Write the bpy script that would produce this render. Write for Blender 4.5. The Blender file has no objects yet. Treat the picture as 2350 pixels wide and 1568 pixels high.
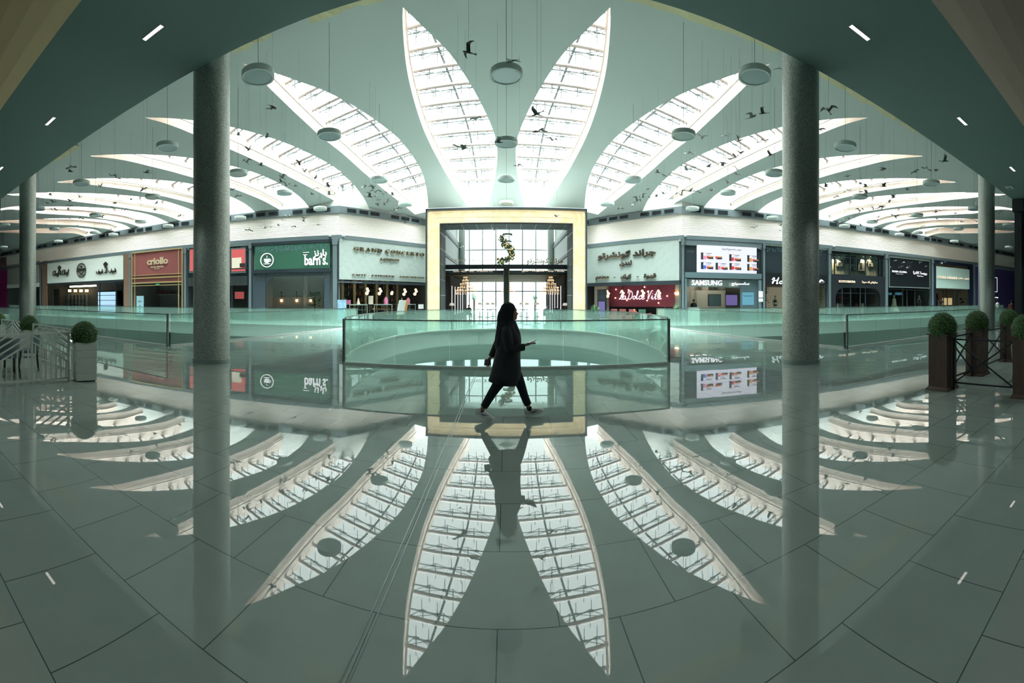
import bpy, bmesh, math, random
from mathutils import Vector, Matrix, noise
from mathutils.geometry import delaunay_2d_cdt
sc = bpy.context.scene
COL = sc.collection
rnd = random.Random(7)
PI = math.pi
# ---------------------------------------------------------------- camera, sky, exposure
F, CX, CY, EYE = 930.0, 1162.0, 691.0, 1.65        # panorama: pixels per radian, centre column, horizon row, eye height
cd = bpy.data.cameras.new('camera')
cd.type = 'PANO'
cd.panorama_type = 'CENTRAL_CYLINDRICAL'
cd.central_cylindrical_range_u_min = -1175 / F
cd.central_cylindrical_range_u_max = 1175 / F
cd.central_cylindrical_range_v_min = (CY - 1568) / F
cd.central_cylindrical_range_v_max = CY / F
cd.central_cylindrical_radius = 1.0
cd.clip_start = 0.05
cd.clip_end = 500
cam = bpy.data.objects.new('camera', cd)
COL.objects.link(cam)
cam.location = (0, 0, EYE)
cam.rotation_euler = (PI / 2, 0, -(1175 - CX) / F)
sc.camera = cam
w = bpy.data.worlds.new('sky')
sc.world = w
w.use_nodes = True
bg = w.node_tree.nodes['Background']
# hazy daylight: pale sky low down, plus unseen zenith glow added to light the hall
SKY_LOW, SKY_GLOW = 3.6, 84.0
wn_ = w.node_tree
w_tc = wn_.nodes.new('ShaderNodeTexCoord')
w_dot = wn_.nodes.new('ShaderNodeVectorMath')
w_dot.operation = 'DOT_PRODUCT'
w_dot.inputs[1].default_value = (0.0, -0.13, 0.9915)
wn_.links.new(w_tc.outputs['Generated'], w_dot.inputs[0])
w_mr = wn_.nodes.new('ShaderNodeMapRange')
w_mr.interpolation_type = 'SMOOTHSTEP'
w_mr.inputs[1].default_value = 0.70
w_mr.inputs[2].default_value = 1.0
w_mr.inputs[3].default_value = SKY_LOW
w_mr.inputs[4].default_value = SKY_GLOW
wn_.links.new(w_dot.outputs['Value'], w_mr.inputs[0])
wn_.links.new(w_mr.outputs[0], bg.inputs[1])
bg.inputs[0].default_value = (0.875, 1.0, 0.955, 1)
vs = sc.view_settings
vs.view_transform = 'Standard'
vs.look = 'None'
vs.exposure = 0.0
vs.gamma = 1.0
vs.use_curve_mapping = False
# added unseen area lamps that brighten the cafe sides of the walkway
for lx_ in (-19, -14, -9.5, 9.5, 14, 19):
    ld = bpy.data.lights.new('walkway_fill', 'AREA')
    ld.shape = 'RECTANGLE'
    ld.size, ld.size_y = 1.2, 0.2
    ld.energy = 110
    ld.color = (0.86, 1.0, 0.95)
    lo_ = bpy.data.objects.new('walkway_fill', ld)
    COL.objects.link(lo_)
    lo_.location = (lx_, 0.6, 9.9)
cy = sc.cycles
cy.use_denoising = True
cy.max_bounces = 10
cy.diffuse_bounces = 6
cy.glossy_bounces = 4
cy.transmission_bounces = 4
cy.transparent_max_bounces = 24
cy.sample_clamp_indirect = 6
cy.caustics_reflective = False
cy.caustics_refractive = False

# ---------------------------------------------------------------- materials
def mat(name, col, rough=0.6, metal=0.0, emit=None, es=0.0, spec=0.5, noise_amt=0.0, nscale=3.0, bump=0.0, bscale=40.0, coat=0.0):
    m = bpy.data.materials.new(name)
    m.use_nodes = True
    nt = m.node_tree
    b = nt.nodes['Principled BSDF']
    b.inputs['Base Color'].default_value = (*col, 1)
    b.inputs['Roughness'].default_value = rough
    b.inputs['Metallic'].default_value = metal
    b.inputs['Specular IOR Level'].default_value = spec
    b.inputs['Coat Weight'].default_value = coat
    if emit:
        b.inputs['Emission Color'].default_value = (*emit, 1)
        b.inputs['Emission Strength'].default_value = es
    if noise_amt or bump:
        tc = nt.nodes.new('ShaderNodeTexCoord')
    if noise_amt:
        n = nt.nodes.new('ShaderNodeTexNoise')
        n.inputs['Scale'].default_value = nscale
        n.inputs['Detail'].default_value = 4
        nt.links.new(tc.outputs['Object'], n.inputs['Vector'])
        mx = nt.nodes.new('ShaderNodeMix')
        mx.data_type = 'RGBA'
        mx.inputs[6].default_value = (*[c * (1 - noise_amt) for c in col], 1)
        mx.inputs[7].default_value = (*[min(1, c * (1 + noise_amt)) for c in col], 1)
        nt.links.new(n.outputs[0], mx.inputs[0])
        nt.links.new(mx.outputs[2], b.inputs['Base Color'])
    if bump:
        n2 = nt.nodes.new('ShaderNodeTexNoise')
        n2.inputs['Scale'].default_value = bscale
        nt.links.new(tc.outputs['Object'], n2.inputs['Vector'])
        bp = nt.nodes.new('ShaderNodeBump')
        bp.inputs['Strength'].default_value = bump
        nt.links.new(n2.outputs[0], bp.inputs['Height'])
        nt.links.new(bp.outputs[0], b.inputs['Normal'])
    return m

def glass_mat(name, tint, veil=None, veil_amt=0.0, gloss=0.08, rough=0.0):
    """thin pane: tinted see-through + fresnel mirror + optional diffuse veil"""
    m = bpy.data.materials.new(name)
    m.use_nodes = True
    nt = m.node_tree
    nt.nodes.clear()
    out = nt.nodes.new('ShaderNodeOutputMaterial')
    tr = nt.nodes.new('ShaderNodeBsdfTransparent')
    tr.inputs[0].default_value = (*tint, 1)
    gl = nt.nodes.new('ShaderNodeBsdfGlossy')
    gl.inputs['Roughness'].default_value = rough
    gl.inputs[0].default_value = (1, 1, 1, 1)
    lw = nt.nodes.new('ShaderNodeLayerWeight')
    pw = nt.nodes.new('ShaderNodeMath')
    pw.operation = 'POWER'
    pw.inputs[1].default_value = 5.0
    nt.links.new(lw.outputs['Facing'], pw.inputs[0])
    mul = nt.nodes.new('ShaderNodeMath')
    mul.operation = 'MULTIPLY_ADD'
    mul.inputs[1].default_value = 0.9
    mul.inputs[2].default_value = gloss
    mul.use_clamp = True
    nt.links.new(pw.outputs[0], mul.inputs[0])
    base = tr.outputs[0]
    if veil:
        df = nt.nodes.new('ShaderNodeBsdfDiffuse')
        df.inputs[0].default_value = (*veil, 1)
        tl = nt.nodes.new('ShaderNodeBsdfTranslucent')
        tl.inputs[0].default_value = (*veil, 1)
        ad = nt.nodes.new('ShaderNodeMixShader')
        ad.inputs[0].default_value = 0.5
        nt.links.new(df.outputs[0], ad.inputs[1])
        nt.links.new(tl.outputs[0], ad.inputs[2])
        mv = nt.nodes.new('ShaderNodeMixShader')
        mv.inputs[0].default_value = veil_amt
        nt.links.new(base, mv.inputs[1])
        nt.links.new(ad.outputs[0], mv.inputs[2])
        base = mv.outputs[0]
    mx = nt.nodes.new('ShaderNodeMixShader')
    nt.links.new(mul.outputs[0], mx.inputs[0])
    nt.links.new(base, mx.inputs[1])
    nt.links.new(gl.outputs[0], mx.inputs[2])
    nt.links.new(mx.outputs[0], out.inputs[0])
    return m

def floor_mat():
    m = mat('polished_tile', (0.50, 0.56, 0.53), 0.012)
    nt = m.node_tree
    b = nt.nodes['Principled BSDF']
    tc = nt.nodes.new('ShaderNodeTexCoord')
    mp = nt.nodes.new('ShaderNodeMapping')
    mp.inputs['Location'].default_value = (0.36, -0.145, 0)
    nt.links.new(tc.outputs['Object'], mp.inputs[0])
    br = nt.nodes.new('ShaderNodeTexBrick')
    br.offset = 0.5
    br.inputs['Color1'].default_value = (0.42, 0.49, 0.465, 1)
    br.inputs['Color2'].default_value = (0.395, 0.465, 0.44, 1)
    br.inputs['Mortar'].default_value = (0.10, 0.13, 0.125, 1)
    br.inputs['Scale'].default_value = 1.0
    br.inputs['Mortar Size'].default_value = 0.003
    br.inputs['Mortar Smooth'].default_value = 0.0
    br.inputs['Brick Width'].default_value = 0.63
    br.inputs['Row Height'].default_value = 0.63
    nt.links.new(mp.outputs[0], br.inputs['Vector'])
    n = nt.nodes.new('ShaderNodeTexNoise')
    n.inputs['Scale'].default_value = 2.2
    n.inputs['Detail'].default_value = 6
    nt.links.new(tc.outputs['Object'], n.inputs['Vector'])
    mx = nt.nodes.new('ShaderNodeMix')
    mx.data_type = 'RGBA'
    mx.blend_type = 'MULTIPLY'
    mx.inputs[0].default_value = 0.22
    nt.links.new(br.outputs[0], mx.inputs[6])
    nt.links.new(n.outputs[0], mx.inputs[7])
    nt.links.new(mx.outputs[2], b.inputs['Base Color'])
    n2 = nt.nodes.new('ShaderNodeTexNoise')          # slight waviness of each polished slab
    n2.inputs['Scale'].default_value = 1.6
    n2.inputs['Detail'].default_value = 1
    nt.links.new(tc.outputs['Object'], n2.inputs['Vector'])
    bp = nt.nodes.new('ShaderNodeBump')
    bp.inputs['Strength'].default_value = 0.04
    bp.inputs['Distance'].default_value = 0.008
    nt.links.new(n2.outputs[0], bp.inputs['Height'])
    nt.links.new(bp.outputs[0], b.inputs['Normal'])
    b.inputs['Specular IOR Level'].default_value = 1.0
    b.inputs['IOR'].default_value = 1.6
    return m

def wave_mat():
    m = mat('wavy_panel', (0.78, 0.71, 0.66), 0.6)
    nt = m.node_tree
    b = nt.nodes['Principled BSDF']
    tc = nt.nodes.new('ShaderNodeTexCoord')
    mp = nt.nodes.new('ShaderNodeMapping')
    mp.inputs['Scale'].default_value = (0.22, 0.22, 1)
    nt.links.new(tc.outputs['Object'], mp.inputs[0])
    wv = nt.nodes.new('ShaderNodeTexWave')
    wv.bands_direction = 'Z'
    wv.inputs['Scale'].default_value = 2.9
    wv.inputs['Distortion'].default_value = 4.5
    wv.inputs['Detail'].default_value = 1.5
    wv.inputs['Detail Scale'].default_value = 1.2
    nt.links.new(mp.outputs[0], wv.inputs['Vector'])
    bp = nt.nodes.new('ShaderNodeBump')
    bp.inputs['Strength'].default_value = 0.3
    bp.inputs['Distance'].default_value = 0.05
    nt.links.new(wv.outputs[0], bp.inputs['Height'])
    nt.links.new(bp.outputs[0], b.inputs['Normal'])
    return m

def mosaic_mat():
    m = mat('mosaic_cladding', (0.40, 0.44, 0.41), 0.34, 0.75)
    nt = m.node_tree
    b = nt.nodes['Principled BSDF']
    tc = nt.nodes.new('ShaderNodeTexCoord')
    mp = nt.nodes.new('ShaderNodeMapping')
    mp.inputs['Scale'].default_value = (1, 1, 1)
    nt.links.new(tc.outputs['Object'], mp.inputs[0])
    v = nt.nodes.new('ShaderNodeTexVoronoi')
    v.inputs['Scale'].default_value = 64
    v.inputs['Randomness'].default_value = 0.45
    nt.links.new(mp.outputs[0], v.inputs['Vector'])
    cr = nt.nodes.new('ShaderNodeMapRange')
    cr.inputs[1].default_value = 0.15
    cr.inputs[2].default_value = 0.75
    cr.inputs[3].default_value = 0.0
    cr.inputs[4].default_value = 1.0
    nt.links.new(v.outputs['Color'], cr.inputs[0])
    mx = nt.nodes.new('ShaderNodeMix')
    mx.data_type = 'RGBA'
    mx.inputs[6].default_value = (0.27, 0.30, 0.28, 1)
    mx.inputs[7].default_value = (0.60, 0.62, 0.59, 1)
    nt.links.new(cr.outputs[0], mx.inputs[0])
    nt.links.new(mx.outputs[2], b.inputs['Base Color'])
    bp = nt.nodes.new('ShaderNodeBump')
    bp.inputs['Strength'].default_value = 0.35
    bp.inputs['Distance'].default_value = 0.02
    nt.links.new(v.outputs['Distance'], bp.inputs['Height'])
    nt.links.new(bp.outputs[0], b.inputs['Normal'])
    return m

def onyx_mat():
    m = mat('onyx', (0.78, 0.60, 0.36), 0.25)
    nt = m.node_tree
    b = nt.nodes['Principled BSDF']
    tc = nt.nodes.new('ShaderNodeTexCoord')
    n = nt.nodes.new('ShaderNodeTexNoise')
    n.inputs['Scale'].default_value = 0.9
    n.inputs['Detail'].default_value = 6
    n.inputs['Distortion'].default_value = 1.6
    nt.links.new(tc.outputs['Object'], n.inputs['Vector'])
    cr = nt.nodes.new('ShaderNodeValToRGB')
    cr.color_ramp.elements[0].position = 0.3
    cr.color_ramp.elements[0].color = (0.46, 0.33, 0.175, 1)
    cr.color_ramp.elements[1].position = 0.66
    cr.color_ramp.elements[1].color = (0.60, 0.48, 0.31, 1)
    nt.links.new(n.outputs[0], cr.inputs[0])
    nt.links.new(cr.outputs[0], b.inputs['Base Color'])
    nt.links.new(cr.outputs[0], b.inputs['Emission Color'])
    b.inputs['Emission Strength'].default_value = 0.16      # backlit stone
    return m

M = dict(
    floor=floor_mat(), wave=wave_mat(), mosaic=mosaic_mat(), onyx=onyx_mat(),
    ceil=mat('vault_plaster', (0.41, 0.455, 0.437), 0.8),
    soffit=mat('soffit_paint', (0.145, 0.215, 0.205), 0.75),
    cove=mat('cove_paint', (0.80, 0.56, 0.33), 0.7),
    cove2=mat('cove_paint_rose', (0.55, 0.40, 0.33), 0.7),
    reveal=mat('reveal_plaster', (0.70, 0.60, 0.54), 0.8),
    pipe=mat('white_pipe', (0.42, 0.37, 0.36), 0.45),
    rod=mat('steel_rod', (0.10, 0.12, 0.125), 0.5, 0.3),
    skyglass=glass_mat('skylight_glass', (0.96, 0.97, 0.98), None, 0, 0.0),
    railglass=glass_mat('rail_glass', (0.86, 0.96, 0.93), (0.66, 0.88, 0.81), 0.2, 0.02),  # veil paints in the milky look of skylight reflections and haze
    shopglass=glass_mat('shop_glass', (0.80, 0.86, 0.86), None, 0, 0.03),
    steel=mat('rail_steel', (0.22, 0.26, 0.27), 0.35, 0.8),
    frame=mat('charcoal_frame', (0.016, 0.024, 0.030), 0.5, spec=0.25),
    greyblue=mat('grey_cornice', (0.095, 0.125, 0.135), 0.6),
    dark=mat('near_black', (0.006, 0.008, 0.010), 0.5, spec=0.25),
    white=mat('white_paint', (0.80, 0.82, 0.80), 0.5),
    slab=mat('slab_white', (0.72, 0.80, 0.77), 0.55),
    wall=mat('wall_plaster', (0.55, 0.58, 0.56), 0.8),
    ltmetal=mat('base_ring', (0.35, 0.42, 0.40), 0.35, 0.6),
    litwhite=mat('lit_white', (0.9, 0.9, 0.9), 0.5, 0, (1, 1, 1), 2.2),
    litstrip=mat('lit_strip', (0.9, 0.9, 0.85), 0.5, 0, (1, 0.93, 0.82), 2.4),
    gold=mat('gold', (0.72, 0.50, 0.20), 0.28, 1.0),
    paper=mat('masking_paper', (0.50, 0.46, 0.28), 0.8, bump=0.4, bscale=6),
)

# ---------------------------------------------------------------- mesh helpers
class MB:
    def __init__(s):
        s.v, s.f, s.m = [], [], []
        s.mi = 0
    def add(s, vs, fs):
        n = len(s.v)
        s.v += [tuple(p) for p in vs]
        s.f += [tuple(i + n for i in f) for f in fs]
        s.m += [s.mi] * len(fs)
        return s
    def box(s, x0, x1, y0, y1, z0, z1):
        vs = [(x, y, z) for z in (z0, z1) for y in (y0, y1) for x in (x0, x1)]
        return s.add(vs, [(0, 2, 3, 1), (4, 5, 7, 6), (0, 1, 5, 4), (2, 6, 7, 3), (0, 4, 6, 2), (1, 3, 7, 5)])
    def obox(s, c, ax, ay, az, hx, hy, hz):
        c, ax, ay, az = Vector(c), Vector(ax), Vector(ay), Vector(az)
        vs = [c + ax * hx * i + ay * hy * j + az * hz * k for k in (-1, 1) for j in (-1, 1) for i in (-1, 1)]
        return s.add(vs, [(0, 2, 3, 1), (4, 5, 7, 6), (0, 1, 5, 4), (2, 6, 7, 3), (0, 4, 6, 2), (1, 3, 7, 5)])
    def bar(s, a, b, w, t, up=(0, 0, 1)):
        a, b = Vector(a), Vector(b)
        d = (b - a)
        L = d.length
        d.normalize()
        u = Vector(up)
        sx = d.cross(u)
        if sx.length < 1e-4:
            sx = d.cross(Vector((1, 0, 0)))
        sx.normalize()
        u = sx.cross(d)
        return s.obox((a + b) / 2, d, sx, u, L / 2, w / 2, t / 2)
    def tube(s, pts, r, n=8, caps=True):
        pts = [Vector(p) for p in pts]
        rs = r if isinstance(r, (list, tuple)) else [r] * len(pts)
        base = len(s.v)
        vs, fs = [], []
        prev = None
        for i, p in enumerate(pts):
            d = (pts[min(i + 1, len(pts) - 1)] - pts[max(i - 1, 0)]).normalized()
            if prev is None:
                u = d.cross(Vector((0, 0, 1)))
                if u.length < 1e-3:
                    u = d.cross(Vector((0, 1, 0)))
            else:
                u = prev - d * prev.dot(d)
            u.normalize()
            prev = u
            v2 = d.cross(u)
            for k in range(n):
                a = 2 * PI * k / n
                vs.append(p + (u * math.cos(a) + v2 * math.sin(a)) * rs[i])
        for i in range(len(pts) - 1):
            for k in range(n):
                k2 = (k + 1) % n
                fs.append((i * n + k, i * n + k2, (i + 1) * n + k2, (i + 1) * n + k))
        if caps:
            fs.append(tuple(range(n - 1, -1, -1)))
            fs.append(tuple((len(pts) - 1) * n + k for k in range(n)))
        return s.add(vs, fs)
    def lathe(s, prof, c=(0, 0, 0), n=24, a0=0.0, a1=2 * PI):
        full = abs(a1 - a0 - 2 * PI) < 1e-6
        m = n if full else n + 1
        vs, fs = [], []
        for r, z in prof:
            for k in range(m):
                a = a0 + (a1 - a0) * k / n
                vs.append((c[0] + r * math.cos(a), c[1] + r * math.sin(a), c[2] + z))
        for i in range(len(prof) - 1):
            for k in range(n):
                k2 = (k + 1) % m
                fs.append((i * m + k, i * m + k2, (i + 1) * m + k2, (i + 1) * m + k))
        return s.add(vs, fs)
    def disc(s, c, r, n=24, axis='z', flip=False, ry=None):
        ry = ry or r
        vs = []
        for k in range(n):
            a = 2 * PI * k / n
            if axis == 'z':
                vs.append((c[0] + r * math.cos(a), c[1] + ry * math.sin(a), c[2]))
            else:
                vs.append((c[0] + r * math.cos(a), c[1], c[2] + ry * math.sin(a)))
        ix = tuple(range(n))
        return s.add(vs, [ix[::-1] if flip else ix])
    def ball(s, c, r, nu=12, nv=8, sz=(1, 1, 1)):
        vs = [(c[0], c[1], c[2] + r * sz[2])]
        for i in range(1, nv):
            t = PI * i / nv
            for k in range(nu):
                a = 2 * PI * k / nu
                vs.append((c[0] + r * sz[0] * math.sin(t) * math.cos(a), c[1] + r * sz[1] * math.sin(t) * math.sin(a), c[2] + r * sz[2] * math.cos(t)))
        vs.append((c[0], c[1], c[2] - r * sz[2]))
        fs = [(0, 1 + k, 1 + (k + 1) % nu) for k in range(nu)]
        for i in range(nv - 2):
            for k in range(nu):
                k2 = (k + 1) % nu
                fs.append((1 + i * nu + k, 1 + (i + 1) * nu + k, 1 + (i + 1) * nu + k2, 1 + i * nu + k2))
        l = len(vs) - 1
        fs += [(l, 1 + (nv - 2) * nu + (k + 1) % nu, 1 + (nv - 2) * nu + k) for k in range(nu)]
        return s.add(vs, fs)
    def prism(s, poly, y0, y1):
        """poly in (x,z), extruded along y"""
        n = len(poly)
        vs = [(p[0], y0, p[1]) for p in poly] + [(p[0], y1, p[1]) for p in poly]
        fs = [tuple(range(n)), tuple(range(2 * n - 1, n - 1, -1))]
        fs += [(i, i + n, (i + 1) % n + n, (i + 1) % n) for i in range(n)]
        return s.add(vs, fs)
    def slab(s, poly, z0, z1):
        n = len(poly)
        vs = [(p[0], p[1], z0) for p in poly] + [(p[0], p[1], z1) for p in poly]
        fs = [tuple(range(n - 1, -1, -1)), tuple(range(n, 2 * n))]
        fs += [(i, (i + 1) % n, (i + 1) % n + n, i + n) for i in range(n)]
        return s.add(vs, fs)
    def build(s, name, mt, parent=None, smooth=False, bevel=0.0):
        me = bpy.data.meshes.new(name)
        me.from_pydata(s.v, [], s.f)
        ms = mt if isinstance(mt, (list, tuple)) else [mt]
        for x in ms:
            me.materials.append(x)
        if len(ms) > 1:
            me.polygons.foreach_set('material_index', s.m)
        if smooth:
            me.polygons.foreach_set('use_smooth', [True] * len(me.polygons))
            try:
                me.set_sharp_from_angle(angle=math.radians(40))
            except Exception:
                pass
        me.update()
        o = bpy.data.objects.new(name, me)
        COL.objects.link(o)
        if parent:
            o.parent = parent
        if bevel:
            bv = o.modifiers.new('bevel', 'BEVEL')
            bv.width = bevel
            bv.segments = 2
            bv.limit_method = 'ANGLE'
        return o

def tag(o, label=None, cat=None, group=None, kind=None):
    if label:
        o['label'] = label
    if cat:
        o['category'] = cat
    if group:
        o['group'] = group
    if kind:
        o['kind'] = kind
    return o

def empty(name, loc, rz=0.0, label=None, cat=None, group=None):
    o = bpy.data.objects.new(name, None)
    o.empty_display_size = 0.2
    COL.objects.link(o)
    o.location = loc
    o.rotation_euler = (0, 0, rz)
    return tag(o, label, cat, group)

def struct(o):
    o['kind'] = 'structure'
    return o

def copy_tree(o, parent=None):
    c = o.copy()
    COL.objects.link(c)
    if parent:
        c.parent = parent
    for ch in list(o.children):
        copy_tree(ch, c)
    return c

def ordinal(n):
    w_ = ['first', 'second', 'third', 'fourth', 'fifth', 'sixth', 'seventh', 'eighth', 'ninth', 'tenth', 'eleventh', 'twelfth', 'thirteenth', 'fourteenth', 'fifteenth', 'sixteenth', 'seventeenth', 'eighteenth', 'nineteenth', 'twentieth']
    return w_[n - 1] if n <= 20 else ('%dth' % n if n % 10 not in (1, 2, 3) or n in (11, 12, 13) else '%d%s' % (n, ['st', 'nd', 'rd'][n % 10 - 1]))

def at(px, py, d):
    th = (px - CX) / F
    return Vector((d * math.sin(th), d * math.cos(th), EYE + (CY - py) / F * d))

def on_floor(px, py):
    return at(px, py, EYE * F / (py - CY))

def at_height(px, py, z):
    return at(px, py, (z - EYE) * F / (CY - py))

# ---------------------------------------------------------------- plan of the hall
TN, DN = 0.19, 31.2                                # facade normal angle and distance
def facade_pt(px):
    th = (px - CX) / F
    t = math.copysign(TN, th)
    d = DN / math.cos(th - t)
    return Vector((d * math.sin(th), d * math.cos(th), 0))
CL, CR = facade_pt(778), facade_pt(1565)            # the two facade corners
NL, NR = Vector((-6.15, 38.4, 0)), Vector((6.15, 38.4, 0))
Z_SHOP, Z_WAVE, Z_VENT, Z_TOP = 6.55, 6.87, 8.6, 9.15
YF = 30.5                                          # portal front
def wall_y_raw(x):
    x = abs(x)
    c = CR
    if x > c.x:
        return c.y - (x - c.x) * math.tan(TN)
    if x > 6.15:
        return c.y + (c.x - x) * (38.4 - c.y) / (c.x - 6.15)
    return 38.4
def wall_y(x):
    return sum(wall_y_raw(x + k * 0.5) for k in range(-6, 7)) / 13
def tip_y(x):
    return 15.8 + 0.02 * max(0, abs(x) - 12)
def S(x, y):
    """height of the vaulted ceiling"""
    yw, yt = wall_y(x), tip_y(x)
    u = (yw - y) / max(3.0, yw - yt)
    if u < 0:
        return 9.1 + 2.0 * u
    if u >= 1:
        return 13.2
    return 9.1 + 4.1 * math.sin(PI / 2 * u) ** 0.9
def on_vault(px, py):
    th, t = (px - CX) / F, (CY - py) / F
    s_, c_ = math.sin(th), math.cos(th)
    lo = hi = 3.0
    while hi < 140:
        if EYE + t * hi > S(hi * s_, hi * c_):
            break
        lo, hi = hi, hi + 0.25
    for _ in range(30):
        md = (lo + hi) / 2
        if EYE + t * md > S(md * s_, md * c_):
            hi = md
        else:
            lo = md
    return Vector((hi * s_, hi * c_, EYE + t * hi))
# ---------------------------------------------------------------- skylights: leaf shaped openings in the vault
LEAF = [
 ([(925,17),(952,43),(979,70),(1002,91),(1026,113),(1055,154),(1085,202),(1109,247),(1125,282),(1138,315),(1142,348),(1140,382),(1135,418),(1127,448),(1120,478)],
  [(923,20),(924,66),(928,116),(933,159),(943,206),(956,252),(972,299),(992,342),(1019,392),(1046,435),(1075,478)]),
 ([(558,146),(599,157),(640,170),(675,184),(744,207),(800,236),(830,254),(880,289),(913,315),(943,352),(966,388),(976,418),(981,448),(983,485)],
  [(558,148),(579,162),(620,205),(672,255),(734,313),(780,347),(830,392),(880,435),(919,465),(952,492)]),
 ([(334,270),(410,273),(442,276),(529,291),(585,305),(654,327),(723,358),(780,390),(813,425),(836,455),(850,485)],
  [(336,272),(442,308),(530,344),(603,377),(654,401),(723,436),(775,465),(806,486)]),
 ([(207,358),(255,355),(300,354),(379,357),(442,363),(529,380),(585,396),(637,418),(689,451),(718,483)],
  [(210,360),(344,382),(442,408),(530,431),(603,460),(655,486)]),
 ([(131,418),(165,413),(207,410),(310,410),(380,414),(442,422),(529,451),(565,468),(596,492)],
  [(134,420),(241,429),(344,444),(442,467),(520,494)]),
 ([(16,446),(84,443),(165,443),(241,445),(327,452),(379,461),(442,482),(485,503)],
  [(19,449),(90,455),(172,463),(275,476),(379,493),(445,512)]),
 ([(-10,481),(84,475),(138,474),(193,475),(275,480),(344,492),(400,514)],
  [(-7,484),(84,490),(193,496),(293,511),(340,524)]),
 ([(-10,508),(84,503),(138,501),(189,501),(241,505),(293,517),(328,531)],
  [(-7,511),(84,514),(172,517),(258,527),(290,536)]),
 ([(-10,530),(84,524),(172,522),(224,527),(258,541)],
  [(-7,533),(84,535),(172,535),(235,545)]),
]
def resample(pts, n):
    L = [0]
    for a, b in zip(pts, pts[1:]):
        L.append(L[-1] + (b - a).length)
    out, j = [], 0
    for k in range(n):
        t = L[-1] * k / (n - 1)
        while j < len(pts) - 2 and L[j + 1] < t:
            j += 1
        s_ = (t - L[j]) / max(1e-9, L[j + 1] - L[j])
        out.append(pts[j].lerp(pts[j + 1], min(1, s_)))
    return out
def smooth2(pts, it=2):
    for _ in range(it):
        pts = [pts[0]] + [(pts[i - 1] + pts[i] * 2 + pts[i + 1]) / 4 for i in range(1, len(pts) - 1)] + [pts[-1]]
    return pts
leaves = []
for up, lo in LEAF:
    A = smooth2(resample([on_vault(*p) for p in up], 40))
    B = smooth2(resample([on_vault(*p) for p in lo], 40))
    for q in (A, B):
        for p in q:
            p.z = S(p.x, p.y)
    leaves.append((A, B))
def mirror(pts):
    out = []
    for p in pts:
        out.append(Vector((-p.x + 0.02, p.y, p.z)))
    return out
all_leaves = [(i, -1, A, B) for i, (A, B) in enumerate(leaves)] + [(i, 1, mirror(A), mirror(B)) for i, (A, B) in enumerate(leaves)]
RISE = 1.6
def pin(poly, x, y):
    c = False
    n = len(poly)
    for i in range(n):
        x1, y1 = poly[i]
        x2, y2 = poly[i - 1]
        if (y1 > y) != (y2 > y) and x < (x2 - x1) * (y - y1) / (y2 - y1) + x1:
            c = not c
    return c
polys = [[(p.x, p.y) for p in A] + [(p.x, p.y) for p in reversed(B[1:])] for _, _, A, B in all_leaves]

# vault with the leaf openings cut out
X0, X1, Y0, Y1 = -76.0, 76.0, 7.7, 40.0
def cdt_sheet(rect, holes, step, keep_inside=False):
    x0, x1, y0, y1 = rect
    vs, es = [], []
    nx, ny = int((x1 - x0) / step) + 1, int((y1 - y0) / step) + 1
    for j in range(ny + 1):
        for i in range(nx + 1):
            vs.append(Vector((x0 + (x1 - x0) * i / nx, y0 + (y1 - y0) * j / ny)))
    for h in holes:
        n0 = len(vs)
        vs += [Vector(p) for p in h]
        es += [(n0 + i, n0 + (i + 1) % len(h)) for i in range(len(h))]
    r = delaunay_2d_cdt(vs, es, [], 0, 1e-5)
    ov, of = r[0], r[2]
    bbs = [(min(p[0] for p in h), max(p[0] for p in h), min(p[1] for p in h), max(p[1] for p in h)) for h in holes]
    fs = []
    for f in of:
        cx_ = sum(ov[i].x for i in f) / len(f)
        cy_ = sum(ov[i].y for i in f) / len(f)
        ins = any(b[0] <= cx_ <= b[1] and b[2] <= cy_ <= b[3] and pin(h, cx_, cy_) for h, b in zip(holes, bbs))
        if not ins:
            fs.append(tuple(f))
    return ov, fs
ov, fs = cdt_sheet((X0, X1, Y0, Y1), polys, 1.0)
mb = MB()
mb.add([(p.x, p.y, S(p.x, p.y)) for p in ov], [f[::-1] for f in fs])
struct(mb.build('ceiling', M['ceil'], smooth=True))

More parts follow.
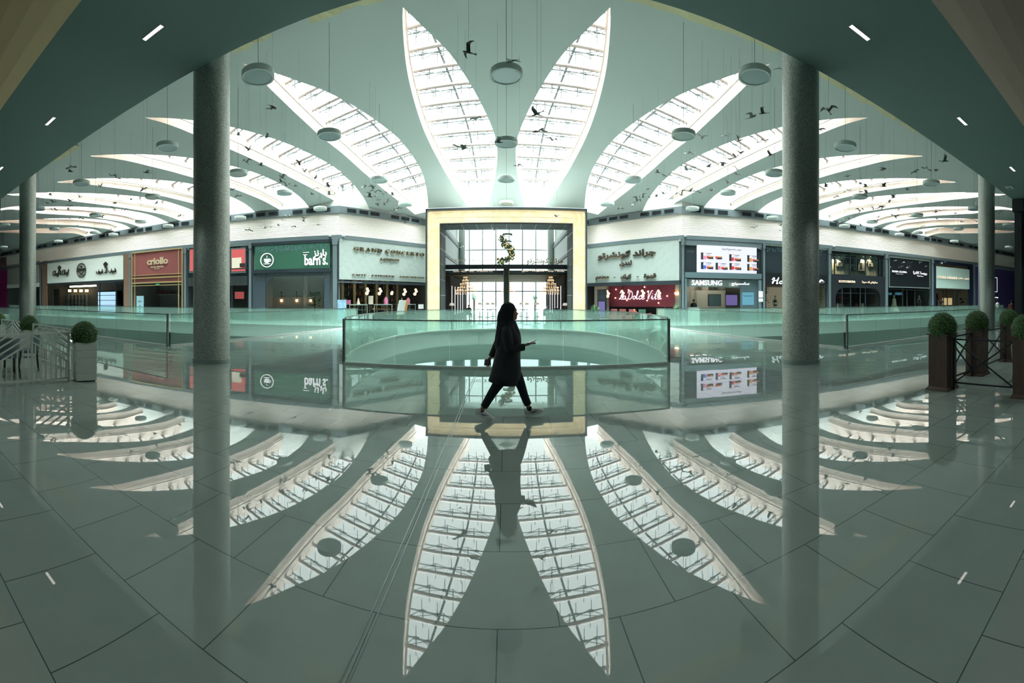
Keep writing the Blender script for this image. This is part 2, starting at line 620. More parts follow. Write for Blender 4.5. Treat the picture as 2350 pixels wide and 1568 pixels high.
side_word = {-1: 'left', 1: 'right'}
wn = 0
for i, sd, A, B in all_leaves:
    wn += 1
    root = empty('window_%d' % wn, A[0])
    root['kind'] = 'structure'
    base = Vector(A[0])
    n = len(A)
    def up(p, h):
        return Vector((p.x, p.y, p.z + h))
    # reveal walls up to the glazing, both sides, with a slim lip
    for q in (A, B):
        r_ = MB()
        vs = []
        for p in q:
            vs += [p - base, up(p, 0.6) - base, up(p, 0.6) - base, up(p, RISE) - base]
        fs = []
        inw = 1
        for k in range(n - 1):
            for a in (0, 2):
                fs.append((k * 4 + a, k * 4 + a + 1, k * 4 + 5 + a, k * 4 + 4 + a))
        r_.add(vs, fs)
        r_.build('reveal', M['reveal'], root, smooth=True)
    lip = MB()
    for q, o2 in ((B, A),):
        pts = [up(p, 0.6).lerp(up(o, 0.6), min(0.5, 0.12 / max(0.05, (p - o).length))) - base for p, o in zip(q, o2)]
        lip.tube(pts, 0.05, 4)
    lip.build('ledge', M['reveal'], root)
    gl = MB()
    vs, fs = [], []
    for a, b in zip(A, B):
        vs += [up(a, RISE) - base, up(b, RISE) - base]
    for k in range(n - 1):
        fs.append((2 * k, 2 * k + 1, 2 * k + 3, 2 * k + 2))
    gl.add(vs, fs)
    gl.build('glass', M['skyglass'], root)
    # cross tubes and the tension rods between them
    nt_ = [12, 13, 12, 11, 10, 8, 6, 5, 3][i]
    rods = MB()
    spine = MB()
    sp = []
    def cross(t):
        f = t * (n - 1)
        k = min(n - 2, int(f))
        return A[k].lerp(A[k + 1], f - k), B[k].lerp(B[k + 1], f - k)
    for k in range(nt_):
        t = 0.06 + 0.9 * k / nt_
        a, b = cross(t)
        if (a - b).length < 0.5:
            continue
        a2, b2 = up(a, 1.2), up(b, 1.2)
        tb = MB()
        tb.tube([a2 - base, b2 - base], 0.105, 10)
        tb.build('tube', M['pipe'], root, smooth=True)
        L = (a2 - b2).length
        for q in (0.3, 0.7) if i < 5 else ():
            c = a2.lerp(b2, q)
            lowp = c - Vector((0, 0, 0.55))
            rods.tube([c - base, lowp - base], 0.026, 4)
            rods.tube([a2 - base, lowp - base], 0.017, 4)
            rods.tube([b2 - base, lowp - base], 0.017, 4)
            c3 = up(a, RISE - 0.05).lerp(up(b, RISE - 0.05), q)
            rods.tube([c - base, c3 - base], 0.022, 4)
        t2 = t + 0.45 / nt_
        a, b = cross(t2)
        if i < 6 and (a - b).length > 0.6:
            a3, b3 = up(a, 1.45), up(b, 1.45)
            rods.tube([a3 - base, b3 - base], 0.036, 5)
            for q in (0.22, 0.5, 0.78):
                c = a3.lerp(b3, q)
                rods.obox(c - base, (1, 0, 0), (0, 1, 0), (0, 0, 1), 0.14, 0.07, 0.03)
                rods.tube([c - base, c - base - Vector((0, 0, 0.6))], 0.02, 4)
    if i < 6:
        rods.build('tension_rods', M['rod'], root)
        for k in range(3, n - 3):
            sp.append(up(A[k].lerp(B[k], 0.45), 1.42) - base)
        spine.tube(sp, 0.065, 6)
        spine.build('spine_rail', M['rod'], root)
    # light portal above the opening (guides sampling of the sky through the real opening)
    ax = (B[-1] + A[-1]) / 2 - A[0]
    ax.normalize()
    cpts = [up(p, RISE + 0.3) for p in A + B]
    sx = ax.cross(Vector((0, 0, 1))).normalized()
    nz = sx.cross(ax)
    c0 = sum(cpts, Vector()) / len(cpts)
    us = [(p - c0).dot(ax) for p in cpts]
    vs_ = [(p - c0).dot(sx) for p in cpts]
    ns = [(p - c0).dot(nz) for p in cpts]
    ld = bpy.data.lights.new('sky_portal', 'AREA')
    ld.shape = 'RECTANGLE'
    ld.size, ld.size_y = max(us) - min(us) + 0.6, max(vs_) - min(vs_) + 0.6
    ld.cycles.is_portal = True
    lo_ = bpy.data.objects.new('sky_portal', ld)
    COL.objects.link(lo_)
    c0 = c0 + ax * (max(us) + min(us)) / 2 + sx * (max(vs_) + min(vs_)) / 2 + nz * (max(ns) + 0.05)
    R = Matrix((ax, sx, ax.cross(sx))).transposed()
    if R.col[2].z < 0:
        R = Matrix((ax, -sx, ax.cross(-sx))).transposed()
    lo_.matrix_world = Matrix.Translation(c0) @ R.to_4x4()

# ---------------------------------------------------------------- floor with the three voids
VL = [(-10.9, 9.9), (-9.3, 24.3), (-48, 17.2), (-48, 9.9)]
VR = [(10.5, 9.45), (48, 9.45), (48, 17.2), (9.4, 24.3)]
half = [(-4.15, 9.8), (-4.75, 11.4), (-5.08, 13.5), (-5.2, 15.8), (-5.05, 18.0), (-4.6, 20.0), (-3.8, 21.7), (-2.7, 22.8), (-1.4, 23.4), (0, 23.6)]
ARC = [Vector((x, y, 0)) for x, y in half] + [Vector((-x, y, 0)) for x, y in half[-2::-1]]
ARC = smooth2(resample(ARC, 41), 1)
VC = [(p.x, p.y) for p in ARC]
FX, FYA, FYB = 76.0, -7.0, 62.0
ov, fs = cdt_sheet((-FX, FX, FYA, FYB), [VL, VR, VC], 6.0)
mb = MB()
mb.add([(p.x, p.y, 0) for p in ov], fs)
for V in (VL, VR, VC):
    n = len(V)
    for k in range(n):
        a, b = V[k], V[(k + 1) % n]
        mb.mi = 1
        mb.add([(a[0], a[1], 0), (b[0], b[1], 0), (b[0], b[1], -0.85), (a[0], a[1], -0.85)], [(0, 1, 2, 3)])
mb.mi = 2
ov2, fs2 = cdt_sheet((-FX, FX, FYA, FYB), [VL, VR, VC], 8.0)
mb.add([(p.x, p.y, -0.85) for p in ov2], [f[::-1] for f in fs2])
struct(mb.build('floor', [M['floor'], M['slab'], M['slab']]))
# lower storey seen through the voids
mb = MB()
mb.add([(-FX, FYA, -6), (FX, FYA, -6), (FX, FYB, -6), (-FX, FYB, -6)], [(0, 1, 2, 3)])
struct(mb.build('floor_lower', M['floor']))
mb = MB()
mb.box(-FX, FX, 40, 40.3, -6, -0.86)
mb.box(-FX, -FX + .3, FYA, FYB, -6, -0.86)
mb.box(FX - .3, FX, FYA, FYB, -6, -0.86)
mb.box(-FX, FX, FYA, FYA + .3, -6, -0.86)
struct(mb.build('wall_lower', M['slab']))
# steel expansion joint
mb = MB()
for dx in (-0.018, 0.018):
    mb.box(-0.683 + dx - 0.004, -0.683 + dx + 0.004, -3, 9.6, 0.0, 0.003)
struct(mb.build('trim_1', M['steel']))

# ---------------------------------------------------------------- near soffit, cove, rear and end walls
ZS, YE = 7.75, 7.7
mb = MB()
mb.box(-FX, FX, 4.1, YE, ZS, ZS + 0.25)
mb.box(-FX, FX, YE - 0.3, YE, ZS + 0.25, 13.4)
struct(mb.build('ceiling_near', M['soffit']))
mb = MB()
N = 10
for s0, s1, mi in ((-FX, 0, 0), (0, FX, 1)):
    mb.mi = mi
    vs, fs = [], []
    for k in range(N + 1):
        a = PI / 2 * k / N
        for x in (s0, s1):
            vs.append((x, 4.1 - 2.6 * math.sin(a), ZS + 2.2 * (1 - math.cos(a))))
    for k in range(N):
        fs.append((2 * k, 2 * k + 1, 2 * k + 3, 2 * k + 2))
    mb.add(vs, fs)
mb.mi = 2
mb.box(-FX, FX, FYA, 1.5, ZS + 2.2, ZS + 2.5)
struct(mb.build('ceiling_cove', [M['cove'], M['cove2'], M['soffit']]))
mb = MB()
mb.box(-FX, FX, FYA - 0.3, FYA, 0, 10)
struct(mb.build('wall_rear', M['greyblue']))
for nm, x in (('wall_left', -FX), ('wall_right', FX)):
    mb = MB()
    mb.box(x - .15, x + .15, FYA, FYB, 0, 14)
    struct(mb.build(nm, M['ceil']))
# dark shopfront piers at the two ends of the near soffit
for nm, sd in (('wall_pier_left', -1), ('wall_pier_right', 1)):
    mb = MB()
    xs = sorted((sd * 23.35, sd * 34))
    mb.box(xs[0], xs[1], 7.2, 7.66, 0, 7.0)
    xs = sorted((sd * 23.0, sd * 34))
    mb.box(xs[0], xs[1], 7.0, 7.69, 7.0, ZS - 0.002)
    struct(mb.build(nm, M['frame']))

# ---------------------------------------------------------------- facades: shell walls, wavy frieze, vented cornice
def wall_frame(a, b):
    """empty at a (left end seen from the hall), local +x to b, local +y away from the viewer"""
    d = (b - a)
    return a, math.atan2(d.y, d.x), d.length
EL, ER = facade_pt(-40), facade_pt(2365)
SEG = [('left', EL, CL), ('inner_left', CL, NL), ('inner_right', NR, CR), ('right', CR, ER)]
for nm, a, b in SEG:
    o, rz, L = wall_frame(a, b)
    ex = 0.9
    mb = MB()
    mb.box(-0.2, L + 0.2, 6.0, 6.2, 0, Z_SHOP)             # back of the shops
    mb.box(-0.2, L + 0.2, 0.0, 6.0, Z_SHOP - 0.15, Z_SHOP) # shop ceiling
    mb.box(0, L, 0.05, 0.35, Z_VENT - 0.1, 11.0)
    r = mb.build('wall_%s' % nm, M['wall'])
    r.location, r.rotation_euler = o, (0, 0, rz)
    struct(r)
    mb = MB()
    mb.box(0, L, 0, 0.3, Z_WAVE, Z_VENT)
    r = mb.build('wall_frieze_%s' % nm, M['wave'])
    r.location, r.rotation_euler = o, (0, 0, rz)
    struct(r)
    mb = MB()
    mb.box(-0.05, L + 0.05, -0.12, 0.2, Z_VENT, Z_TOP)
    mb.box(-0.05, L + 0.05, -0.10, 0.2, Z_SHOP, Z_WAVE)
    r = mb.build('trim_cornice_%s' % nm, M['greyblue'])
    r.location, r.rotation_euler = o, (0, 0, rz)
    struct(r)

# ---------------------------------------------------------------- columns
def column(px, base_py, d, rad, lab):
    c = at(px, CY, d)
    root = empty('column', (c.x, c.y, 0), 0, lab, 'column')
    mb = MB()
    mb.lathe([(rad, 0.0), (rad, 13.3)], n=64)
    mb.build('shaft', M['mosaic'], root, smooth=True)
    mb = MB()
    mb.lathe([(rad + 0.02, 0.0), (rad + 0.02, 0.11), (rad, 0.115)], n=64)
    mb.build('base_ring', M['ltmetal'], root, smooth=True)
column(485.5, 835, 11.05, 0.5, 'thick mosaic clad column standing left of the walking woman, before the green shop sign')
column(1837.5, 838, 10.95, 0.5, 'thick mosaic clad column standing right of the walking woman, covering the black script sign')
column(63.5, 765, 24.2, 0.5, 'slimmer looking mosaic column behind the white slatted cafe fence')
column(2264, 765, 24.2, 0.5, 'slimmer looking mosaic column behind the brown timber planters, before the purple hoarding')
# ---------------------------------------------------------------- glass balustrades round the voids
RH = 1.18
def railing(lab, pts, pane=1.45, posts=(), off=0.06, group=None, closed_top=True):
    """pts: floor points; panes stand between a kerb and a steel top rail"""
    pts = [Vector((p[0], p[1], 0)) for p in pts]
    o = pts[0].copy()
    root = empty('glass_balustrade', o, 0, lab, 'glass railing', group)
    L = [0]
    for a, b in zip(pts, pts[1:]):
        L.append(L[-1] + (b - a).length)
    def pt(s_):
        for k in range(len(pts) - 1):
            if s_ <= L[k + 1] or k == len(pts) - 2:
                return pts[k].lerp(pts[k + 1], (s_ - L[k]) / (L[k + 1] - L[k]))
    n = max(1, round(L[-1] / pane))
    ends = [pt(L[-1] * i / n) for i in range(n + 1)]
    for i in range(n):
        a, b = ends[i], ends[i + 1]
        d = (b - a).normalized()
        mb = MB()
        mb.bar(a + d * 0.006 - o + Vector((0, 0, (0.05 + RH - .03) / 2)), b - d * 0.006 - o + Vector((0, 0, (0.05 + RH - .03) / 2)), 0.018, RH - 0.08)
        mb.build('glass_pane', M['railglass'], root)
    top, kerb = MB(), MB()
    for a, b in zip(ends, ends[1:]):
        top.bar(a - o + Vector((0, 0, RH - 0.012)), b - o + Vector((0, 0, RH - 0.012)), 0.045, 0.03)
        kerb.bar(a - o + Vector((0, 0, 0.03)), b - o + Vector((0, 0, 0.03)), 0.10, 0.058)
    top.build('top_rail', M['steel'], root)
    kerb.build('kerb', M['white'], root)
    for p in posts:
        mb = MB()
        q = Vector((p[0], p[1], 0)) - o
        mb.box(q.x - 0.03, q.x + 0.03, q.y - 0.03, q.y + 0.03, 0.002, RH + 0.004)
        mb.build('corner_post', M['steel'], root)
    return root
railing('straight mint glass balustrade along the near edge of the oval void, behind the walking woman', [VC[0], VC[-1]], 1.5, [VC[0], VC[-1]])
railing('curved mint glass balustrade round the far side of the oval void before the portal', VC[1:-1], 1.5, [VC[16], VC[24]])
railing('long mint glass balustrade behind the white slatted cafe fence, running to a corner post', [(-10.98, 9.9), (-48, 9.9)], 1.6, [(-10.95, 9.9)])
railing('mint glass balustrade running away behind the thick left column toward the green shop', [(-10.88, 9.98), (-9.3, 24.2)], 1.6, [(-9.32, 24.1)])
railing('far mint glass balustrade below the white and red shop signs on the left', [(-9.4, 24.3), (-48, 17.2)], 1.8)
railing('long mint glass balustrade behind the brown timber planters, running to a corner post', [(10.58, 9.45), (48, 9.45)], 1.6, [(10.55, 9.45)])
railing('mint glass balustrade running away behind the thick right column toward the phone shop', [(10.48, 9.53), (9.4, 24.2)], 1.6, [(9.42, 24.1)])
railing('far mint glass balustrade below the black and mint shop signs on the right', [(9.5, 24.3), (48, 17.2)], 1.8)

# ring bulkheads and lit shop windows of the storey below
mb = MB()
lo = [(p[0] * 1.0, p[1]) for p in VC]
vs, fs = [], []
for k, p in enumerate(VC):
    q = Vector((p[0], p[1]))
    c0 = Vector((0, 15.5))
    dirv = (q - c0).normalized()
    a = q + dirv * 0.25
    b = q + dirv * 2.6
    vs += [(a.x, a.y, -0.86), (a.x, a.y, -1.15), (b.x, b.y, -2.1)]
for k in range(len(VC) - 1):
    for j in (0, 1):
        fs.append((k * 3 + j, k * 3 + 3 + j, k * 3 + 4 + j, k * 3 + 1 + j))
mb.add(vs, fs)
struct(mb.build('ceiling_lower', M['slab'], smooth=True))
rnd2 = random.Random(3)
M['litwin'] = mat('lit_shop_window', (0.8, 0.85, 0.85), 0.3, 0, (0.85, 0.95, 1.0), 1.6)
x = -13.0
k = 0
while x < 13:
    wd = rnd2.choice([0.5, 0.9, 1.5, 1.9])
    mb = MB()
    mb.box(x, x + wd, 39.90, 39.98, -5.0, -3.35)
    o_ = mb.build('window_lower_%d' % (k + 1), M['litwin'])
    struct(o_)
    k += 1
    x += wd + rnd2.choice([0.35, 0.8, 1.3])

# ---------------------------------------------------------------- clipped box balls in planters
M['leaf'] = mat('box_leaf', (0.075, 0.185, 0.05), 0.5, noise_amt=0.6, nscale=30)
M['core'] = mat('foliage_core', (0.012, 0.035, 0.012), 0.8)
M['timber'] = mat('dark_timber', (0.075, 0.042, 0.032), 0.5, noise_amt=0.35, nscale=9)
M['wplank'] = mat('white_plank', (0.62, 0.66, 0.62), 0.5)
def foliage_mesh(r):
    mb = MB()
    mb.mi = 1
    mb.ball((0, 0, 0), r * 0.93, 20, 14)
    mb.mi = 0
    rr = random.Random(5)
    for k in range(3600):
        z = rr.uniform(-1, 1)
        a = rr.uniform(0, 2 * PI)
        s_ = math.sqrt(1 - z * z)
        n = Vector((s_ * math.cos(a), s_ * math.sin(a), z))
        p = n * r * rr.uniform(0.92, 1.02)
        t = n.orthogonal().normalized()
        t.rotate(Matrix.Rotation(rr.uniform(0, 6.28), 3, n))
        t = (t + n * rr.uniform(-0.3, 0.9)).normalized()
        b = n.cross(t).normalized()
        l, w_ = rr.uniform(0.012, 0.022), rr.uniform(0.006, 0.010)
        mb.add([p - t * l, p + b * w_, p + t * l, p - b * w_], [(0, 1, 2, 3)])
    return mb
def white_planter(loc, rz, lab):
    root = empty('potted_topiary', loc, rz, lab, 'potted shrub', 'white planters with clipped balls')
    mb = MB()
    h = 0.215
    mb.mi = 0
    for k in range(5):
        mb.box(-h, h, -h, h, 0.025 + k * 0.157, 0.025 + k * 0.157 + 0.142)
    mb.box(-h + .012, h - .012, -h + .012, h - .012, 0.02, 0.80)
    mb.build('planter_box', M['wplank'], root, bevel=0.003)
    mb = MB()
    mb.box(-h + .03, h - .03, -h + .03, h - .03, 0.0, 0.03)
    mb.build('plinth', M['dark'], root)
    f = foliage_mesh(0.285).build('foliage', [M['leaf'], M['core']], root)
    f.location = (0, 0, 0.945)
    return root
def brown_planter(loc, rz, lab):
    root = empty('potted_topiary', loc, rz, lab, 'potted shrub', 'brown timber planters with clipped balls')
    h, H_ = 0.195, 1.02
    mb = MB()
    for sx in range(3):
        for (ux, uy) in ((1, 0), (0, 1)):
            pass
    wdt = 2 * h / 3
    for k in range(3):
        x0 = -h + k * wdt
        mb.box(x0 + .003, x0 + wdt - .003, -h, h, 0.05, H_)
        mb.box(-h, h, x0 + .003, x0 + wdt - .003, 0.05, H_)
    mb.box(-h + .006, h - .006, -h + .006, h - .006, 0.05, H_ - .002)
    mb.build('planter_box', M['timber'], root)
    mb = MB()
    mb.lathe([(h * 1.414 + 0.05, 0.0), (h * 1.414 + 0.05, 0.02), (h * 1.414 + 0.005, 0.07)], n=4, a0=PI / 4, a1=PI / 4 + 2 * PI)
    mb.build('plinth', M['timber'], root)
    mb = MB()
    t = 0.03
    for s_ in (-1, 1):
        mb.box(-h - t, h + t, s_ * h - t, s_ * h + t, H_, H_ + 0.02)
        mb.box(s_ * h - t, s_ * h + t, -h + t, h - t, H_, H_ + 0.02)
    mb.build('rim', M['timber'], root)
    f = foliage_mesh(0.275).build('foliage', [M['leaf'], M['core']], root)
    f.location = (0, 0, 1.16)
    return root
wp = white_planter((-7.32, 4.28, 0), math.radians(-16), 'white planked planter with clipped green ball at the open corner of the white fence')
for loc, rz, lab in (((-11.15, 4.62, 0), 0, 'white planter with clipped green ball between two white fence lengths, before the slim column'),
                     ((-14.35, 4.72, 0), 0, 'white planter with clipped green ball at the far end of the white fence, partly cropped')):
    c = copy_tree(wp)
    c.location = loc
    c.rotation_euler.z = rz
    c['label'] = lab
bp_ = brown_planter((6.72, 3.62, 0), 0, 'brown timber planter with clipped green ball at the open corner of the crossed railings')
for loc, lab in (((8.35, 3.62, 0), 'brown timber planter with clipped green ball halfway along the far crossed railing'),
                 ((10.55, 3.62, 0), 'brown timber planter with clipped green ball at the far end of the crossed railings'),
                 ((6.72, 1.98, 0), 'nearest brown timber planter with clipped green ball, cut by the picture edge')):
    c = copy_tree(bp_)
    c.location = loc
    c['label'] = lab

# ---------------------------------------------------------------- white slatted cafe fence
def fence_panel(a, b, lab, peak_left=True):
    a, b = Vector(a), Vector(b)
    d = b - a
    L = d.length
    root = empty('cafe_fence', a, math.atan2(d.y, d.x), lab, 'fence', 'white slatted fence of the left cafe')
    H_ = 1.0
    fr = MB()
    t = 0.018
    fr.box(0, L, -t, t, H_ - 0.035, H_)
    fr.box(0, L, -t, t, 0.03, 0.065)
    for x in (0.018, L - 0.018, L / 2):
        fr.box(x - 0.02, x + 0.02, -t - .003, t + .003, 0.0, H_ - .002)
    fr.build('frame', M['wplank'], root)
    sl = MB()
    vt = MB()
    for hx in range(2):
        x0, x1 = hx * L / 2 + 0.02, (hx + 1) * L / 2 - 0.02
        up_ = (hx == 0)                 # chevrons rise towards the middle upright
        lo_a, lo_b = (0.38, 0.82) if up_ else (0.82, 0.38)
        for k in range(6):
            za, zb = lo_a + k * 0.135, lo_b + k * 0.135
            xa, xb = x0, x1
            top = H_ - 0.05
            if za > top and zb > top:
                continue
            if zb > top:
                xb = x0 + (x1 - x0) * (top - za) / (zb - za)
                zb = top
            if za > top:
                xa = x1 - (x1 - x0) * (top - zb) / (za - zb)
                za = top
            sl.bar((xa, 0, za), (xb, 0, zb), 0.028, 0.03)
        nv = 7
        for k in range(nv):
            x = x0 + (x1 - x0) * (k + 0.5) / nv
            zt = lo_a + (lo_b - lo_a) * (k + 0.5) / nv
            vt.box(x - 0.012, x + 0.012, -0.012, 0.012, 0.06, zt)
    sl.build('diagonal_slats', M['wplank'], root)
    vt.build('upright_slats', M['wplank'], root)
    return root
fence_panel((-7.50, 2.32, 0), (-7.50, 4.02, 0), 'white slatted fence panel with chevron bars nearest the walkway, ending at a white planter')
fence_panel((-7.50, 0.5, 0), (-7.50, 2.28, 0), 'white slatted fence panel with chevron bars cut by the picture edge')
fence_panel((-10.85, 4.62, 0), (-7.72, 4.47, 0), 'white slatted fence panel with chevron bars behind the cafe chairs, beside the corner planter')
fence_panel((-14.0, 4.72, 0), (-11.5, 4.64, 0), 'white slatted fence panel with chevron bars at the back, before the slim column')

# cafe table and chairs behind the white fence
M['chair'] = mat('grey_blue_fabric', (0.13, 0.19, 0.21), 0.8)
M['dwood'] = mat('dark_wood', (0.035, 0.028, 0.026), 0.5)
def cafe_chair(loc, rz, lab):
    root = empty('cafe_chair', loc, rz, lab, 'chair', 'chairs of the left cafe')
    mb = MB()
    mb.box(-0.23, 0.23, -0.23, 0.23, 0.42, 0.49)
    mb.build('seat', M['chair'], root, bevel=0.025)
    mb = MB()
    vs, fs = [], []
    N = 12
    for k in range(N + 1):
        a = PI * (0.08 + 0.84 * k / N)
        x, y = 0.26 * math.cos(a), 0.05 + 0.22 * math.sin(a)
        for z, g in ((0.5, 0.9), (0.66, 1.0), (0.80, 1.02)):
            vs.append((x * g, y * g, z + (0.06 * math.sin(a) if z > .7 else 0)))
            vs.append((x * g * 0.86, y * g * 0.86, z + (0.06 * math.sin(a) if z > .7 else 0)))
    for k in range(N):
        b = k * 6
        for i in (0, 2):
            fs += [(b + i, b + i + 6, b + i + 8, b + i + 2), (b + i + 1, b + i + 3, b + i + 9, b + i + 7)]
        fs += [(b + 4, b + 10, b + 11, b + 5), (b, b + 1, b + 7, b + 6)]
    fs += [(0, 2, 3, 1), (2, 4, 5, 3), (N * 6, N * 6 + 1, N * 6 + 3, N * 6 + 2), (N * 6 + 2, N * 6 + 3, N * 6 + 5, N * 6 + 4)]
    mb.add(vs, fs)
    mb.build('backrest', M['chair'], root, smooth=True)
    for sx in (-1, 1):
        for sy in (-1, 1):
            mb = MB()
            mb.tube([(sx * 0.19, sy * 0.19, 0.43), (sx * 0.235, sy * 0.235, 0.0)], [0.02, 0.011], 8)
            mb.build('leg', M['dwood'], root, smooth=True)
    return root
ch = cafe_chair((-9.0, 3.72, 0), math.radians(-20), 'grey blue cafe chair nearest the back fence, behind the chevron bars')
c2 = copy_tree(ch)
c2.location, c2.rotation_euler.z = (-8.35, 2.95, 0), math.radians(-95)
c2['label'] = 'grey blue cafe chair pulled up on the walkway side of the dark table'
c3 = copy_tree(ch)
c3.location, c3.rotation_euler.z = (-9.6, 2.2, 0), math.radians(170)
c3['label'] = 'grey blue cafe chair at the near side of the dark table, partly cropped'
tb = empty('cafe_table', (-9.15, 2.95, 0), 0, 'dark square cafe table behind the white slatted fence', 'table')
mb = MB(); mb.box(-0.38, 0.38, -0.38, 0.38, 0.72, 0.755); mb.build('tabletop', M['dwood'], tb, bevel=0.006)
for sx in (-1, 1):
    for sy in (-1, 1):
        mb = MB(); mb.box(sx * 0.33 - .025, sx * 0.33 + .025, sy * 0.33 - .025, sy * 0.33 + .025, 0, 0.72); mb.build('leg', M['dwood'], tb)

# ---------------------------------------------------------------- crossed metal railings between the brown planters
def cross_rail(a, b, lab):
    a, b = Vector(a), Vector(b)
    d = b - a
    L = d.length
    root = empty('crossed_railing', a, math.atan2(d.y, d.x), lab, 'railing', 'black crossed railings of the right cafe')
    for x in (0.015, L - 0.015):
        fr = MB()
        fr.box(x - 0.015, x + 0.015, -0.015, 0.015, 0.0, 0.96)
        fr.build('post', M['frame'], root)
    for nm, z in (('top_bar', 0.94), ('bottom_bar', 0.14)):
        mb = MB(); mb.box(0.03, L - 0.03, -0.012, 0.012, z - 0.014, z + 0.014); mb.build(nm, M['frame'], root)
    for z0, z1 in ((0.15, 0.93), (0.93, 0.15)):
        yo = 0.0105 if z0 < z1 else -0.0105
        mb = MB(); mb.bar((0.03, yo, z0), (L - 0.03, yo, z1), 0.02, 0.026); mb.build('cross_bar', M['frame'], root)
    return root
cross_rail((6.72, 2.2, 0), (6.72, 3.40, 0), 'black crossed railing between the two nearest brown planters')
cross_rail((6.95, 3.64, 0), (8.12, 3.64, 0), 'black crossed railing between the corner planter and the middle planter')
cross_rail((8.58, 3.64, 0), (10.32, 3.64, 0), 'black crossed railing between the middle planter and the far planter')
# small cafe table edge and chair seen past the nearest planter
cc = empty('bistro_chair', (8.0, 2.45, 0), math.radians(100), 'pale curved bistro chair inside the crossed railings, half hidden by the nearest planter', 'chair')
mb = MB(); mb.lathe([(0.0, 0.44), (0.20, 0.44), (0.21, 0.46), (0.20, 0.48), (0.0, 0.48)], n=20); mb.build('seat', M['ltmetal'], cc, smooth=True)
mb = MB(); mb.tube([(-0.19, 0.1, 0.46), (-0.2, 0.2, 0.75), (-0.1, 0.25, 0.92), (0.1, 0.25, 0.92), (0.2, 0.2, 0.75), (0.19, 0.1, 0.46)], 0.014, 8); mb.build('backrest', M['ltmetal'], cc, smooth=True)
for sx in (-1, 1):
    for sy in (-1, 1):
        mb = MB(); mb.tube([(sx * .14, sy * .14, .45), (sx * .2, sy * .2, 0)], 0.011, 6); mb.build('leg', M['ltmetal'], cc)

# ---------------------------------------------------------------- recessed strip lights, sensor and masking paper
sp_names = {(-1, 0): 'large slanted strip light in the near soffit above the left walkway, closest of its row',
            (-1, 1): 'middle slanted strip light of the left row in the near soffit',
            (-1, 2): 'farthest strip light of the left row, cut by the picture edge',
            (1, 0): 'large slanted strip light in the near soffit above the right walkway, closest of its row',
            (1, 1): 'middle slanted strip light of the right row in the near soffit',
            (1, 2): 'farthest small strip light of the right row, near the ceiling sensor'}
for sd in (-1, 1):
    for k, x in enumerate((7.05, 12.4, 17.75)):
        root = empty('strip_light', (sd * x, 5.92, ZS), 0, sp_names[(sd, k)], 'ceiling light', 'recessed strip lights in the near soffit')
        mb = MB()
        for y0, y1, x0, x1 in ((-.06, -.048, -.33, .33), (.048, .06, -.33, .33), (-.048, .048, -.33, -.318), (-.048, .048, .318, .33)):
            mb.box(x0, x1, y0, y1, -0.012, 0.0)
        mb.build('trim', M['white'], root)
        mb = MB(); mb.box(-.318, .318, -.048, .048, -0.008, 0.0); mb.build('diffuser', M['litstrip'], root)
p = at_height(2330, 446, ZS)
root = empty('ceiling_sensor', (p.x - 1.5, 7.0, ZS), 0, 'small white square sensor on the near soffit beside the dark pier on the right', 'sensor')
mb = MB(); mb.box(-.2, .2, -.2, .2, -0.06, 0); mb.build('housing', M['white'], root, bevel=0.01)
mb = MB(); mb.box(-.11, .11, -.11, .11, -0.10, -0.06); mb.build('cover', M['ltmetal'], root, bevel=0.01)
def paper(px0, px1, side, w0, lab):
    th0, th1 = (px0 - CX) / F, (px1 - CX) / F
    y0 = 14.3
    xs = sorted((y0 * math.tan(th0), y0 * math.tan(th1)))
    rr = random.Random(int(px0))
    N = 14
    vs, fs = [], []
    for k in range(N + 1):
        x = xs[0] + (xs[1] - xs[0]) * k / N
        yy = y0 - 0.35 + rr.uniform(-.05, .05)
        y2 = y0 + w0 + rr.uniform(-.12, .12)
        for y, z in ((yy, 13.17), ((yy + y2) / 2, 13.17 - rr.uniform(.02, .1)), (y2, 13.15 - rr.uniform(0, .06))):
            vs += [(x, y, z), (x, y, z - 0.006)]
    for k in range(N):
        b = k * 6
        for i in (0, 2):
            fs += [(b + i, b + i + 2, b + i + 8, b + i + 6), (b + i + 1, b + i + 7, b + i + 9, b + i + 3)]
        fs += [(b, b + 6, b + 7, b + 1), (b + 4, b + 5, b + 11, b + 10)]
    fs += [(0, 1, 3, 2), (2, 3, 5, 4)]
    mb = MB(); mb.add(vs, fs)
    o = mb.build('masking_paper', M['paper'])
    tag(o, lab, 'paper', 'masking paper strips on the ceiling joint')
paper(527, 614, -1, 0.45, 'short yellowish masking paper strip on the ceiling beside the thick left column')
paper(702, 905, -1, 0.45, 'yellowish masking paper strip on the ceiling between the two highest left skylight tips')
paper(1420, 1795, 1, 0.5, 'long yellowish masking paper strip on the ceiling left of the thick right column')
paper(1882, 2068, 1, 0.55, 'long crumpled masking paper strip on the ceiling right of the thick right column')
paper(2075, 2112, 1, 0.45, 'short masking paper scrap on the ceiling above the far right skylights')
paper(118, 168, -1, 0.6, 'small masking paper scrap on the ceiling near the slim left column')

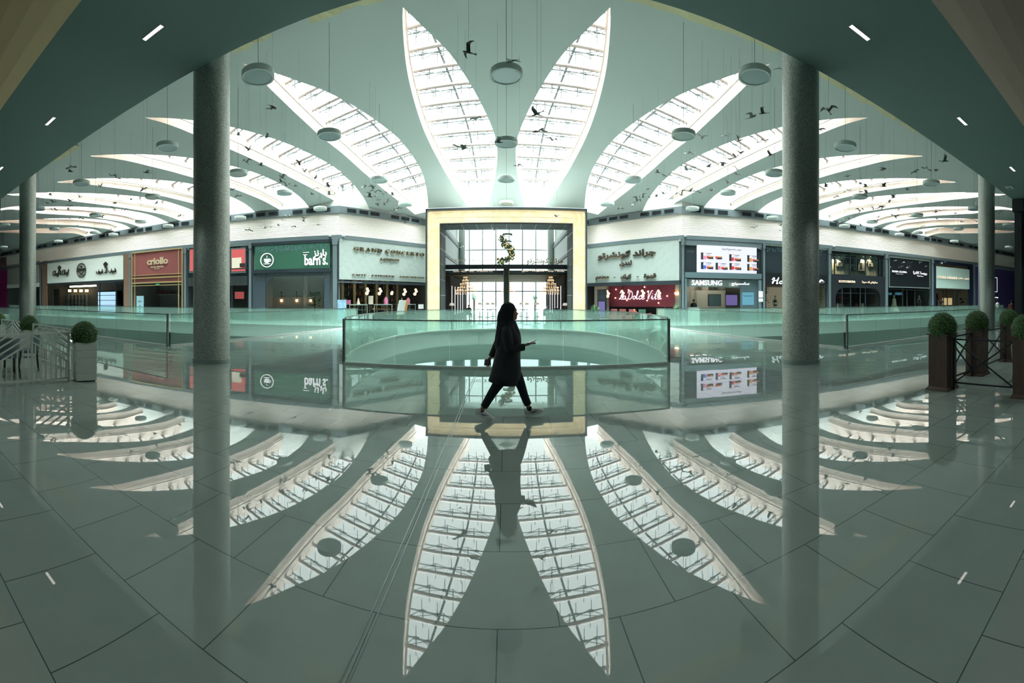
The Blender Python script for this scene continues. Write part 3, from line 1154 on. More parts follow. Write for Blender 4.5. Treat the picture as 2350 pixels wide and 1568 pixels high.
# ---------------------------------------------------------------- pendant drum lamps on a grid
M['drum'] = mat('drum_white', (0.62, 0.68, 0.66), 0.5)
M['lens'] = mat('drum_lens', (0.34, 0.42, 0.42), 0.18)
PZ = 8.45
def pendant(x, y, lab, z=PZ, r=0.5, top=None):
    root = empty('pendant_lamp', (x, y, z), 0, lab, 'pendant lamp', 'white drum pendant lamps under the vault')
    mb = MB()
    mb.lathe([(r - 0.07, 0.0), (r - 0.005, 0.0), (r, 0.01), (r, 0.17), (r - 0.01, 0.18), (0.0, 0.18)], n=40)
    mb.build('drum', M['drum'], root, smooth=True)
    mb = MB()
    mb.lathe([(r - 0.07, 0.001), (r - 0.08, 0.02), (0.0, 0.02)], n=40)
    mb.build('lens', M['lens'], root, smooth=True)
    mb = MB()
    zt = (top or S(x, y)) - z
    mb.tube([(0, 0, 0.18), (0, 0, zt)], 0.008, 6)
    mb.build('cable', M['rod'], root)
    return root
cols = [0, 7.1, 13.4, 20.5, 27.6, 34.7, 41.8, 48.9]
rows = {0: [12.3, 17.6, 22.9, 28.5], 1: [10.1, 15.2, 21.9, 27.9], 2: [12.1, 17.2, 22.0, 27.1], 3: [11.8, 17.2, 22.0, 26.6],
        4: [12.2, 17.2, 21.8, 25.0], 5: [12.0, 17.0, 21.5, 23.8], 6: [12, 17, 21.0], 7: [12, 16.8, 20.3]}
dist = ['nearest the walkway', 'second from the walkway', 'third from the walkway', 'farthest, by the facade']
for ci, x in enumerate(cols):
    for sd in ((-1, 1) if ci else (1,)):
        for ri, y in enumerate(rows[ci]):
            nm = 'the middle file' if ci == 0 else 'the %s file %s of the middle' % (ordinal(ci), side_word[sd])
            pendant(sd * x, y, 'white drum pendant in %s, %s' % (nm, dist[ri] if ri < 3 or len(rows[ci]) == 4 else 'farthest'))

# ---------------------------------------------------------------- suspended bird sculptures
M['bird'] = mat('bird_bronze', (0.055, 0.06, 0.055), 0.45, 0.3)
def bird_mesh(flap, span=0.78):
    mb = MB()
    h = span / 2
    mb.tube([(-0.20, 0, 0), (-0.12, 0, 0.008), (0, 0, 0.012), (0.10, 0, 0.015), (0.16, 0, 0.02), (0.19, 0, 0.022), (0.235, 0, 0.012)],
            [0.008, 0.022, 0.036, 0.034, 0.022, 0.022, 0.003], 8)
    mb.add([(-0.18, -0.012, 0.004), (-0.18, 0.012, 0.004), (-0.31, 0.05, 0.0), (-0.31, -0.05, 0.0), (-0.18, 0, -0.006), (-0.31, 0, -.006)], [(0, 1, 2, 3), (0, 3, 5, 4), (1, 4, 5, 2)])
    for s_ in (-1, 1):
        z1, z2 = 0.22 * flap, 0.16 * flap + 0.05
        top = [(0.09, s_ * 0.02, 0.02), (0.12, s_ * h * 0.45, 0.02 + z1), (0.02, s_ * h * 0.8, z2), (-0.10, s_ * h, z2 - 0.06),
               (-0.02, s_ * h * 0.62, z1 * 0.9), (-0.03, s_ * h * 0.4, z1 * 0.9), (-0.07, s_ * 0.02, 0.01)]
        bot = [(a, b, c - 0.012) for a, b, c in top]
        n = len(top)
        f1 = [(0, 1, 5, 6), (1, 2, 4, 5), (2, 3, 4)]
        fs = f1 + [tuple(i + n for i in f[::-1]) for f in f1] + [(i, (i + 1) % n, (i + 1) % n + n, i + n) for i in range(n)]
        mb.add(top + bot, fs)
    return mb
bird_protos = []
for fl in (0.6, 1.0, -0.45, 0.2):
    b = bird_mesh(fl)
    me = bpy.data.meshes.new('bird')
    me.from_pydata(b.v, [], b.f)
    me.materials.append(M['bird'])
    bird_protos.append(me)
wire_me = {}
B1 = [(1815,712),(1585,898),(1660,998),(1643,1083),(1735,1103),(1775,912),(1990,1080),(1948,1095),(2028,1145),(2100,1185),(1880,1187),(1875,1213),(1908,1238),(1965,1240),(2255,1255),(2190,1240),(2110,1252),(2085,1295),(2195,1298),(1545,1265),(1585,1303),(472,1110),(470,1145),(765,1168),(980,1152),(668,1243),(955,1258),(873,1325),(765,1350),(748,1384),(828,1405),(1035,1400),(1040,1355),(1195,1435),(540,1452),(335,1300),(355,1348),(315,1355),(262,1388),(465,1375),(470,1340),(362,1390),(455,1398),(470,1460),(310,1500),(345,1525),(515,1503),(680,1450),(740,1530),(530,1315),(2030,1455),(2020,1475),(1885,1468),(1915,1447),(2125,1500),(1855,1505),(1805,1515),(1765,1520),(1960,1507),(1660,1530)]
B2 = [(890,365),(1190,425),(940,822),(835,1085),(815,1018),(865,1028),(1362,790),(1390,897),(1470,972),(1242,1138),(1090,985),(180,1283),(225,1290),(345,1290),(245,1330),(300,1343),(205,1362),(250,1360),(270,1383),(330,1392),(260,1410),(310,1418),(370,1447),(410,1437),(365,1350),(2200,1195),(2245,1217),(2125,1310),(2095,1365),(2145,1367),(2055,1390),(2025,1415),(2185,1360),(2275,1380),(2240,1340),(1937,1437),(1498,1498)]
B3 = [(730,485),(585,757),(510,783),(1020,740),(963,865),(338,905),(578,932),(178,920),(98,1015),(425,940),(430,1020),(403,1047),(635,1035),(370,1060),(218,1112),(75,1128),(130,1115),(320,1088),(413,1132),(410,1163),(350,1220),(237,1272),(40,1300),(95,1275),(145,1272),(1145,1175),(1385,1122),(1595,1147),(1675,1120),(1735,1132),(1793,1075),(1000,1245),(1235,1227),(1270,1245),(1388,1243),(1545,1258),(1145,1267),(1235,1280),(1275,1288),(1075,1307),(1455,1317),(1425,1337),(1370,1375),(1320,1397),(1375,1395),(1230,1408),(1350,1450),(1480,1440),(1460,1437),(1160,1460),(1200,1462),(1100,1483),(1235,1505),(1285,1475),(1345,1470),(1735,1398),(1735,1410),(1910,1480),(1740,1460),(1745,1527),(1865,1425),(2003,1475),(2155,1425),(1565,1445),(1650,1505),(525,1520),(700,1505),(700,1535)]
BX = [(2054,599),(2074,603),(2091,604),(2112,602),(2043,612),(2067,613),(2087,614),(2125,611),(2083,616),(2159,598),(2169,602),(2161,606),(1648,556),(1652,559),(1700,566),(1586,578),(1747,573),(930,512),(1062,565),(1133,528),(1278,497)]
spots = [(x * .3444, y * .3444) for x, y in B1] + [(780 + x * .3319, y * .3319) for x, y in B2] + [(1550 + x * .3444, y * .3444) for x, y in B3] + BX
def leaf_of(px, py):
    q = px if px <= 1163 else 2326 - px
    for i, (u_, l_) in enumerate(LEAF):
        if pin(u_ + l_[::-1], q, py):
            return i
    return None
regions = {}
taken = [Vector((sd * x, y, 0.95)) for ci, x in enumerate(cols) for sd in (-1, 1) for y in rows[ci]]
rb = random.Random(11)
for px, py in spots:
    A_ = CY - py
    th = (px - CX) / F
    c0, s0 = math.cos(th), math.sin(th)
    lim = 3.0
    while lim < 60 and lim * c0 < wall_y_raw(lim * s0) - 1.2 and not (abs(lim * s0) < 6.6 and lim * c0 > 29.0):
        lim += 0.25
    d = min((rb.uniform(7.6, 9.8) - EYE) * F / A_, lim)
    def bad(p):
        if p.z > S(p.x, p.y) - 0.4:
            return True
        if 13.7 < p.y < 15.4:
            return True
        return any(abs(p.x - q.x) < q.z and abs(p.y - q.y) < q.z for q in taken)
    sgn = -1 if d * c0 > 16 or d > lim * .9 else 1
    for k_ in range(160):
        p = at(px, py, d)
        if p.y < 9.2:
            sgn = 1
        if p.y > 9.2 and not bad(p):
            break
        d *= 1 + 0.012 * sgn
        if d > lim:
            d, sgn = lim, -1
    taken.append(Vector((p.x, p.y, 0.5)))
    lf = leaf_of(px, py)
    sd = 'left' if px < 1163 else 'right'
    if lf is not None:
        reg = 'against the %s skylight %s of the middle' % (ordinal(lf + 1), sd)
    elif abs(px - 1162) < 190 and py > 475:
        reg = 'before the onyx portal'
    elif py > 572:
        reg = 'before the %s shop signs' % sd
    elif py > 476 + max(0, abs(px - 1162) - 390) * 0.07:
        reg = 'before the %s wavy white frieze' % sd
    else:
        reg = 'against the plain vault on the %s' % sd
    regions.setdefault(reg, []).append((px, py, p))
for reg, lst in regions.items():
    lst.sort(key=lambda q: q[0])
    for k, (px, py, p) in enumerate(lst):
        o = bpy.data.objects.new('bird_sculpture', rb.choice(bird_protos))
        COL.objects.link(o)
        o.location = p
        o.rotation_euler = (rb.uniform(-.35, .35), rb.uniform(-.25, .25), rb.uniform(0, 2 * PI))
        o.scale = (rb.uniform(0.62, 0.95),) * 3
        pos = 'only one' if len(lst) == 1 else ('leftmost' if k == 0 else ('rightmost' if k == len(lst) - 1 else ordinal(k + 1) + ' from the left'))
        tag(o, 'bird sculpture %s, %s' % (reg, pos), 'bird sculpture', 'bird sculptures hanging on wires')
        top = (S(p.x, p.y) if p.y < 34 else 10.5)
        wm = MB()
        inv = o.matrix_basis.inverted()
        wm.tube([inv @ (p + Vector((0, 0, 0.01))), inv @ Vector((p.x, p.y, top))], 0.004, 4, False)
        wm.build('hanging_wire', M['rod'], o)
# ---------------------------------------------------------------- lettering
AR = {'ا': (0xFE8D, 2), 'آ': (0xFE81, 2), 'ب': (0xFE8F, 4), 'ة': (0xFE93, 2), 'ت': (0xFE95, 4), 'ج': (0xFE9D, 4), 'د': (0xFEA9, 2), 'ر': (0xFEAD, 2), 'ز': (0xFEAF, 2),
      'س': (0xFEB1, 4), 'ش': (0xFEB5, 4), 'ص': (0xFEB9, 4), 'ض': (0xFEBD, 4), 'ط': (0xFEC1, 4), 'ع': (0xFEC9, 4), 'ف': (0xFED1, 4), 'ق': (0xFED5, 4), 'ك': (0xFED9, 4),
      'ل': (0xFEDD, 4), 'م': (0xFEE1, 4), 'ن': (0xFEE5, 4), 'ه': (0xFEE9, 4), 'و': (0xFEED, 2), 'ي': (0xFEF1, 4)}
def arabic(s):
    out = []
    for wd in s.split(' '):
        res = []
        i = 0
        prev_join = False
        while i < len(wd):
            c = wd[i]
            if c == 'ل' and i + 1 < len(wd) and wd[i + 1] == 'ا':
                res.append(chr(0xFEFB + (1 if prev_join else 0)))
                prev_join = False
                i += 2
                continue
            if c not in AR:
                res.append(c)
                prev_join = False
                i += 1
                continue
            base, n = AR[c]
            nxt = i + 1 < len(wd) and wd[i + 1] in AR
            if n == 2:
                res.append(chr(base + (1 if prev_join else 0)))
                prev_join = False
            else:
                res.append(chr(base + ((3 if nxt else 1) if prev_join else (2 if nxt else 0))))
                prev_join = nxt
            i += 1
        out.append(''.join(reversed(res)))
    return ' '.join(reversed(out))
_dg = None
def text_geo(body, bold=0.0, ext=0.0, space=1.0):
    c = bpy.data.curves.new('t', 'FONT')
    c.body = body
    c.resolution_u = 2
    c.offset = bold
    c.extrude = 0.5
    c.space_character = space
    o = bpy.data.objects.new('t', c)
    COL.objects.link(o)
    dg = bpy.context.evaluated_depsgraph_get()
    me = o.evaluated_get(dg).to_mesh()
    vs = [v.co.copy() for v in me.vertices]
    fs = [tuple(p.vertices) for p in me.polygons]
    o.evaluated_get(dg).to_mesh_clear()
    bpy.data.objects.remove(o)
    bpy.data.curves.remove(c)
    return vs, fs
def fit_text(mb, geo, x0, x1, z0, z1, yf, depth):
    """text geometry stretched into the box x0..x1, z0..z1, front face at yf (towards -y)"""
    vs, fs = geo
    ax, bx = min(v.x for v in vs), max(v.x for v in vs)
    az, bz = min(v.y for v in vs), max(v.y for v in vs)
    mb.add([(x0 + (v.x - ax) / (bx - ax) * (x1 - x0), yf + (0 if v.z > 0 else depth), z0 + (v.y - az) / (bz - az) * (z1 - z0)) for v in vs], fs)

def serif_geo(txt, gap=0.16):
    """roman capitals with thick and thin strokes and bracket serifs, built as flat outlines"""
    V, Fc = [], []
    def quad(*p):
        n = len(V)
        V.extend(p)
        Fc.append(tuple(range(n, n + len(p))))
    def rect(a, b, c, d):
        quad((a, c), (b, c), (b, d), (a, d))
    def stem(x, w_=0.17, top=True, bot=True, z0=0, z1=1):
        rect(x, x + w_, z0, z1)
        if bot:
            rect(x - .07, x + w_ + .07, z0, z0 + .05)
        if top:
            rect(x - .07, x + w_ + .07, z1 - .05, z1)
    def ring(cx_, cz, rx, rz, tx, tz, a0, a1, n=18):
        for k in range(n):
            a, b = [math.radians(a0 + (a1 - a0) * q / n) for q in (k, k + 1)]
            quad((cx_ + rx * math.cos(a), cz + rz * math.sin(a)), (cx_ + rx * math.cos(b), cz + rz * math.sin(b)),
                 (cx_ + (rx - tx) * math.cos(b), cz + (rz - tz) * math.sin(b)), (cx_ + (rx - tx) * math.cos(a), cz + (rz - tz) * math.sin(a)))
    def diag(x0, z0, x1, z1, w_):
        quad((x0, z0), (x0 + w_, z0), (x1 + w_, z1), (x1, z1))
    x = 0.0
    for ch in txt:
        if ch == ' ':
            x += 0.45
            continue
        n0 = len(V)
        wd = 0.8
        if ch in 'OQ':
            ring(.43, .5, .43, .52, .16, .06, 0, 360, 28); wd = .86
        elif ch in 'CG':
            ring(.43, .5, .43, .52, .16, .06, 45, 315, 24); rect(.70, .76, .66, .9)
            if ch == 'G':
                rect(.60, .77, .08, .45); rect(.52, .85, .40, .45)
            wd = .84
        elif ch == 'D':
            stem(.08); ring(.25, .5, .58, .5, .17, .06, -90, 90); wd = .86
        elif ch in 'RPB':
            stem(.08); ring(.25, .74, .38, .26, .15, .05, -90, 90)
            if ch == 'R':
                diag(.62, 0, .3, .5, .17); rect(.58, .88, 0, .05); wd = .84
            else:
                wd = .66
            if ch == 'B':
                ring(.25, .25, .42, .27, .16, .05, -90, 90); wd = .72
        elif ch == 'A':
            diag(.08, 0, .38, 1, .06); diag(.62, 0, .32, 1, .17); rect(.2, .65, .28, .33); rect(.0, .24, 0, .05); rect(.55, .88, 0, .05); wd = .86
        elif ch == 'N':
            stem(.1, .06); stem(.72, .06, True, False); diag(.66, 0, .06, 1, .16); wd = .88
        elif ch in 'EFLÈ':
            stem(.08, top=(ch == 'L'))
            if ch != 'L':
                rect(.08, .64, .95, 1); rect(.6, .64, .8, 1); rect(.2, .48, .49, .54)
            if ch == 'È':
                quad((.42, 1.06), (.5, 1.06), (.38, 1.22), (.24, 1.22))
            if ch != 'F':
                rect(.08, .66, 0, .05); rect(.62, .66, 0, .22)
            wd = .68
        elif ch == 'T':
            stem(.3, top=False); rect(.02, .75, .95, 1); rect(.02, .06, .78, 1); rect(.71, .75, .78, 1); wd = .77
        elif ch == 'I':
            stem(.08); wd = .33
        elif ch == 'U':
            stem(.08, bot=False, z0=.3); stem(.64, .06, bot=False, z0=.3); ring(.39, .32, .31, .34, .14, .08, 180, 360); wd = .82
        elif ch == 'S':
            ring(.32, .74, .27, .28, .12, .06, 40, 270); ring(.30, .26, .29, .28, .14, .06, -140, 90); rect(.52, .56, .72, .92); rect(.02, .06, .08, .28); wd = .62
        elif ch == '-':
            rect(.1, .5, .42, .5); wd = .6
        elif ch == 'H':
            stem(.08); stem(.6); rect(.2, .65, .48, .54); wd = .86
        elif ch == 'Z':
            rect(.05, .7, .95, 1); rect(.05, .7, 0, .05); diag(.05, .02, .5, .98, .18); wd = .75
        for k in range(n0, len(V)):
            V[k] = (V[k][0] + x, V[k][1])
        x += wd + gap
    vs, fs = [], []
    for f in Fc:
        n = len(vs)
        m = len(f)
        p = [V[i] for i in f]
        ar = sum(p[i][0] * p[(i + 1) % m][1] - p[(i + 1) % m][0] * p[i][1] for i in range(m))
        if ar < 0:
            p = p[::-1]
        vs += [Vector((a, b, 0.5)) for a, b in p] + [Vector((a, b, -0.5)) for a, b in p]
        fs.append(tuple(range(n, n + m)))
        fs.append(tuple(range(n + 2 * m - 1, n + m - 1, -1)))
        fs += [(n + i, n + m + i, n + m + (i + 1) % m, n + (i + 1) % m) for i in range(m)]
    return vs, fs
SCRIPT = {
 'L': [(.05,.72),(.12,.92),(.3,1.0),(.36,.85),(.28,.5),(.15,.1),(.03,.03),(.05,.14),(.2,.1),(.4,.02),(.55,.12)],
 'a': [(.38,.38),(.2,.42),(.06,.25),(.1,.05),(.25,.03),(.36,.2),(.4,.42),(.37,.12),(.45,.03),(.55,.12)],
 'D': [(.3,.9),(.2,.5),(.1,.08),(.02,.05),(.1,.12),(.3,.02),(.6,.2),(.68,.6),(.5,.92),(.2,1.0),(.02,.85),(.06,.7)],
 'o': [(.25,.42),(.08,.3),(.08,.1),(.22,.02),(.36,.14),(.36,.33),(.24,.42),(.3,.34),(.5,.36)],
 'l': [(0,.12),(.2,.5),(.3,.85),(.22,1.0),(.14,.8),(.14,.2),(.22,.03),(.34,.12)],
 'c': [(.36,.36),(.22,.42),(.07,.28),(.08,.08),(.22,.02),(.4,.14)],
 'e': [(.06,.2),(.3,.26),(.32,.38),(.2,.43),(.07,.28),(.08,.08),(.22,.02),(.42,.14)],
 'V': [(.0,.8),(.1,.97),(.2,.9),(.2,.5),(.22,.03),(.4,.5),(.6,.95),(.75,.95)],
 'i': [(0,.12),(.14,.42),(.12,.12),(.2,.02),(.32,.12)],
 't': [(0,.12),(.2,.6),(.26,.85),(.14,.2),(.2,.02),(.32,.12)],
 'C': [(.5,.8),(.35,.97),(.15,.8),(.08,.4),(.15,.08),(.35,.03),(.5,.2)],
 'h': [(0,.1),(.2,.6),(.25,.95),(.16,.98),(.12,.6),(.08,.02),(.15,.3),(.28,.42),(.32,.3),(.3,.05),(.4,.05)],
 'f': [(0,.1),(.2,.5),(.3,.9),(.22,1.0),(.14,.7),(.08,-.2),(0,-.3),(.02,-.1),(.3,.1)],
 '&': [(.45,.35),(.3,.05),(.1,.08),(.08,.3),(.35,.6),(.3,.85),(.15,.8),(.2,.5),(.5,.02)],
 'H': [(.0,.6),(.15,.9),(.2,.5),(.1,.02),(.12,.4),(.5,.55),(.6,.95),(.55,.5),(.5,.02),(.65,.1)],
 'x': [(.02,.4),(.15,.35),(.25,.05),(.4,.05)],
}
def catmull(p, n=5):
    out = []
    for i in range(len(p) - 1):
        p0, p1, p2, p3 = p[max(0, i - 1)], p[i], p[i + 1], p[min(len(p) - 1, i + 2)]
        for k in range(n):
            t = k / n
            out.append(tuple(0.5 * (2 * b + (c - a) * t + (2 * a - 5 * b + 4 * c - d) * t * t + (3 * b - a - 3 * c + d) * t ** 3) for a, b, c, d in zip(p0, p1, p2, p3)))
    out.append(p[-1])
    return out
def script_text(mb, txt, x0, x1, z0, z1, y, r):
    x, strokes = 0.0, []
    for ch in txt:
        if ch == ' ':
            x += .28
            continue
        s_ = catmull(SCRIPT[ch])
        strokes.append([(a + x + b * .12, b) for a, b in s_])
        if ch == 'i':
            strokes.append([(x + .2, .62), (x + .22, .66)])
        if ch == 't':
            strokes.append([(x + .05, .55), (x + .42, .6)])
        if ch == 'f':
            strokes.append([(x + .04, .42), (x + .36, .46)])
        if ch == 'x':
            strokes.append([(x + .4, .42), (x + .05, .02)])
        x += {'L': .5, 'D': .75, 'V': .62, 'C': .52, 'H': .72, '&': .55}.get(ch, .42)
    w_ = max(a for s_ in strokes for a, b in s_)
    lo = min(b for s_ in strokes for a, b in s_)
    for s_ in strokes:
        mb.tube([(x0 + a / w_ * (x1 - x0), y, z0 + (b - lo) / (1 - lo) * (z1 - z0)) for a, b in s_], r, 6)

# ---------------------------------------------------------------- shopfronts set in the facades
def emat(name, col, es):
    return mat(name, tuple(c * .2 for c in col), 0.5, 0, col, es)
M.update(
    signwhite=mat('sign_cream', (0.62, 0.66, 0.61), 0.5), letwhite=emat('letter_white', (0.95, 0.97, 1.0), 1.05), letdark=mat('letter_dark', (0.03, 0.024, 0.02), 0.3),
    letwarm=emat('letter_warm', (1.0, 0.80, 0.60), 0.9), red=mat('oxblood', (0.20, 0.058, 0.055), 0.5), brass=mat('brass_line', (0.46, 0.34, 0.17), 0.4, 0.4),
    cream=emat('cream_letter', (0.85, 0.70, 0.45), 0.35), brown=mat('brown_pilaster', (0.15, 0.09, 0.06), 0.5), green=mat('deep_green', (0.035, 0.10, 0.068), 0.3),
    inner=mat('shop_inner', (0.10, 0.095, 0.09), 0.7), innergrey=mat('shop_inner_grey', (0.34, 0.36, 0.34), 0.7), innerbeige=mat('shop_inner_beige', (0.42, 0.37, 0.31), 0.7),
    lamp=emat('warm_lamp', (1.0, 0.62, 0.30), 9.0), bulb=emat('globe_lamp', (1.0, 0.74, 0.52), 1.5), cool=emat('cool_light', (0.55, 0.75, 1.0), 1.5), spot=emat('ceiling_spot', (1.0, 0.92, 0.8), 10.0),
    redscreen=emat('red_screen', (0.62, 0.11, 0.11), 0.9), whitescreen=emat('white_screen', (0.80, 0.80, 0.92), 0.85), bluescreen=emat('blue_screen', (0.14, 0.40, 0.55), 0.6),
    mint=mat('mint_panel', (0.52, 0.68, 0.63), 0.5), purple=mat('purple_hoarding', (0.05, 0.032, 0.14), 0.6), magenta=mat('magenta_hoarding', (0.30, 0.02, 0.17), 0.5),
    navy=mat('navy_paint', (0.006, 0.012, 0.034), 0.5, spec=0.25), brick=mat('black_brick', (0.009, 0.013, 0.017), 0.7, spec=0.2, bump=0.8, bscale=14), texture=mat('textured_panel', (0.30, 0.31, 0.28), 0.8, noise_amt=0.5, nscale=14, bump=0.6, bscale=20),
    roses=mat('red_rose_wall', (0.16, 0.012, 0.028), 0.7, noise_amt=0.6, nscale=22, bump=1.0, bscale=26), neon=emat('neon_white', (1.0, 0.86, 0.97), 1.8), curtain=mat('pleated_curtain', (0.62, 0.64, 0.56), 0.8),
    skin=mat('skin', (0.42, 0.25, 0.18), 0.5), cloth=mat('dark_cloth', (0.02, 0.025, 0.04), 0.8), tvblue=emat('tv_blue', (0.20, 0.16, 0.42), 0.7), tvdark=mat('tv_dark', (0.02, 0.03, 0.04), 0.2),
    orange=mat('orange_item', (0.55, 0.22, 0.05), 0.6), redi=mat('red_item', (0.45, 0.03, 0.03), 0.5), pink=mat('pink_item', (0.55, 0.16, 0.28), 0.6), blue=mat('blue_item', (0.03, 0.10, 0.42), 0.5), bottle=mat('dark_bottle', (0.03, 0.035, 0.03), 0.15),
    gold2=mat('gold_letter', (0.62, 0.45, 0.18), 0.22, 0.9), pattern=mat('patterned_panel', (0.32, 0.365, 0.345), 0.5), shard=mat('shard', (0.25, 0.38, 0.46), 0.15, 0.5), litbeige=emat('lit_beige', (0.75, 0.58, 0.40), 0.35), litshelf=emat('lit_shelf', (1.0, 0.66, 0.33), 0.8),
    palm=mat('palm_green', (0.07, 0.17, 0.06), 0.5), ivory=mat('ivory', (0.72, 0.62, 0.50), 0.6), fabric=mat('pale_dress', (0.75, 0.66, 0.52), 0.8), exitg=emat('exit_green', (0.05, 0.5, 0.2), 0.8))
SEGD = {nm: (a, b) for nm, a, b in SEG}
class Shop:
    def __init__(s, seg, px0, px1, lab, inner='inner', depth=4.5, name='shopfront', cat='shopfront', ml=0, mr=0):
        a, b = SEGD[seg]
        s.d = (b - a).normalized()
        s.n = Vector((-s.d.y, s.d.x, 0))           # into the wall
        s.a = a
        s.rz = math.atan2(s.d.y, s.d.x)
        s.o = s.a + s.d * s.u(px0)
        s.w = s.u(px1) - s.u(px0)
        s.root = empty(name, s.o, s.rz, lab, cat, None)
        if inner:
            mb = MB()
            H_ = Z_SHOP - 0.16
            mb.box(0.02 + ml, s.w - 0.02 - mr, depth, depth + 0.1, 0, H_)
            mb.slab([(0.02, 0.3), (0.10, 0.3), (0.10 + ml, depth), (0.02 + ml, depth)], 0, H_)
            mb.slab([(s.w - 0.10, 0.3), (s.w - 0.02, 0.3), (s.w - 0.02 - mr, depth), (s.w - 0.10 - mr, depth)], 0, H_)
            mb.slab([(0.02, 0.3), (s.w - 0.02, 0.3), (s.w - 0.02 - mr, depth), (0.02 + ml, depth)], H_ - 0.1, H_)
            mb.build('interior', M[inner], s.root)
    def dist(s, px, y=0.0):
        """distance along the view ray of column px to the facade line set back by y"""
        th = (px - CX) / F
        r = Vector((math.sin(th), math.cos(th), 0))
        return (s.a.dot(s.n) + y) / r.dot(s.n)
    def u(s, px, y=0.0):
        th = (px - CX) / F
        return (Vector((math.sin(th), math.cos(th), 0)) * s.dist(px, y) - s.a).dot(s.d)
    def q(s, px, py, ref=None, y=0.0):
        return s.u(px, y) - (s.o - s.a).dot(s.d), EYE + (CY - py) / F * s.dist(ref or px, y)
    def box(s, nm, m, pa, pb, y0, y1, floor=False, par=None, bevel=0, mb=None):
        xa, za = s.q(*pa, y=y0)
        xb, zb = s.q(*pb, y=y0)
        if floor:
            zb = 0.001
        k = mb or MB()
        k.box(min(xa, xb), max(xa, xb), y0, y1, min(za, zb), max(za, zb))
        if mb is None:
            return k.build(nm, M[m], par or s.root, bevel=bevel)
    def text(s, body, m, pa, pb, yf=-0.12, depth=0.06, bold=0.0, kind='sans', par=None, r=0.03):
        xa, za = s.q(*pa, y=yf)
        xb, zb = s.q(*pb, y=yf)
        mb = MB()
        if kind == 'script':
            script_text(mb, body, xa, xb, zb, za, yf, r)
        else:
            fit_text(mb, serif_geo(body) if kind == 'serif' else text_geo(body, bold), xa, xb, zb, za, yf, depth)
        return mb.build('lettering', M[m], par or s.root)
    def item(s, name, px, py, y, lab, cat, group=None):
        """a separate thing standing inside: returns an empty at that spot (z = given height or floor)"""
        x, z = s.q(px, py, y=y)
        p = s.o + s.d * x + s.n * y
        return empty(name, (p.x, p.y, z), s.rz, lab, cat, group)
pil_n = [20]
def pilaster(seg, px0, px1):
    s = Shop.__new__(Shop)
    a, b = SEGD[seg]
    s.d = (b - a).normalized(); s.n = Vector((-s.d.y, s.d.x, 0)); s.a = a; s.rz = math.atan2(s.d.y, s.d.x)
    s.o = a + s.d * s.u(px0)
    w_ = s.u(px1) - s.u(px0)
    pil_n[0] += 1
    mb = MB()
    mb.box(0, w_, -0.02, 0.6, 0.001, Z_SHOP)
    mb.box(w_ * .18, w_ * .82, -0.12, -0.02, 0.001, Z_SHOP - 0.45)
    mb.box(w_ * .1, w_ * .9, -0.16, -0.02, Z_SHOP - 0.45, Z_SHOP)
    mb.mi = 1
    mb.box(w_ * .82, w_, -0.05, -0.021, 0.001, Z_SHOP)
    mb.box(0, w_ * .18, -0.05, -0.021, 0.001, Z_SHOP)
    o = mb.build('trim_%d' % pil_n[0], [M['greyblue'], M['frame']])
    o.location, o.rotation_euler = s.o, (0, 0, s.rz)
    struct(o)
for seg, a, b in (('left', 91.5, 96), ('left', 297, 302.5), ('left', 422, 430), ('left', 571, 579), ('left', 761.5, 777),
                  ('right', 1562.5, 1571), ('right', 1749, 1756), ('right', 1899, 1907), ('right', 2029.5, 2037.5), ('right', 2136, 2142.5), ('right', 2232.5, 2238)):
    pilaster(seg, a, b)
def glazing(s, p0, p1, mull, m='frame', y=0.12, t=0.05, transom=None):
    xa, za = s.q(*p0)
    xb, zb = s.q(*p1)
    mb = MB()
    mb.box(xa, xb, y, y + 0.02, 0.02, za)
    mb.build('shop_window', M['shopglass'], s.root)
    mb = MB()
    for px in mull:
        x, _ = s.q(px, 690)
        mb.box(x - t, x + t, y - .03, y + .05, 0.001, za)
    mb.box(xa, xb, y - .03, y + .05, za - 0.06, za)
    if transom:
        _, zt = s.q(*transom)
        mb.box(xa, xb, y - .028, y + .048, zt - .03, zt + .03)
    mb.build('window_frame', M[m], s.root)

# --- magenta and grey units at the far left
s = Shop('left', -40, 15, 'magenta hoarding wall at the far left end of the facade', None, name='hoarding', cat='hoarding')
s.box('panel', 'magenta', (-40, 600), (15, 705), 0.0, 0.3, True)
s = Shop('left', 15.5, 91.5, 'plain grey shopfront with textured upper panel between magenta hoarding and white sign', 'innergrey')
s.box('textured_panel', 'texture', (17, 609), (91, 654), -0.05, 0.2)
s.box('ledge', 'white', (16, 654), (91, 658), -0.1, 0.2)
glazing(s, (16, 658), (91, 700), (17, 40, 68, 90.5), 'greyblue')
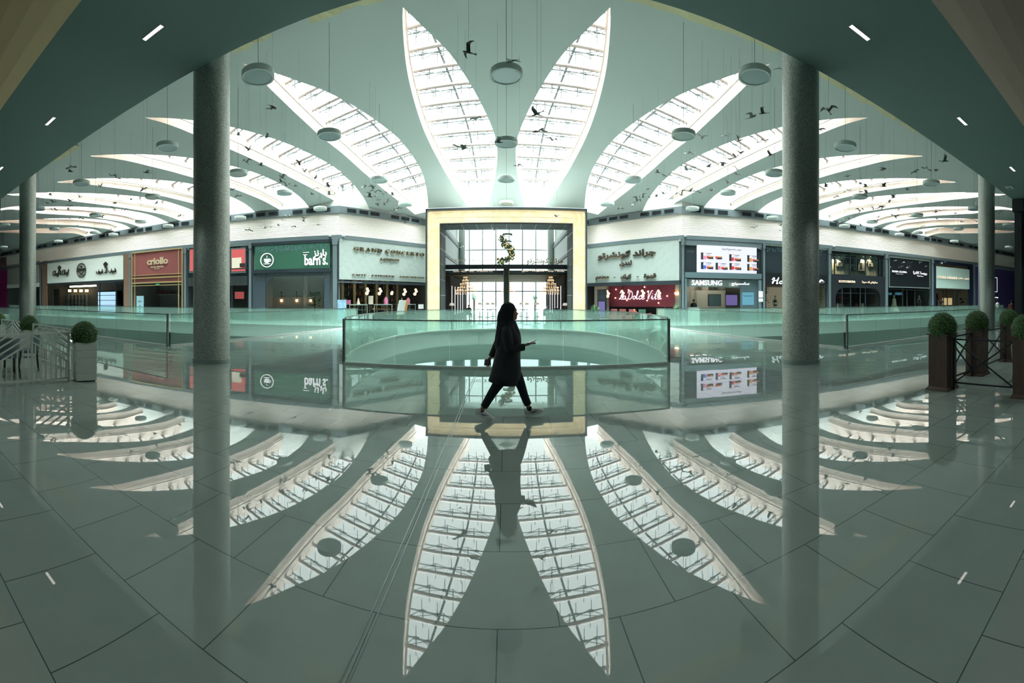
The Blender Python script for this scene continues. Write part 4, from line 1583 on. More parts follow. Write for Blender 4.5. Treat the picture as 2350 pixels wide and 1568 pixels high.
# --- cream sign bakery
s = Shop('left', 96, 297, 'shopfront with wide cream sign and two chef hat logos between brown pilasters')
s.box('side_pilaster', 'brown', (96.5, 600), (107, 700), -0.1, 0.3, True)
s.box('side_pilaster', 'brown', (284, 579), (296.5, 700), -0.1, 0.3, True)
s.box('sign_panel', 'signwhite', (108.5, 600.4), (282.5, 644.2), -0.08, 0.2)
s.box('header', 'frame', (108, 651), (283, 646.2), -0.1, 0.2)
s.text('Chef&Chef', 'letdark', (120, 622.3), (158, 633), -0.13, kind='script', r=0.055)
s.text(arabic('شيف آند شيف'), 'letdark', (220, 616), (266, 627.5), -0.14, bold=0.03)
for px, py in ((138, 616), (243.9, 608.5)):
    x, z = s.q(px, py)
    mb = MB()
    for dx, dz, rr_ in ((-.17, .08, .17), (.17, .08, .17), (0, .16, .2)):
        mb.prism([(x + dx + rr_ * math.cos(a * PI / 8), z + dz + rr_ * math.sin(a * PI / 8)) for a in range(16)], -0.14 - abs(dx) * .01, -0.085)
    mb.box(x - .15, x + .15, -.136, -.085, z - .32, z - .08)
    mb.box(x - .17, x + .17, -.142, -.085, z - .17, z - .1)
    mb.build('chef_hat_logo', M['letdark'], s.root)
x, z = s.q(188, 620.5)
mb = MB()
for r0, r1 in ((.86, .8), (.70, .67), (.5, .47)):
    n = 32
    vs = []
    for k in range(n):
        a = 2 * PI * k / n
        for rr_ in (r0, r1):
            for y in (-.12, -.085):
                vs.append((x + 1.0 * rr_ * math.cos(a), y, z + rr_ * math.sin(a)))
    fs = []
    for k in range(n):
        b, c = k * 4, ((k + 1) % n) * 4
        fs += [(b, b + 2, c + 2, c), (b + 2, b + 3, c + 3, c + 2), (b + 1, b, c, c + 1)]
    mb.add(vs, fs)
mb.box(x - .82, x + .82, -.13, -.085, z - .14, z - .09)
mb.box(x - .82, x + .82, -.13, -.085, z + .17, z + .22)
fit_text(mb, text_geo('CHEF&CHEF', 0.02), x - .72, x + .72, z - .05, z + .13, -.13, .04)
mb.bar((x - .35, -.11, z - .65), (x + .35, -.11, z - .2), .03, .07)
mb.bar((x + .35, -.1, z - .65), (x - .35, -.1, z - .2), .03, .07)
mb.prism([(x + .16 * math.cos(a * PI / 6), z + .42 + .13 * math.sin(a * PI / 6)) for a in range(12)], -.12, -.085)
mb.box(x - .08, x + .08, -.12, -.085, z + .24, z + .36)
mb.build('round_emblem', M['letdark'], s.root)
glazing(s, (108.5, 652), (283, 700), (109, 121, 153, 227, 264.5, 282.5), transom=(200, 653.5))
s.box('menu_board', 'dwood', (123, 664), (136, 700), 0.5, 0.6, True)
for px in (146, 160, 173, 186, 199):
    t_ = s.item('wall_lantern', px, 667.5, 3.9, 'amber box lantern in the row inside the cream sign shop, %s' % {146: 'first from left', 160: 'second', 173: 'third', 186: 'fourth', 199: 'rightmost'}[px], 'lamp', 'amber lanterns inside the cream sign shop')
    mb = MB(); mb.box(-.22, .22, -.1, .1, -.16, .16); mb.build('shade', M['lamp'], t_)
    mb = MB(); mb.box(-.24, .24, -.11, .11, .16, .2); mb.box(-.02, .02, -.02, .02, .2, 4.0 - t_.location.z + 2.3); mb.build('bracket', M['dark'], t_)
t_ = s.item('display_fridge', 246, 691, 3.2, 'tall cold lit display fridge behind glass right of the amber lanterns', 'fridge')
t_.location.z = 0
mb = MB(); mb.box(-1.7, 1.7, 0, .8, 0, 2.9); mb.build('cabinet', M['tvdark'], t_)
mb = MB(); mb.box(-1.6, 1.6, -.03, -.005, .2, 2.75); mb.build('lit_door', M['cool'], t_)
mb = MB()
for k in range(4):
    mb.box(-1.6, 1.6, -.06, -.035, .5 + k * .6, .56 + k * .6)
mb.build('shelf_rails', M['frame'], t_)
t_ = s.item('shelf_rack', 172, 690, 4.0, 'grey gridded shelf wall under the amber lanterns', 'shelf'); t_.location.z = 0
mb = MB()
for k in range(7):
    mb.box(-2.2 + k * .73, -2.14 + k * .73, 0, .35, 0, 2.6)
for k in range(5):
    mb.box(-2.2, 2.24, 0.01, .34, .1 + k * .6, .15 + k * .6)
mb.build('frame', M['innergrey'], t_)
s.box('ceiling_strip', 'spot', (160, 656.5), (220, 657.5), 2.0, 2.1)
# --- oxblood shop with brass lines
s = Shop('left', 302.5, 422, 'oxblood red shopfront with double brass lines and cream lettering')
s.box('sign_panel', 'red', (303.5, 581), (420.5, 646.7), -0.06, 0.2)
x0, zt = s.q(303, 580.5)
x1, _ = s.q(421, 570.5)
mb = MB()
zs = [s.q(360, p)[1] for p in (575.6, 630.5, 637, 648.5, 655)]
for z, h in zip(zs, (.05, .03, .06, .06, .03)):
    mb.box(x0, x1, -.14, -.062, z - h, z + h)
for xx, h in ((x0 + .06, .06), (x0 + .48, .04), (x1 - .06, .06), (x1 - .48, .04)):
    mb.box(xx - h, xx + h, -.13, -.065, 0.001, zs[0])
mb.build('brass_frame', M['brass'], s.root)
s.text('criollo', 'cream', (337, 590, 371), (385, 605.3), -0.12, bold=0.035)
s.text('THE LOCAL WAREHOUSE', 'cream', (345, 611.5), (375, 613.5), -0.1, .03)
s.text('EST. 2018', 'cream', (354, 616), (365, 618), -0.1, .03)
s.box('side_wall', 'innergrey', (309, 652), (331, 700), 2.2, 2.4, True)
for k, px in enumerate((339, 349, 353, 357.5, 366, 372, 380, 388)):
    t_ = s.item('jar', px, 674.8, 4.0, 'red jar on the dark bar shelf of the oxblood shop, %s from left' % ordinal(k + 1), 'jar', 'red jars on the bar shelf')
    mb = MB(); mb.lathe([(0, 0), (.07, 0), (.075, .25), (.05, .3), (0, .3)], n=10); o = mb.build('body', M['redi'], t_)
s.box('bar_shelf', 'greyblue', (333, 675), (410, 676.5), 3.9, 4.3)
s.box('exit_sign', 'exitg', (357.5, 651.5), (365, 655), 1.5, 1.56)
t_ = s.item('menu_stand', 321.5, 700, -0.9, 'pale blue menu stand in front of the oxblood shop', 'sign stand'); t_.location.z = 0
mb = MB(); mb.box(-.45, .45, -.04, .04, .25, 2.15); mb.build('board', M['bluescreen'], t_); M['paleblue'] = mat('pale_blue', (0.30, 0.48, 0.55), 0.4); t_.children[0].data.materials[0] = M['paleblue']
mb = MB(); mb.box(-.35, .35, -.2, .2, 0, .04); mb.box(-.03, .03, -.03, .03, .04, .25); mb.build('foot', M['steel'], t_)
mb = MB()
for k in range(3):
    mb.disc((0, -.045, 1.15 - k * .27), .07, 10, 'y')
    mb.box(-.2, .2, -.046, -.042, 1.65 - k * .06, 1.67 - k * .06)
mb.build('printing', M['letdark'], t_)
# --- dark shop with red posters behind the thick left column
s = Shop('left', 430, 571, 'dark glass shopfront with red lit posters half hidden by the thick left column')
s.box('upper_glass', 'frame', (431, 566), (570, 655), 0.1, 0.2)
mb = MB()
rr = random.Random(2)
for k in range(90):
    x = rr.uniform(.1, s.w - .1)
    z = rr.uniform(5.95, 6.35)
    mb.obox((x, .02, z), (1, 0, 0), (0, 1, 0), Vector((rr.uniform(-.4, .4), 0, 1)).normalized(), .02, .004, rr.uniform(.04, .1))
o = mb.build('glass_shards', M['shard'], s.root); o['kind'] = 'stuff'
for a, b in ((531.5, 562), (436, 443)):
    s.box('poster_frame', 'greyblue', (a - 2, 570), (b + 2, 626), -0.02, 0.1)
    s.box('lit_poster', 'redscreen', (a, 573), (b, 622), -0.05, -0.02)
x, z = s.q(544, 609)
mb = MB(); mb.box(x - .45, x + .45, -.09, -.052, z - .25, z + .65); mb.mi = 1; mb.box(x - 1.0, x + 1.1, -.08, -.052, z - .35, z - .25); mb.box(x + .3, x + .8, -.1, -.052, z - .2, z + .15)
mb.build('poster_print', [M['ivory'], M['letdark']], s.root)
mb = MB()
for k in range(60):
    x = .1 + (s.w - .2) * k / 60
    mb.box(x, x + .03, -.03, 0.09, 3.0, 3.8)
mb.build('grille', M['steel'], s.root)
s.box('small_screen', 'redscreen', (539, 670), (559, 686), 1.2, 1.3)
glazing(s, (431, 655), (570, 700), (432, 470, 531, 569))
# --- green coffee sign
s = Shop('left', 579, 761.5, 'coffee shopfront with deep green sign and white cup emblem', 'innergrey', mr=1.75)
s.box('frame', 'frame', (579.2, 551), (761.2, 556), -.1, .2)
s.box('sign_panel', 'green', (585, 559), (757.5, 617), -0.06, 0.2)
s.box('header', 'frame', (580, 620), (761, 623.5), -.1, .2)
mb = MB()
for k in range(150):
    x = rr.uniform(.3, s.w - .3)
    z = rr.uniform(5.75, 6.2)
    mb.obox((x, -.075, z), (1, 0, 0), (0, 1, 0), Vector((rr.uniform(-.6, .6), 0, 1)).normalized(), .018, .004, rr.uniform(.03, .09))
o = mb.build('glass_shards', M['shard'], s.root); o['kind'] = 'stuff'
x, z = s.q(613.5, 597.5)
mb = MB()
n = 36
vs, fs = [], []
for k in range(n):
    a = 2 * PI * k / n
    for rr_ in (.60, .53):
        for y in (-.11, -.062):
            vs.append((x + rr_ * math.cos(a), y, z + rr_ * math.sin(a)))
for k in range(n):
    b, c = k * 4, ((k + 1) % n) * 4
    fs += [(b, b + 2, c + 2, c), (b + 2, b + 3, c + 3, c + 2), (b + 1, b, c, c + 1)]
mb.add(vs, fs)
mb.prism([(x - .26, z + .12), (x - .22, z - .12), (x - .1, z - .24), (x + .1, z - .24), (x + .22, z - .12), (x + .26, z + .12)], -.12, -.062)
mb.prism([(x - .32, z - .28), (x + .32, z - .28), (x + .2, z - .34), (x - .2, z - .34)], -.12, -.062)
mb.tube([(x + .24, -.09, z + .06), (x + .36, -.09, z + .02), (x + .34, -.09, z - .1), (x + .2, -.09, z - .12)], .03, 6)
mb.tube([(x - .02, -.09, z + .2), (x + .02, -.09, z + .3), (x - .02, -.09, z + .38)], .025, 6)
mb.build('cup_emblem', M['letwhite'], s.root)
s.text("barn's.", 'letwhite', (698.5, 584.5), (752, 608), -.12, bold=.022)
s.text(arabic('بارنز'), 'letwhite', (718, 573), (749.5, 592), -.12, bold=.027)
mb = MB()
x, z = s.q(703, 580)
mb.box(x - .25, x + .25, -.1, -.062, z - .02, z + .03); mb.box(x - .25, x + .1, -.1, -.062, z - .2, z - .15)
mb.build('lettering', M['letwhite'], s.root)
M['perf'] = mat('perforated_metal', (0.06, 0.08, 0.10), 0.4, 0.5, noise_amt=0.6, nscale=60)
for a, b in ((580, 609), (744, 758)):
    s.box('perforated_panel', 'perf', (a, 624), (b, 700), 0.0, 0.15, True)
x0, _ = s.q(611, 690); x1, _ = s.q(743, 690)
_, z1 = s.q(680, 634)
mb = MB()
pts = [(x0, 0.001), (x0, z1 - .9)] + [(x0 + .9 - .9 * math.cos(a * PI / 16), z1 - .9 + .9 * math.sin(a * PI / 16)) for a in range(1, 9)] + [(x1 - .02, z1), (x1, z1 - .02)] + [(x1, .001)]
n = len(pts)
top = s.q(680, 624)[1]
vs = [(p[0], .05, p[1]) for p in pts] + [(p[0], .05, top) for p in pts]
fs = [(i, i + 1, i + 1 + n, i + n) for i in range(n - 1)]
mb.add(vs, fs)
mb.build('arch_panel', M['perf'], s.root)
ch_ = MB()
for k in range(70):
    x = x0 - .9 + (x1 - x0 + 1.5) * k / 70
    ch_.box(x - .008, x + .008, -.05, -.035, z1 - .25 + .1 * math.sin(k * 1.7), top)
ch_.build('bead_fringe', M['steel'], s.root)
for k, px in enumerate((646, 681, 713)):
    t_ = s.item('wall_lamp', px, 690, 4.35, 'small globe wall lamp inside the coffee shop, %s' % ('leftmost', 'middle', 'rightmost')[k], 'lamp', 'globe wall lamps in the coffee shop')
    mb = MB(); mb.ball((0, 0, 0), .11, 12, 8); mb.build('globe', M['lamp'], t_, smooth=True)
    mb = MB(); mb.tube([(-.06, .1, .75), (.02, -.02, .5), (0, 0, .1)], .02, 6); mb.ball((-.06, .1, .78), .06, 8, 6); mb.build('arm', M['dark'], t_)
s.box('lower_wall', 'innerbeige', (612, 682), (742, 700), 4.38, 4.48, True)
t_ = s.item('potted_plant', 722, 700, 2.5, 'leafy indoor plant at the right side of the coffee shop arch', 'plant'); t_.location.z = 0
mb = MB()
for k in range(60):
    a = rr.uniform(0, 6.28); r_ = rr.uniform(.1, .8); z = rr.uniform(1.2, 2.4)
    p = Vector((r_ * math.cos(a) * .7, r_ * math.sin(a) * .7, z)); t = Vector((math.cos(a), math.sin(a), rr.uniform(-.3, .6))).normalized(); b = t.orthogonal().normalized()
    mb.add([p - t * .2, p + b * .07, p + t * .2, p - b * .07], [(0, 1, 2, 3)])
mb.build('leaves', M['palm'], t_)
mb = MB(); mb.lathe([(0, 0), (.2, 0), (.27, .5), (0, .5)], n=16); mb.tube([(0, 0, .5), (0, 0, 1.8)], .04, 6); mb.build('pot', M['dark'], t_)

# --- patisserie on the inner left facade
def pattern_mat():
    m = M['pattern']
    nt = m.node_tree
    b = nt.nodes['Principled BSDF']
    tc = nt.nodes.new('ShaderNodeTexCoord')
    mp = nt.nodes.new('ShaderNodeMapping')
    mp.inputs['Rotation'].default_value = (0, 0.6, 0)
    nt.links.new(tc.outputs['Object'], mp.inputs[0])
    br = nt.nodes.new('ShaderNodeTexVoronoi')
    br.feature = 'DISTANCE_TO_EDGE'
    br.inputs['Scale'].default_value = 1.6
    br.inputs['Randomness'].default_value = 0.15
    nt.links.new(mp.outputs[0], br.inputs['Vector'])
    bp = nt.nodes.new('ShaderNodeBump')
    bp.inputs['Strength'].default_value = 0.5
    bp.inputs['Distance'].default_value = 0.04
    nt.links.new(br.outputs[0], bp.inputs['Height'])
    nt.links.new(bp.outputs[0], b.inputs['Normal'])
pattern_mat()
s = Shop('inner_left', 778.5, 1000, 'patisserie shopfront left of the portal with pale mint patterned sign panel', 'inner', ml=1.75)
s.box('sign_panel', 'pattern', (779, 544.5), (998, 649.4), -0.06, .2)
s.box('header', 'frame', (779, 644), (998, 656), -.16, .2)
def serif(s, t, pa, pb):
    xa, za = s.q(*pa); xb, zb = s.q(*pb)
    g = serif_geo(t)
    mb = MB(); fit_text(mb, g, xa, xb, zb, za, -.20, .05); mb.mi = 1; fit_text(mb, g, xa - .045, xb - .045, zb - .03, za - .03, -.15, .06)
    return mb.build('lettering', [M['letdark'], M['gold2']], s.root)
serif(s, 'GRAND CONCERTO', (810, 566.5), (970.5, 589))
serif(s, 'LONDON', (871.5, 592), (913.5, 600.5))
serif(s, 'CAFFÈ - PATISSERIE - RESTAURANT', (807, 628), (971.5, 639.4))
s.text(arabic('مطعم كونشرتو') + ' 1010671002', 'letwhite', (775, 647), (832, 649.5), -.18, .02)
x0, _ = s.q(808, 690); x1, _ = s.q(968, 690)
mb = MB()
for k in range(7):
    x = x0 + (x1 - x0) * k / 6
    mb.box(x - .13, x + .13, 3.6, 4.0, 0, 4.3)
mb.build('shelf_posts', M['brass'], s.root)
mb = MB()
for k in range(6):
    mb.box(x0, x1, 3.75, 4.15, .9 + k * .62, .94 + k * .62)
mb.build('shelf_boards', M['dwood'], s.root)
rb2 = random.Random(21)
proto = {}
def bottle(mname):
    mb = MB(); mb.lathe([(0, 0), (.055, 0), (.058, .22), (.02, .3), (.02, .4), (0, .4)], n=8)
    me = bpy.data.meshes.new('bottle'); me.from_pydata(mb.v, [], mb.f); me.materials.append(M[mname]); return me
for mname in ('bottle', 'redi', 'ivory', 'orange'):
    proto[mname] = bottle(mname)
for k in range(6):
    for bay in range(6):
        for j in range(5):
            x = x0 + (x1 - x0) * (bay + (j + 1) / 6) / 6
            pw_ = s.o + s.d * x + s.n * 3.95
            mname = 'redi' if (k == 5 and bay in (2, 4)) or (bay == 2 and rb2.random() < .4) else rb2.choice(['bottle', 'bottle', 'bottle', 'ivory', 'orange'])
            o = bpy.data.objects.new('bottle', proto[mname]); COL.objects.link(o); o.location = (pw_.x, pw_.y, .943 + k * .62)
            tag(o, 'small %s bottle on the %s shelf from below behind the patisserie counter' % ({'bottle': 'dark', 'redi': 'red', 'ivory': 'pale', 'orange': 'amber'}[mname], ordinal(k + 1)), 'bottle', 'bottles on the patisserie shelves')
globes = [[(843, 663), (844.5, 668), (842, 673.5)], [(872, 663.5), (874, 668.5), (870.5, 674)], [(928.5, 665), (930.5, 669.5), (927, 675.5)], [(954, 665), (955.5, 669), (952, 675)], [(900, 671), (899, 674)]]
def globe_cluster(s, pts, lab, y, grp, zc):
    x, z = s.q(*pts[0], y=y)
    t_ = s.item('pendant_cluster', pts[0][0], pts[0][1], y, lab, 'pendant lamp', grp)
    for k, p in enumerate(pts):
        xx, zz = s.q(*p, y=y)
        mb = MB(); mb.ball((xx - x, 0, zz - z), (.12 + .015 * k), 14, 10); mb.build('globe', M['bulb'], t_, smooth=True)
        mb = MB(); mb.tube([(xx - x, 0, zz - z + .12), (xx - x, 0, zc - z)], .01, 5); mb.build('cord', M['dark'], t_)
for k, g in enumerate(globes):
    globe_cluster(s, g, 'cluster of glowing globe pendants before the bottle shelves, %s' % ('leftmost', 'second from left', 'fourth from left', 'rightmost', 'small middle one')[k], 0.9, 'globe pendants in the patisserie', 4.6)
# counters and goods
for k, (a, b, lab) in enumerate(((796, 838, 'glass display counter at the left of the patisserie'), (853, 894, 'glass pastry counter with two rows of cakes'), (906, 948, 'glass display counter behind the white menu easel'))):
    t_ = s.item('display_counter', (a + b) / 2, 700, 0.4, lab, 'counter', 'patisserie counters'); t_.location.z = 0
    xa, _ = s.q(a, 690); xb, _ = s.q(b, 690)
    hw = (xb - xa) / 2
    mb = MB(); mb.box(-hw, hw, -.4, .4, 0, .45); mb.build('base', M['frame'], t_)
    mb = MB()
    for sx in (-hw, hw - .04):
        for sy in (-.4, .36):
            mb.box(sx, sx + .04, sy, sy + .04, .45, 1.35)
    mb.box(-hw, hw, -.4, -.36, 1.31, 1.35); mb.box(-hw, hw, -.4, .4, 1.35, 1.38); mb.box(-hw + .05, hw - .05, -.3, .3, .9, .93)
    mb.build('frame', M['ltmetal'], t_)
    mb = MB(); mb.box(-hw + .045, hw - .045, -.39, -.38, .46, 1.3); mb.build('glass_front', M['shopglass'], t_)
    if k == 1:
        for lv, z in enumerate((.46, .94)):
            for j in range(7):
                p = t_.location + s.d * (-hw + .15 + j * (2 * hw - .3) / 6) + s.n * -.1
                e = bpy.data.objects.new('pastry', bpy.data.meshes.get('pastry_mesh') or (lambda m_: (m_.from_pydata(*(lambda q: (q.v, [], q.f))(MB().lathe([(0, 0), (.1, 0), (.11, .05), (.07, .12), (0, .14)], n=10))), m_.materials.append(M['orange']), m_)[2])(bpy.data.meshes.new('pastry_mesh')))
                COL.objects.link(e); e.location = (p.x, p.y, z)
                tag(e, 'golden pastry in the %s row of the pastry counter, %s from left' % (('lower', 'upper')[lv], ordinal(j + 1)), 'pastry', 'pastries in the counter')
    goods = {0: [('cone_cake', 797.5, 'green', .5), ('gift_box', 806, 'pink', .35), ('cone_cake', 830, 'ivory', .5)], 1: [('gift_box', 859, 'ivory', .7), ('dome_cake', 895.5, 'pink', .65)], 2: [('dispenser', 945, 'pink', .6)]}[k]
    for nm, px, m_, h in goods:
        xx, _ = s.q(px, 690)
        p = s.o + s.d * xx + s.n * .5
        mb = MB()
        if nm == 'cone_cake':
            mb.lathe([(0, 0), (.16, 0), (.03, h), (0, h)], n=14)
        elif nm == 'gift_box':
            mb.box(-.18, .18, -.12, .12, 0, h)
        else:
            mb.lathe([(0, 0), (.2, 0), (.19, h * .6), (.08, h * .92), (0, h)], n=14)
        o = mb.build(nm, M[m_]); o.location = (p.x, p.y, 1.38)
        if nm == 'dome_cake':
            p2 = s.o + s.d * (s.q(892, 690)[0]) + s.n * .4
            o.location = (p2.x, p2.y, 1.38)
        if nm == 'dispenser':
            p2 = s.o + s.d * (s.q(943, 690)[0]) + s.n * .4
            o.location = (p2.x, p2.y, 1.38)
        tag(o, {'cone_cake': '%s cone shaped sweet tower on the left counter' % ('green' if m_ == 'green' else 'pale'), 'gift_box': '%s upright gift box on the counter' % ('pink' if m_ == 'pink' else 'pale'), 'dome_cake': 'pink dome shaped cake on the pastry counter', 'dispenser': 'pink bottle shaped dispenser on the counter near the portal'}[nm], 'goods')
t_ = s.item('menu_easel', 925, 700, -1.2, 'white menu easel standing before the patisserie counters', 'easel'); t_.location.z = 0
mb = MB(); mb.obox((-.18, 0, 1.1), (1, 0, 0), (0, .96, .28), (0, -.28, .96), .36, .02, .62); mb.build('board', M['white'], t_)
mb = MB(); mb.obox((.33, .02, 1.15), (1, 0, 0), (0, .96, .28), (0, -.28, .96), .14, .02, .6); mb.build('photo_strip', M['orange'], t_)
mb = MB(); mb.tube([(-.35, .1, 0), (.05, .2, 1.9)], .02, 6); mb.tube([(.35, .1, 0), (.0, .2, 1.9)], .02, 6); mb.tube([(0, .8, 0), (0.02, .22, 1.85)], .02, 6); mb.build('legs', M['brass'], t_)
t_ = s.item('price_board', 966, 696, -0.6, 'small white printed board beside the portal base', 'sign'); t_.location.z = 0
mb = MB(); mb.box(-.3, .3, -.02, .02, .95, 1.35); mb.build('board', M['white'], t_)
mb = MB(); mb.box(-.02, .02, -.015, .015, 0, .95); mb.box(-.15, .15, -.15, .15, 0, .02); mb.build('stand', M['steel'], t_)
t_ = s.item('freestanding_screen', 784.5, 696, -0.6, 'bright blue and brown dessert poster stand at the left end of the patisserie', 'poster'); t_.location.z = 0
M['dessert'] = mat('dessert_print', (0.18, 0.30, 0.42), 0.4, noise_amt=0.9, nscale=4)
mb = MB(); mb.box(-.38, .38, -.03, .03, .1, 1.75); mb.build('print', M['dessert'], t_)
mb = MB(); mb.box(-.42, .42, -.06, .06, 0, .1); mb.build('foot', M['frame'], t_)

# --- restaurant right of the portal
s = Shop('inner_right', 1326, 1562, 'restaurant shopfront right of the portal with pale mint patterned sign panel', 'inner', mr=1.75)
s.box('sign_panel', 'pattern', (1328, 567), (1558.5, 646), -.06, .2)
s.box('header', 'frame', (1328, 651), (1560, 652.5), -.16, .2)
def gold_ar(s, t, pa, pb):
    xa, za = s.q(*pa); xb, zb = s.q(*pb)
    g = text_geo(arabic(t), .035)
    mb = MB(); fit_text(mb, g, xa, xb, zb, za, -.20, .05); mb.mi = 1; fit_text(mb, g, xa - .045, xb - .045, zb - .03, za - .03, -.15, .06)
    mb.build('lettering', [M['letdark'], M['gold2']], s.root)
gold_ar(s, 'جراند كونشرتو', (1374.5, 571.6, 1482), (1507, 598.4, 1375))
gold_ar(s, 'لندن', (1424.5, 597.5, 1451), (1452, 611.8, 1428))
gold_ar(s, 'قهوة', (1480, 628.5), (1508, 640))
gold_ar(s, 'كيك', (1427, 630), (1451, 641.5))
gold_ar(s, 'مطعم', (1369.5, 632.5), (1400, 643))
mb = MB()
for px, py in ((1412.5, 637), (1465.5, 635.5)):
    x, z = s.q(px, py); mb.box(x - .09, x + .09, -.2, -.13, z - .03, z + .03)
mb.build('lettering', M['letdark'], s.root)
s.box('rose_wall', 'roses', (1397.5, 654), (1547, 705), 1.0, 1.2)
s.box('grey_wall', 'innerbeige', (1364, 654), (1397, 705), 1.15, 1.25, True)
s.box('grey_wall', 'innerbeige', (1547.5, 654), (1560, 705), 1.15, 1.25, True)
xa, za = s.q(1421, 668, y=.93); xb, zb = s.q(1518, 687, y=.93)
mb = MB(); script_text(mb, 'La Dolce Vita', xa, xb, zb, za, .93, .027); mb.build('neon_lettering', M['neon'], s.root)
for k, (px, py) in enumerate(((1413.5, 664.5), (1479, 659), (1442.5, 666), (1412, 684), (1438.5, 689.5), (1485, 690), (1511, 695.5), (1531, 679.5))):
    x, z = s.q(px, py, y=.93)
    mb = MB(); mb.ball((x, .93, z), .055, 10, 8); mb.build('rose_wall_bulb', M['lamp'], s.root, smooth=True)
for k, g in enumerate(([(1393.5, 669), (1396.5, 674), (1394.5, 680)], [(1427.5, 668.5), (1430, 673), (1428, 680)], [(1474, 668), (1477, 673), (1475, 679)], [(1511, 668), (1513.5, 673), (1512, 679.5)])):
    globe_cluster(s, g, 'cluster of glowing globe pendants before the red rose wall, %s' % ('leftmost', 'second from left', 'third from left', 'rightmost')[k], 0.35, 'globe pendants at the red rose wall', 4.6)
for px in (1381, 1553):
    t_ = s.item('wall_sconce', px, 674, 1.05, 'warm wall sconce %s the red rose wall' % ('left of' if px < 1400 else 'right of'), 'lamp')
    mb = MB(); mb.lathe([(.05, -.12), (.16, -.05), (.18, .08), (.0, .08)], n=14); mb.build('shade', M['lamp'], t_)
    mb = MB(); mb.box(-.04, .04, .0, .1, -.3, -.1); mb.build('bracket', M['gold'], t_)
def palm_plant(s, px, y, lab, h=1.9):
    t_ = s.item('potted_palm', px, 700, y, lab, 'plant', 'small palms at the restaurant'); t_.location.z = 0
    mb = MB(); mb.lathe([(0, 0), (.2, 0), (.28, .55), (0, .55)], n=14); mb.build('pot', M['frame'], t_)
    lf = MB(); rr_ = random.Random(int(px))
    for k in range(34):
        a = rr_.uniform(0, 6.28); el = rr_.uniform(.5, 1.4); L = rr_.uniform(.6, 1.1) * h / 1.9
        d = Vector((math.cos(a) * math.cos(el), math.sin(a) * math.cos(el), math.sin(el)))
        p0 = Vector((0, 0, .55)); p1 = p0 + d * L * .6; p2 = p0 + d * L + Vector((0, 0, -.12))
        b = d.cross(Vector((0, 0, 1))).normalized() * .03
        lf.add([p0 - b * .4, p0 + b * .4, p1 + b, p1 - b, p2], [(0, 1, 2, 3), (3, 2, 4)])
    lf.build('fronds', M['palm'], t_)
palm_plant(s, 1362, -.8, 'spiky green palm beside the right base of the onyx portal')
palm_plant(s, 1371, -1.6, 'lower spiky green palm in front of the digital menu board', 1.6)
palm_plant(s, 1550, -.5, 'spiky green palm at the right end of the red rose wall', 2.0)
t_ = s.item('menu_screen', 1381.5, 700, .2, 'dark digital menu board left of the red rose wall', 'screen'); t_.location.z = 0
mb = MB(); mb.box(-.5, .5, -.05, .05, .1, 2.7); mb.build('housing', M['frame'], t_)
mb = MB(); mb.box(-.36, .36, -.06, -.05, .2, 1.6); mb.build('display', M['tvblue'], t_)
mb = MB(); mb.box(-.42, .42, -.06, -.05, 1.75, 2.6); mb.build('header', M['tvdark'], t_)
for k, px in enumerate((1405, 1425, 1447, 1470)):
    t_ = s.item('banquette', px, 700, -.8, '%s upholstered bench before the rose wall, %s from left' % ('dark red' if k < 3 else 'dark green', ordinal(k + 1)), 'bench', 'benches before the rose wall'); t_.location.z = 0
    mm = M['red'] if k < 3 else M['green']
    mb = MB(); mb.box(-.33, .33, -.3, .3, .1, .45); mb.build('seat', mm, t_, bevel=.03)
    mb = MB(); mb.box(-.33, .33, .2, .32, .45, .95); mb.build('backrest', mm, t_, bevel=.03)
t_ = s.item('rope_post', 1455.5, 700, -1.4, 'short brass rope post before the benches', 'barrier post'); t_.location.z = 0
mb = MB(); mb.lathe([(0, 0), (.14, 0), (.15, .03), (.03, .06), (.03, .9), (.06, .95), (0, 1.0)], n=14); mb.build('post', M['gold'], t_)
mb = MB(); mb.tube([(0, 0, .88), (.5, 0, .62), (1.1, 0, .55), (1.6, 0, .7)], .025, 6); mb.build('rope', M['redi'], t_)
# --- phone shop
s = Shop('right', 1571, 1749, 'phone shopfront with large white advertising screen in slate grey frame', 'innerbeige', ml=1.75)
s.box('top_band', 'greyblue', (1572, 548.6), (1748, 571), -.06, .2)
s.box('upper_panel', 'frame', (1572, 560), (1748, 631), .06, .2)
s.box('video_screen', 'whitescreen', (1599.8, 562), (1736.5, 628.5), -.08, .06)
M['slate'] = mat('slate_frame', (0.075, 0.115, 0.13), 0.5)
s.box('portal_frame', 'slate', (1572, 624.5), (1748, 641), -.1, .25)
s.box('portal_frame', 'slate', (1572, 639), (1576.5, 700), -.1, .25, True)
s.box('portal_frame', 'slate', (1741, 643), (1748, 700), -.1, .25, True)
s.box('glass_header', 'ltmetal', (1577, 640.5), (1699, 660), .3, .36)
s.box('door_panel', 'slate', (1699.5, 643), (1740.5, 700), .2, .3, True)
s.text('SAMSUNG', 'letwhite', (1588, 642.5), (1657.5, 655.5), -.04, .1, bold=.012)
s.text(arabic('سامسونج'), 'letwhite', (1679.5, 647), (1720, 657), -.04, .1, bold=.018)
s.text(arabic('عروض سامسونج المميزة'), 'letdark', (1657, 569), (1702, 577), -.1, .015, bold=.011)
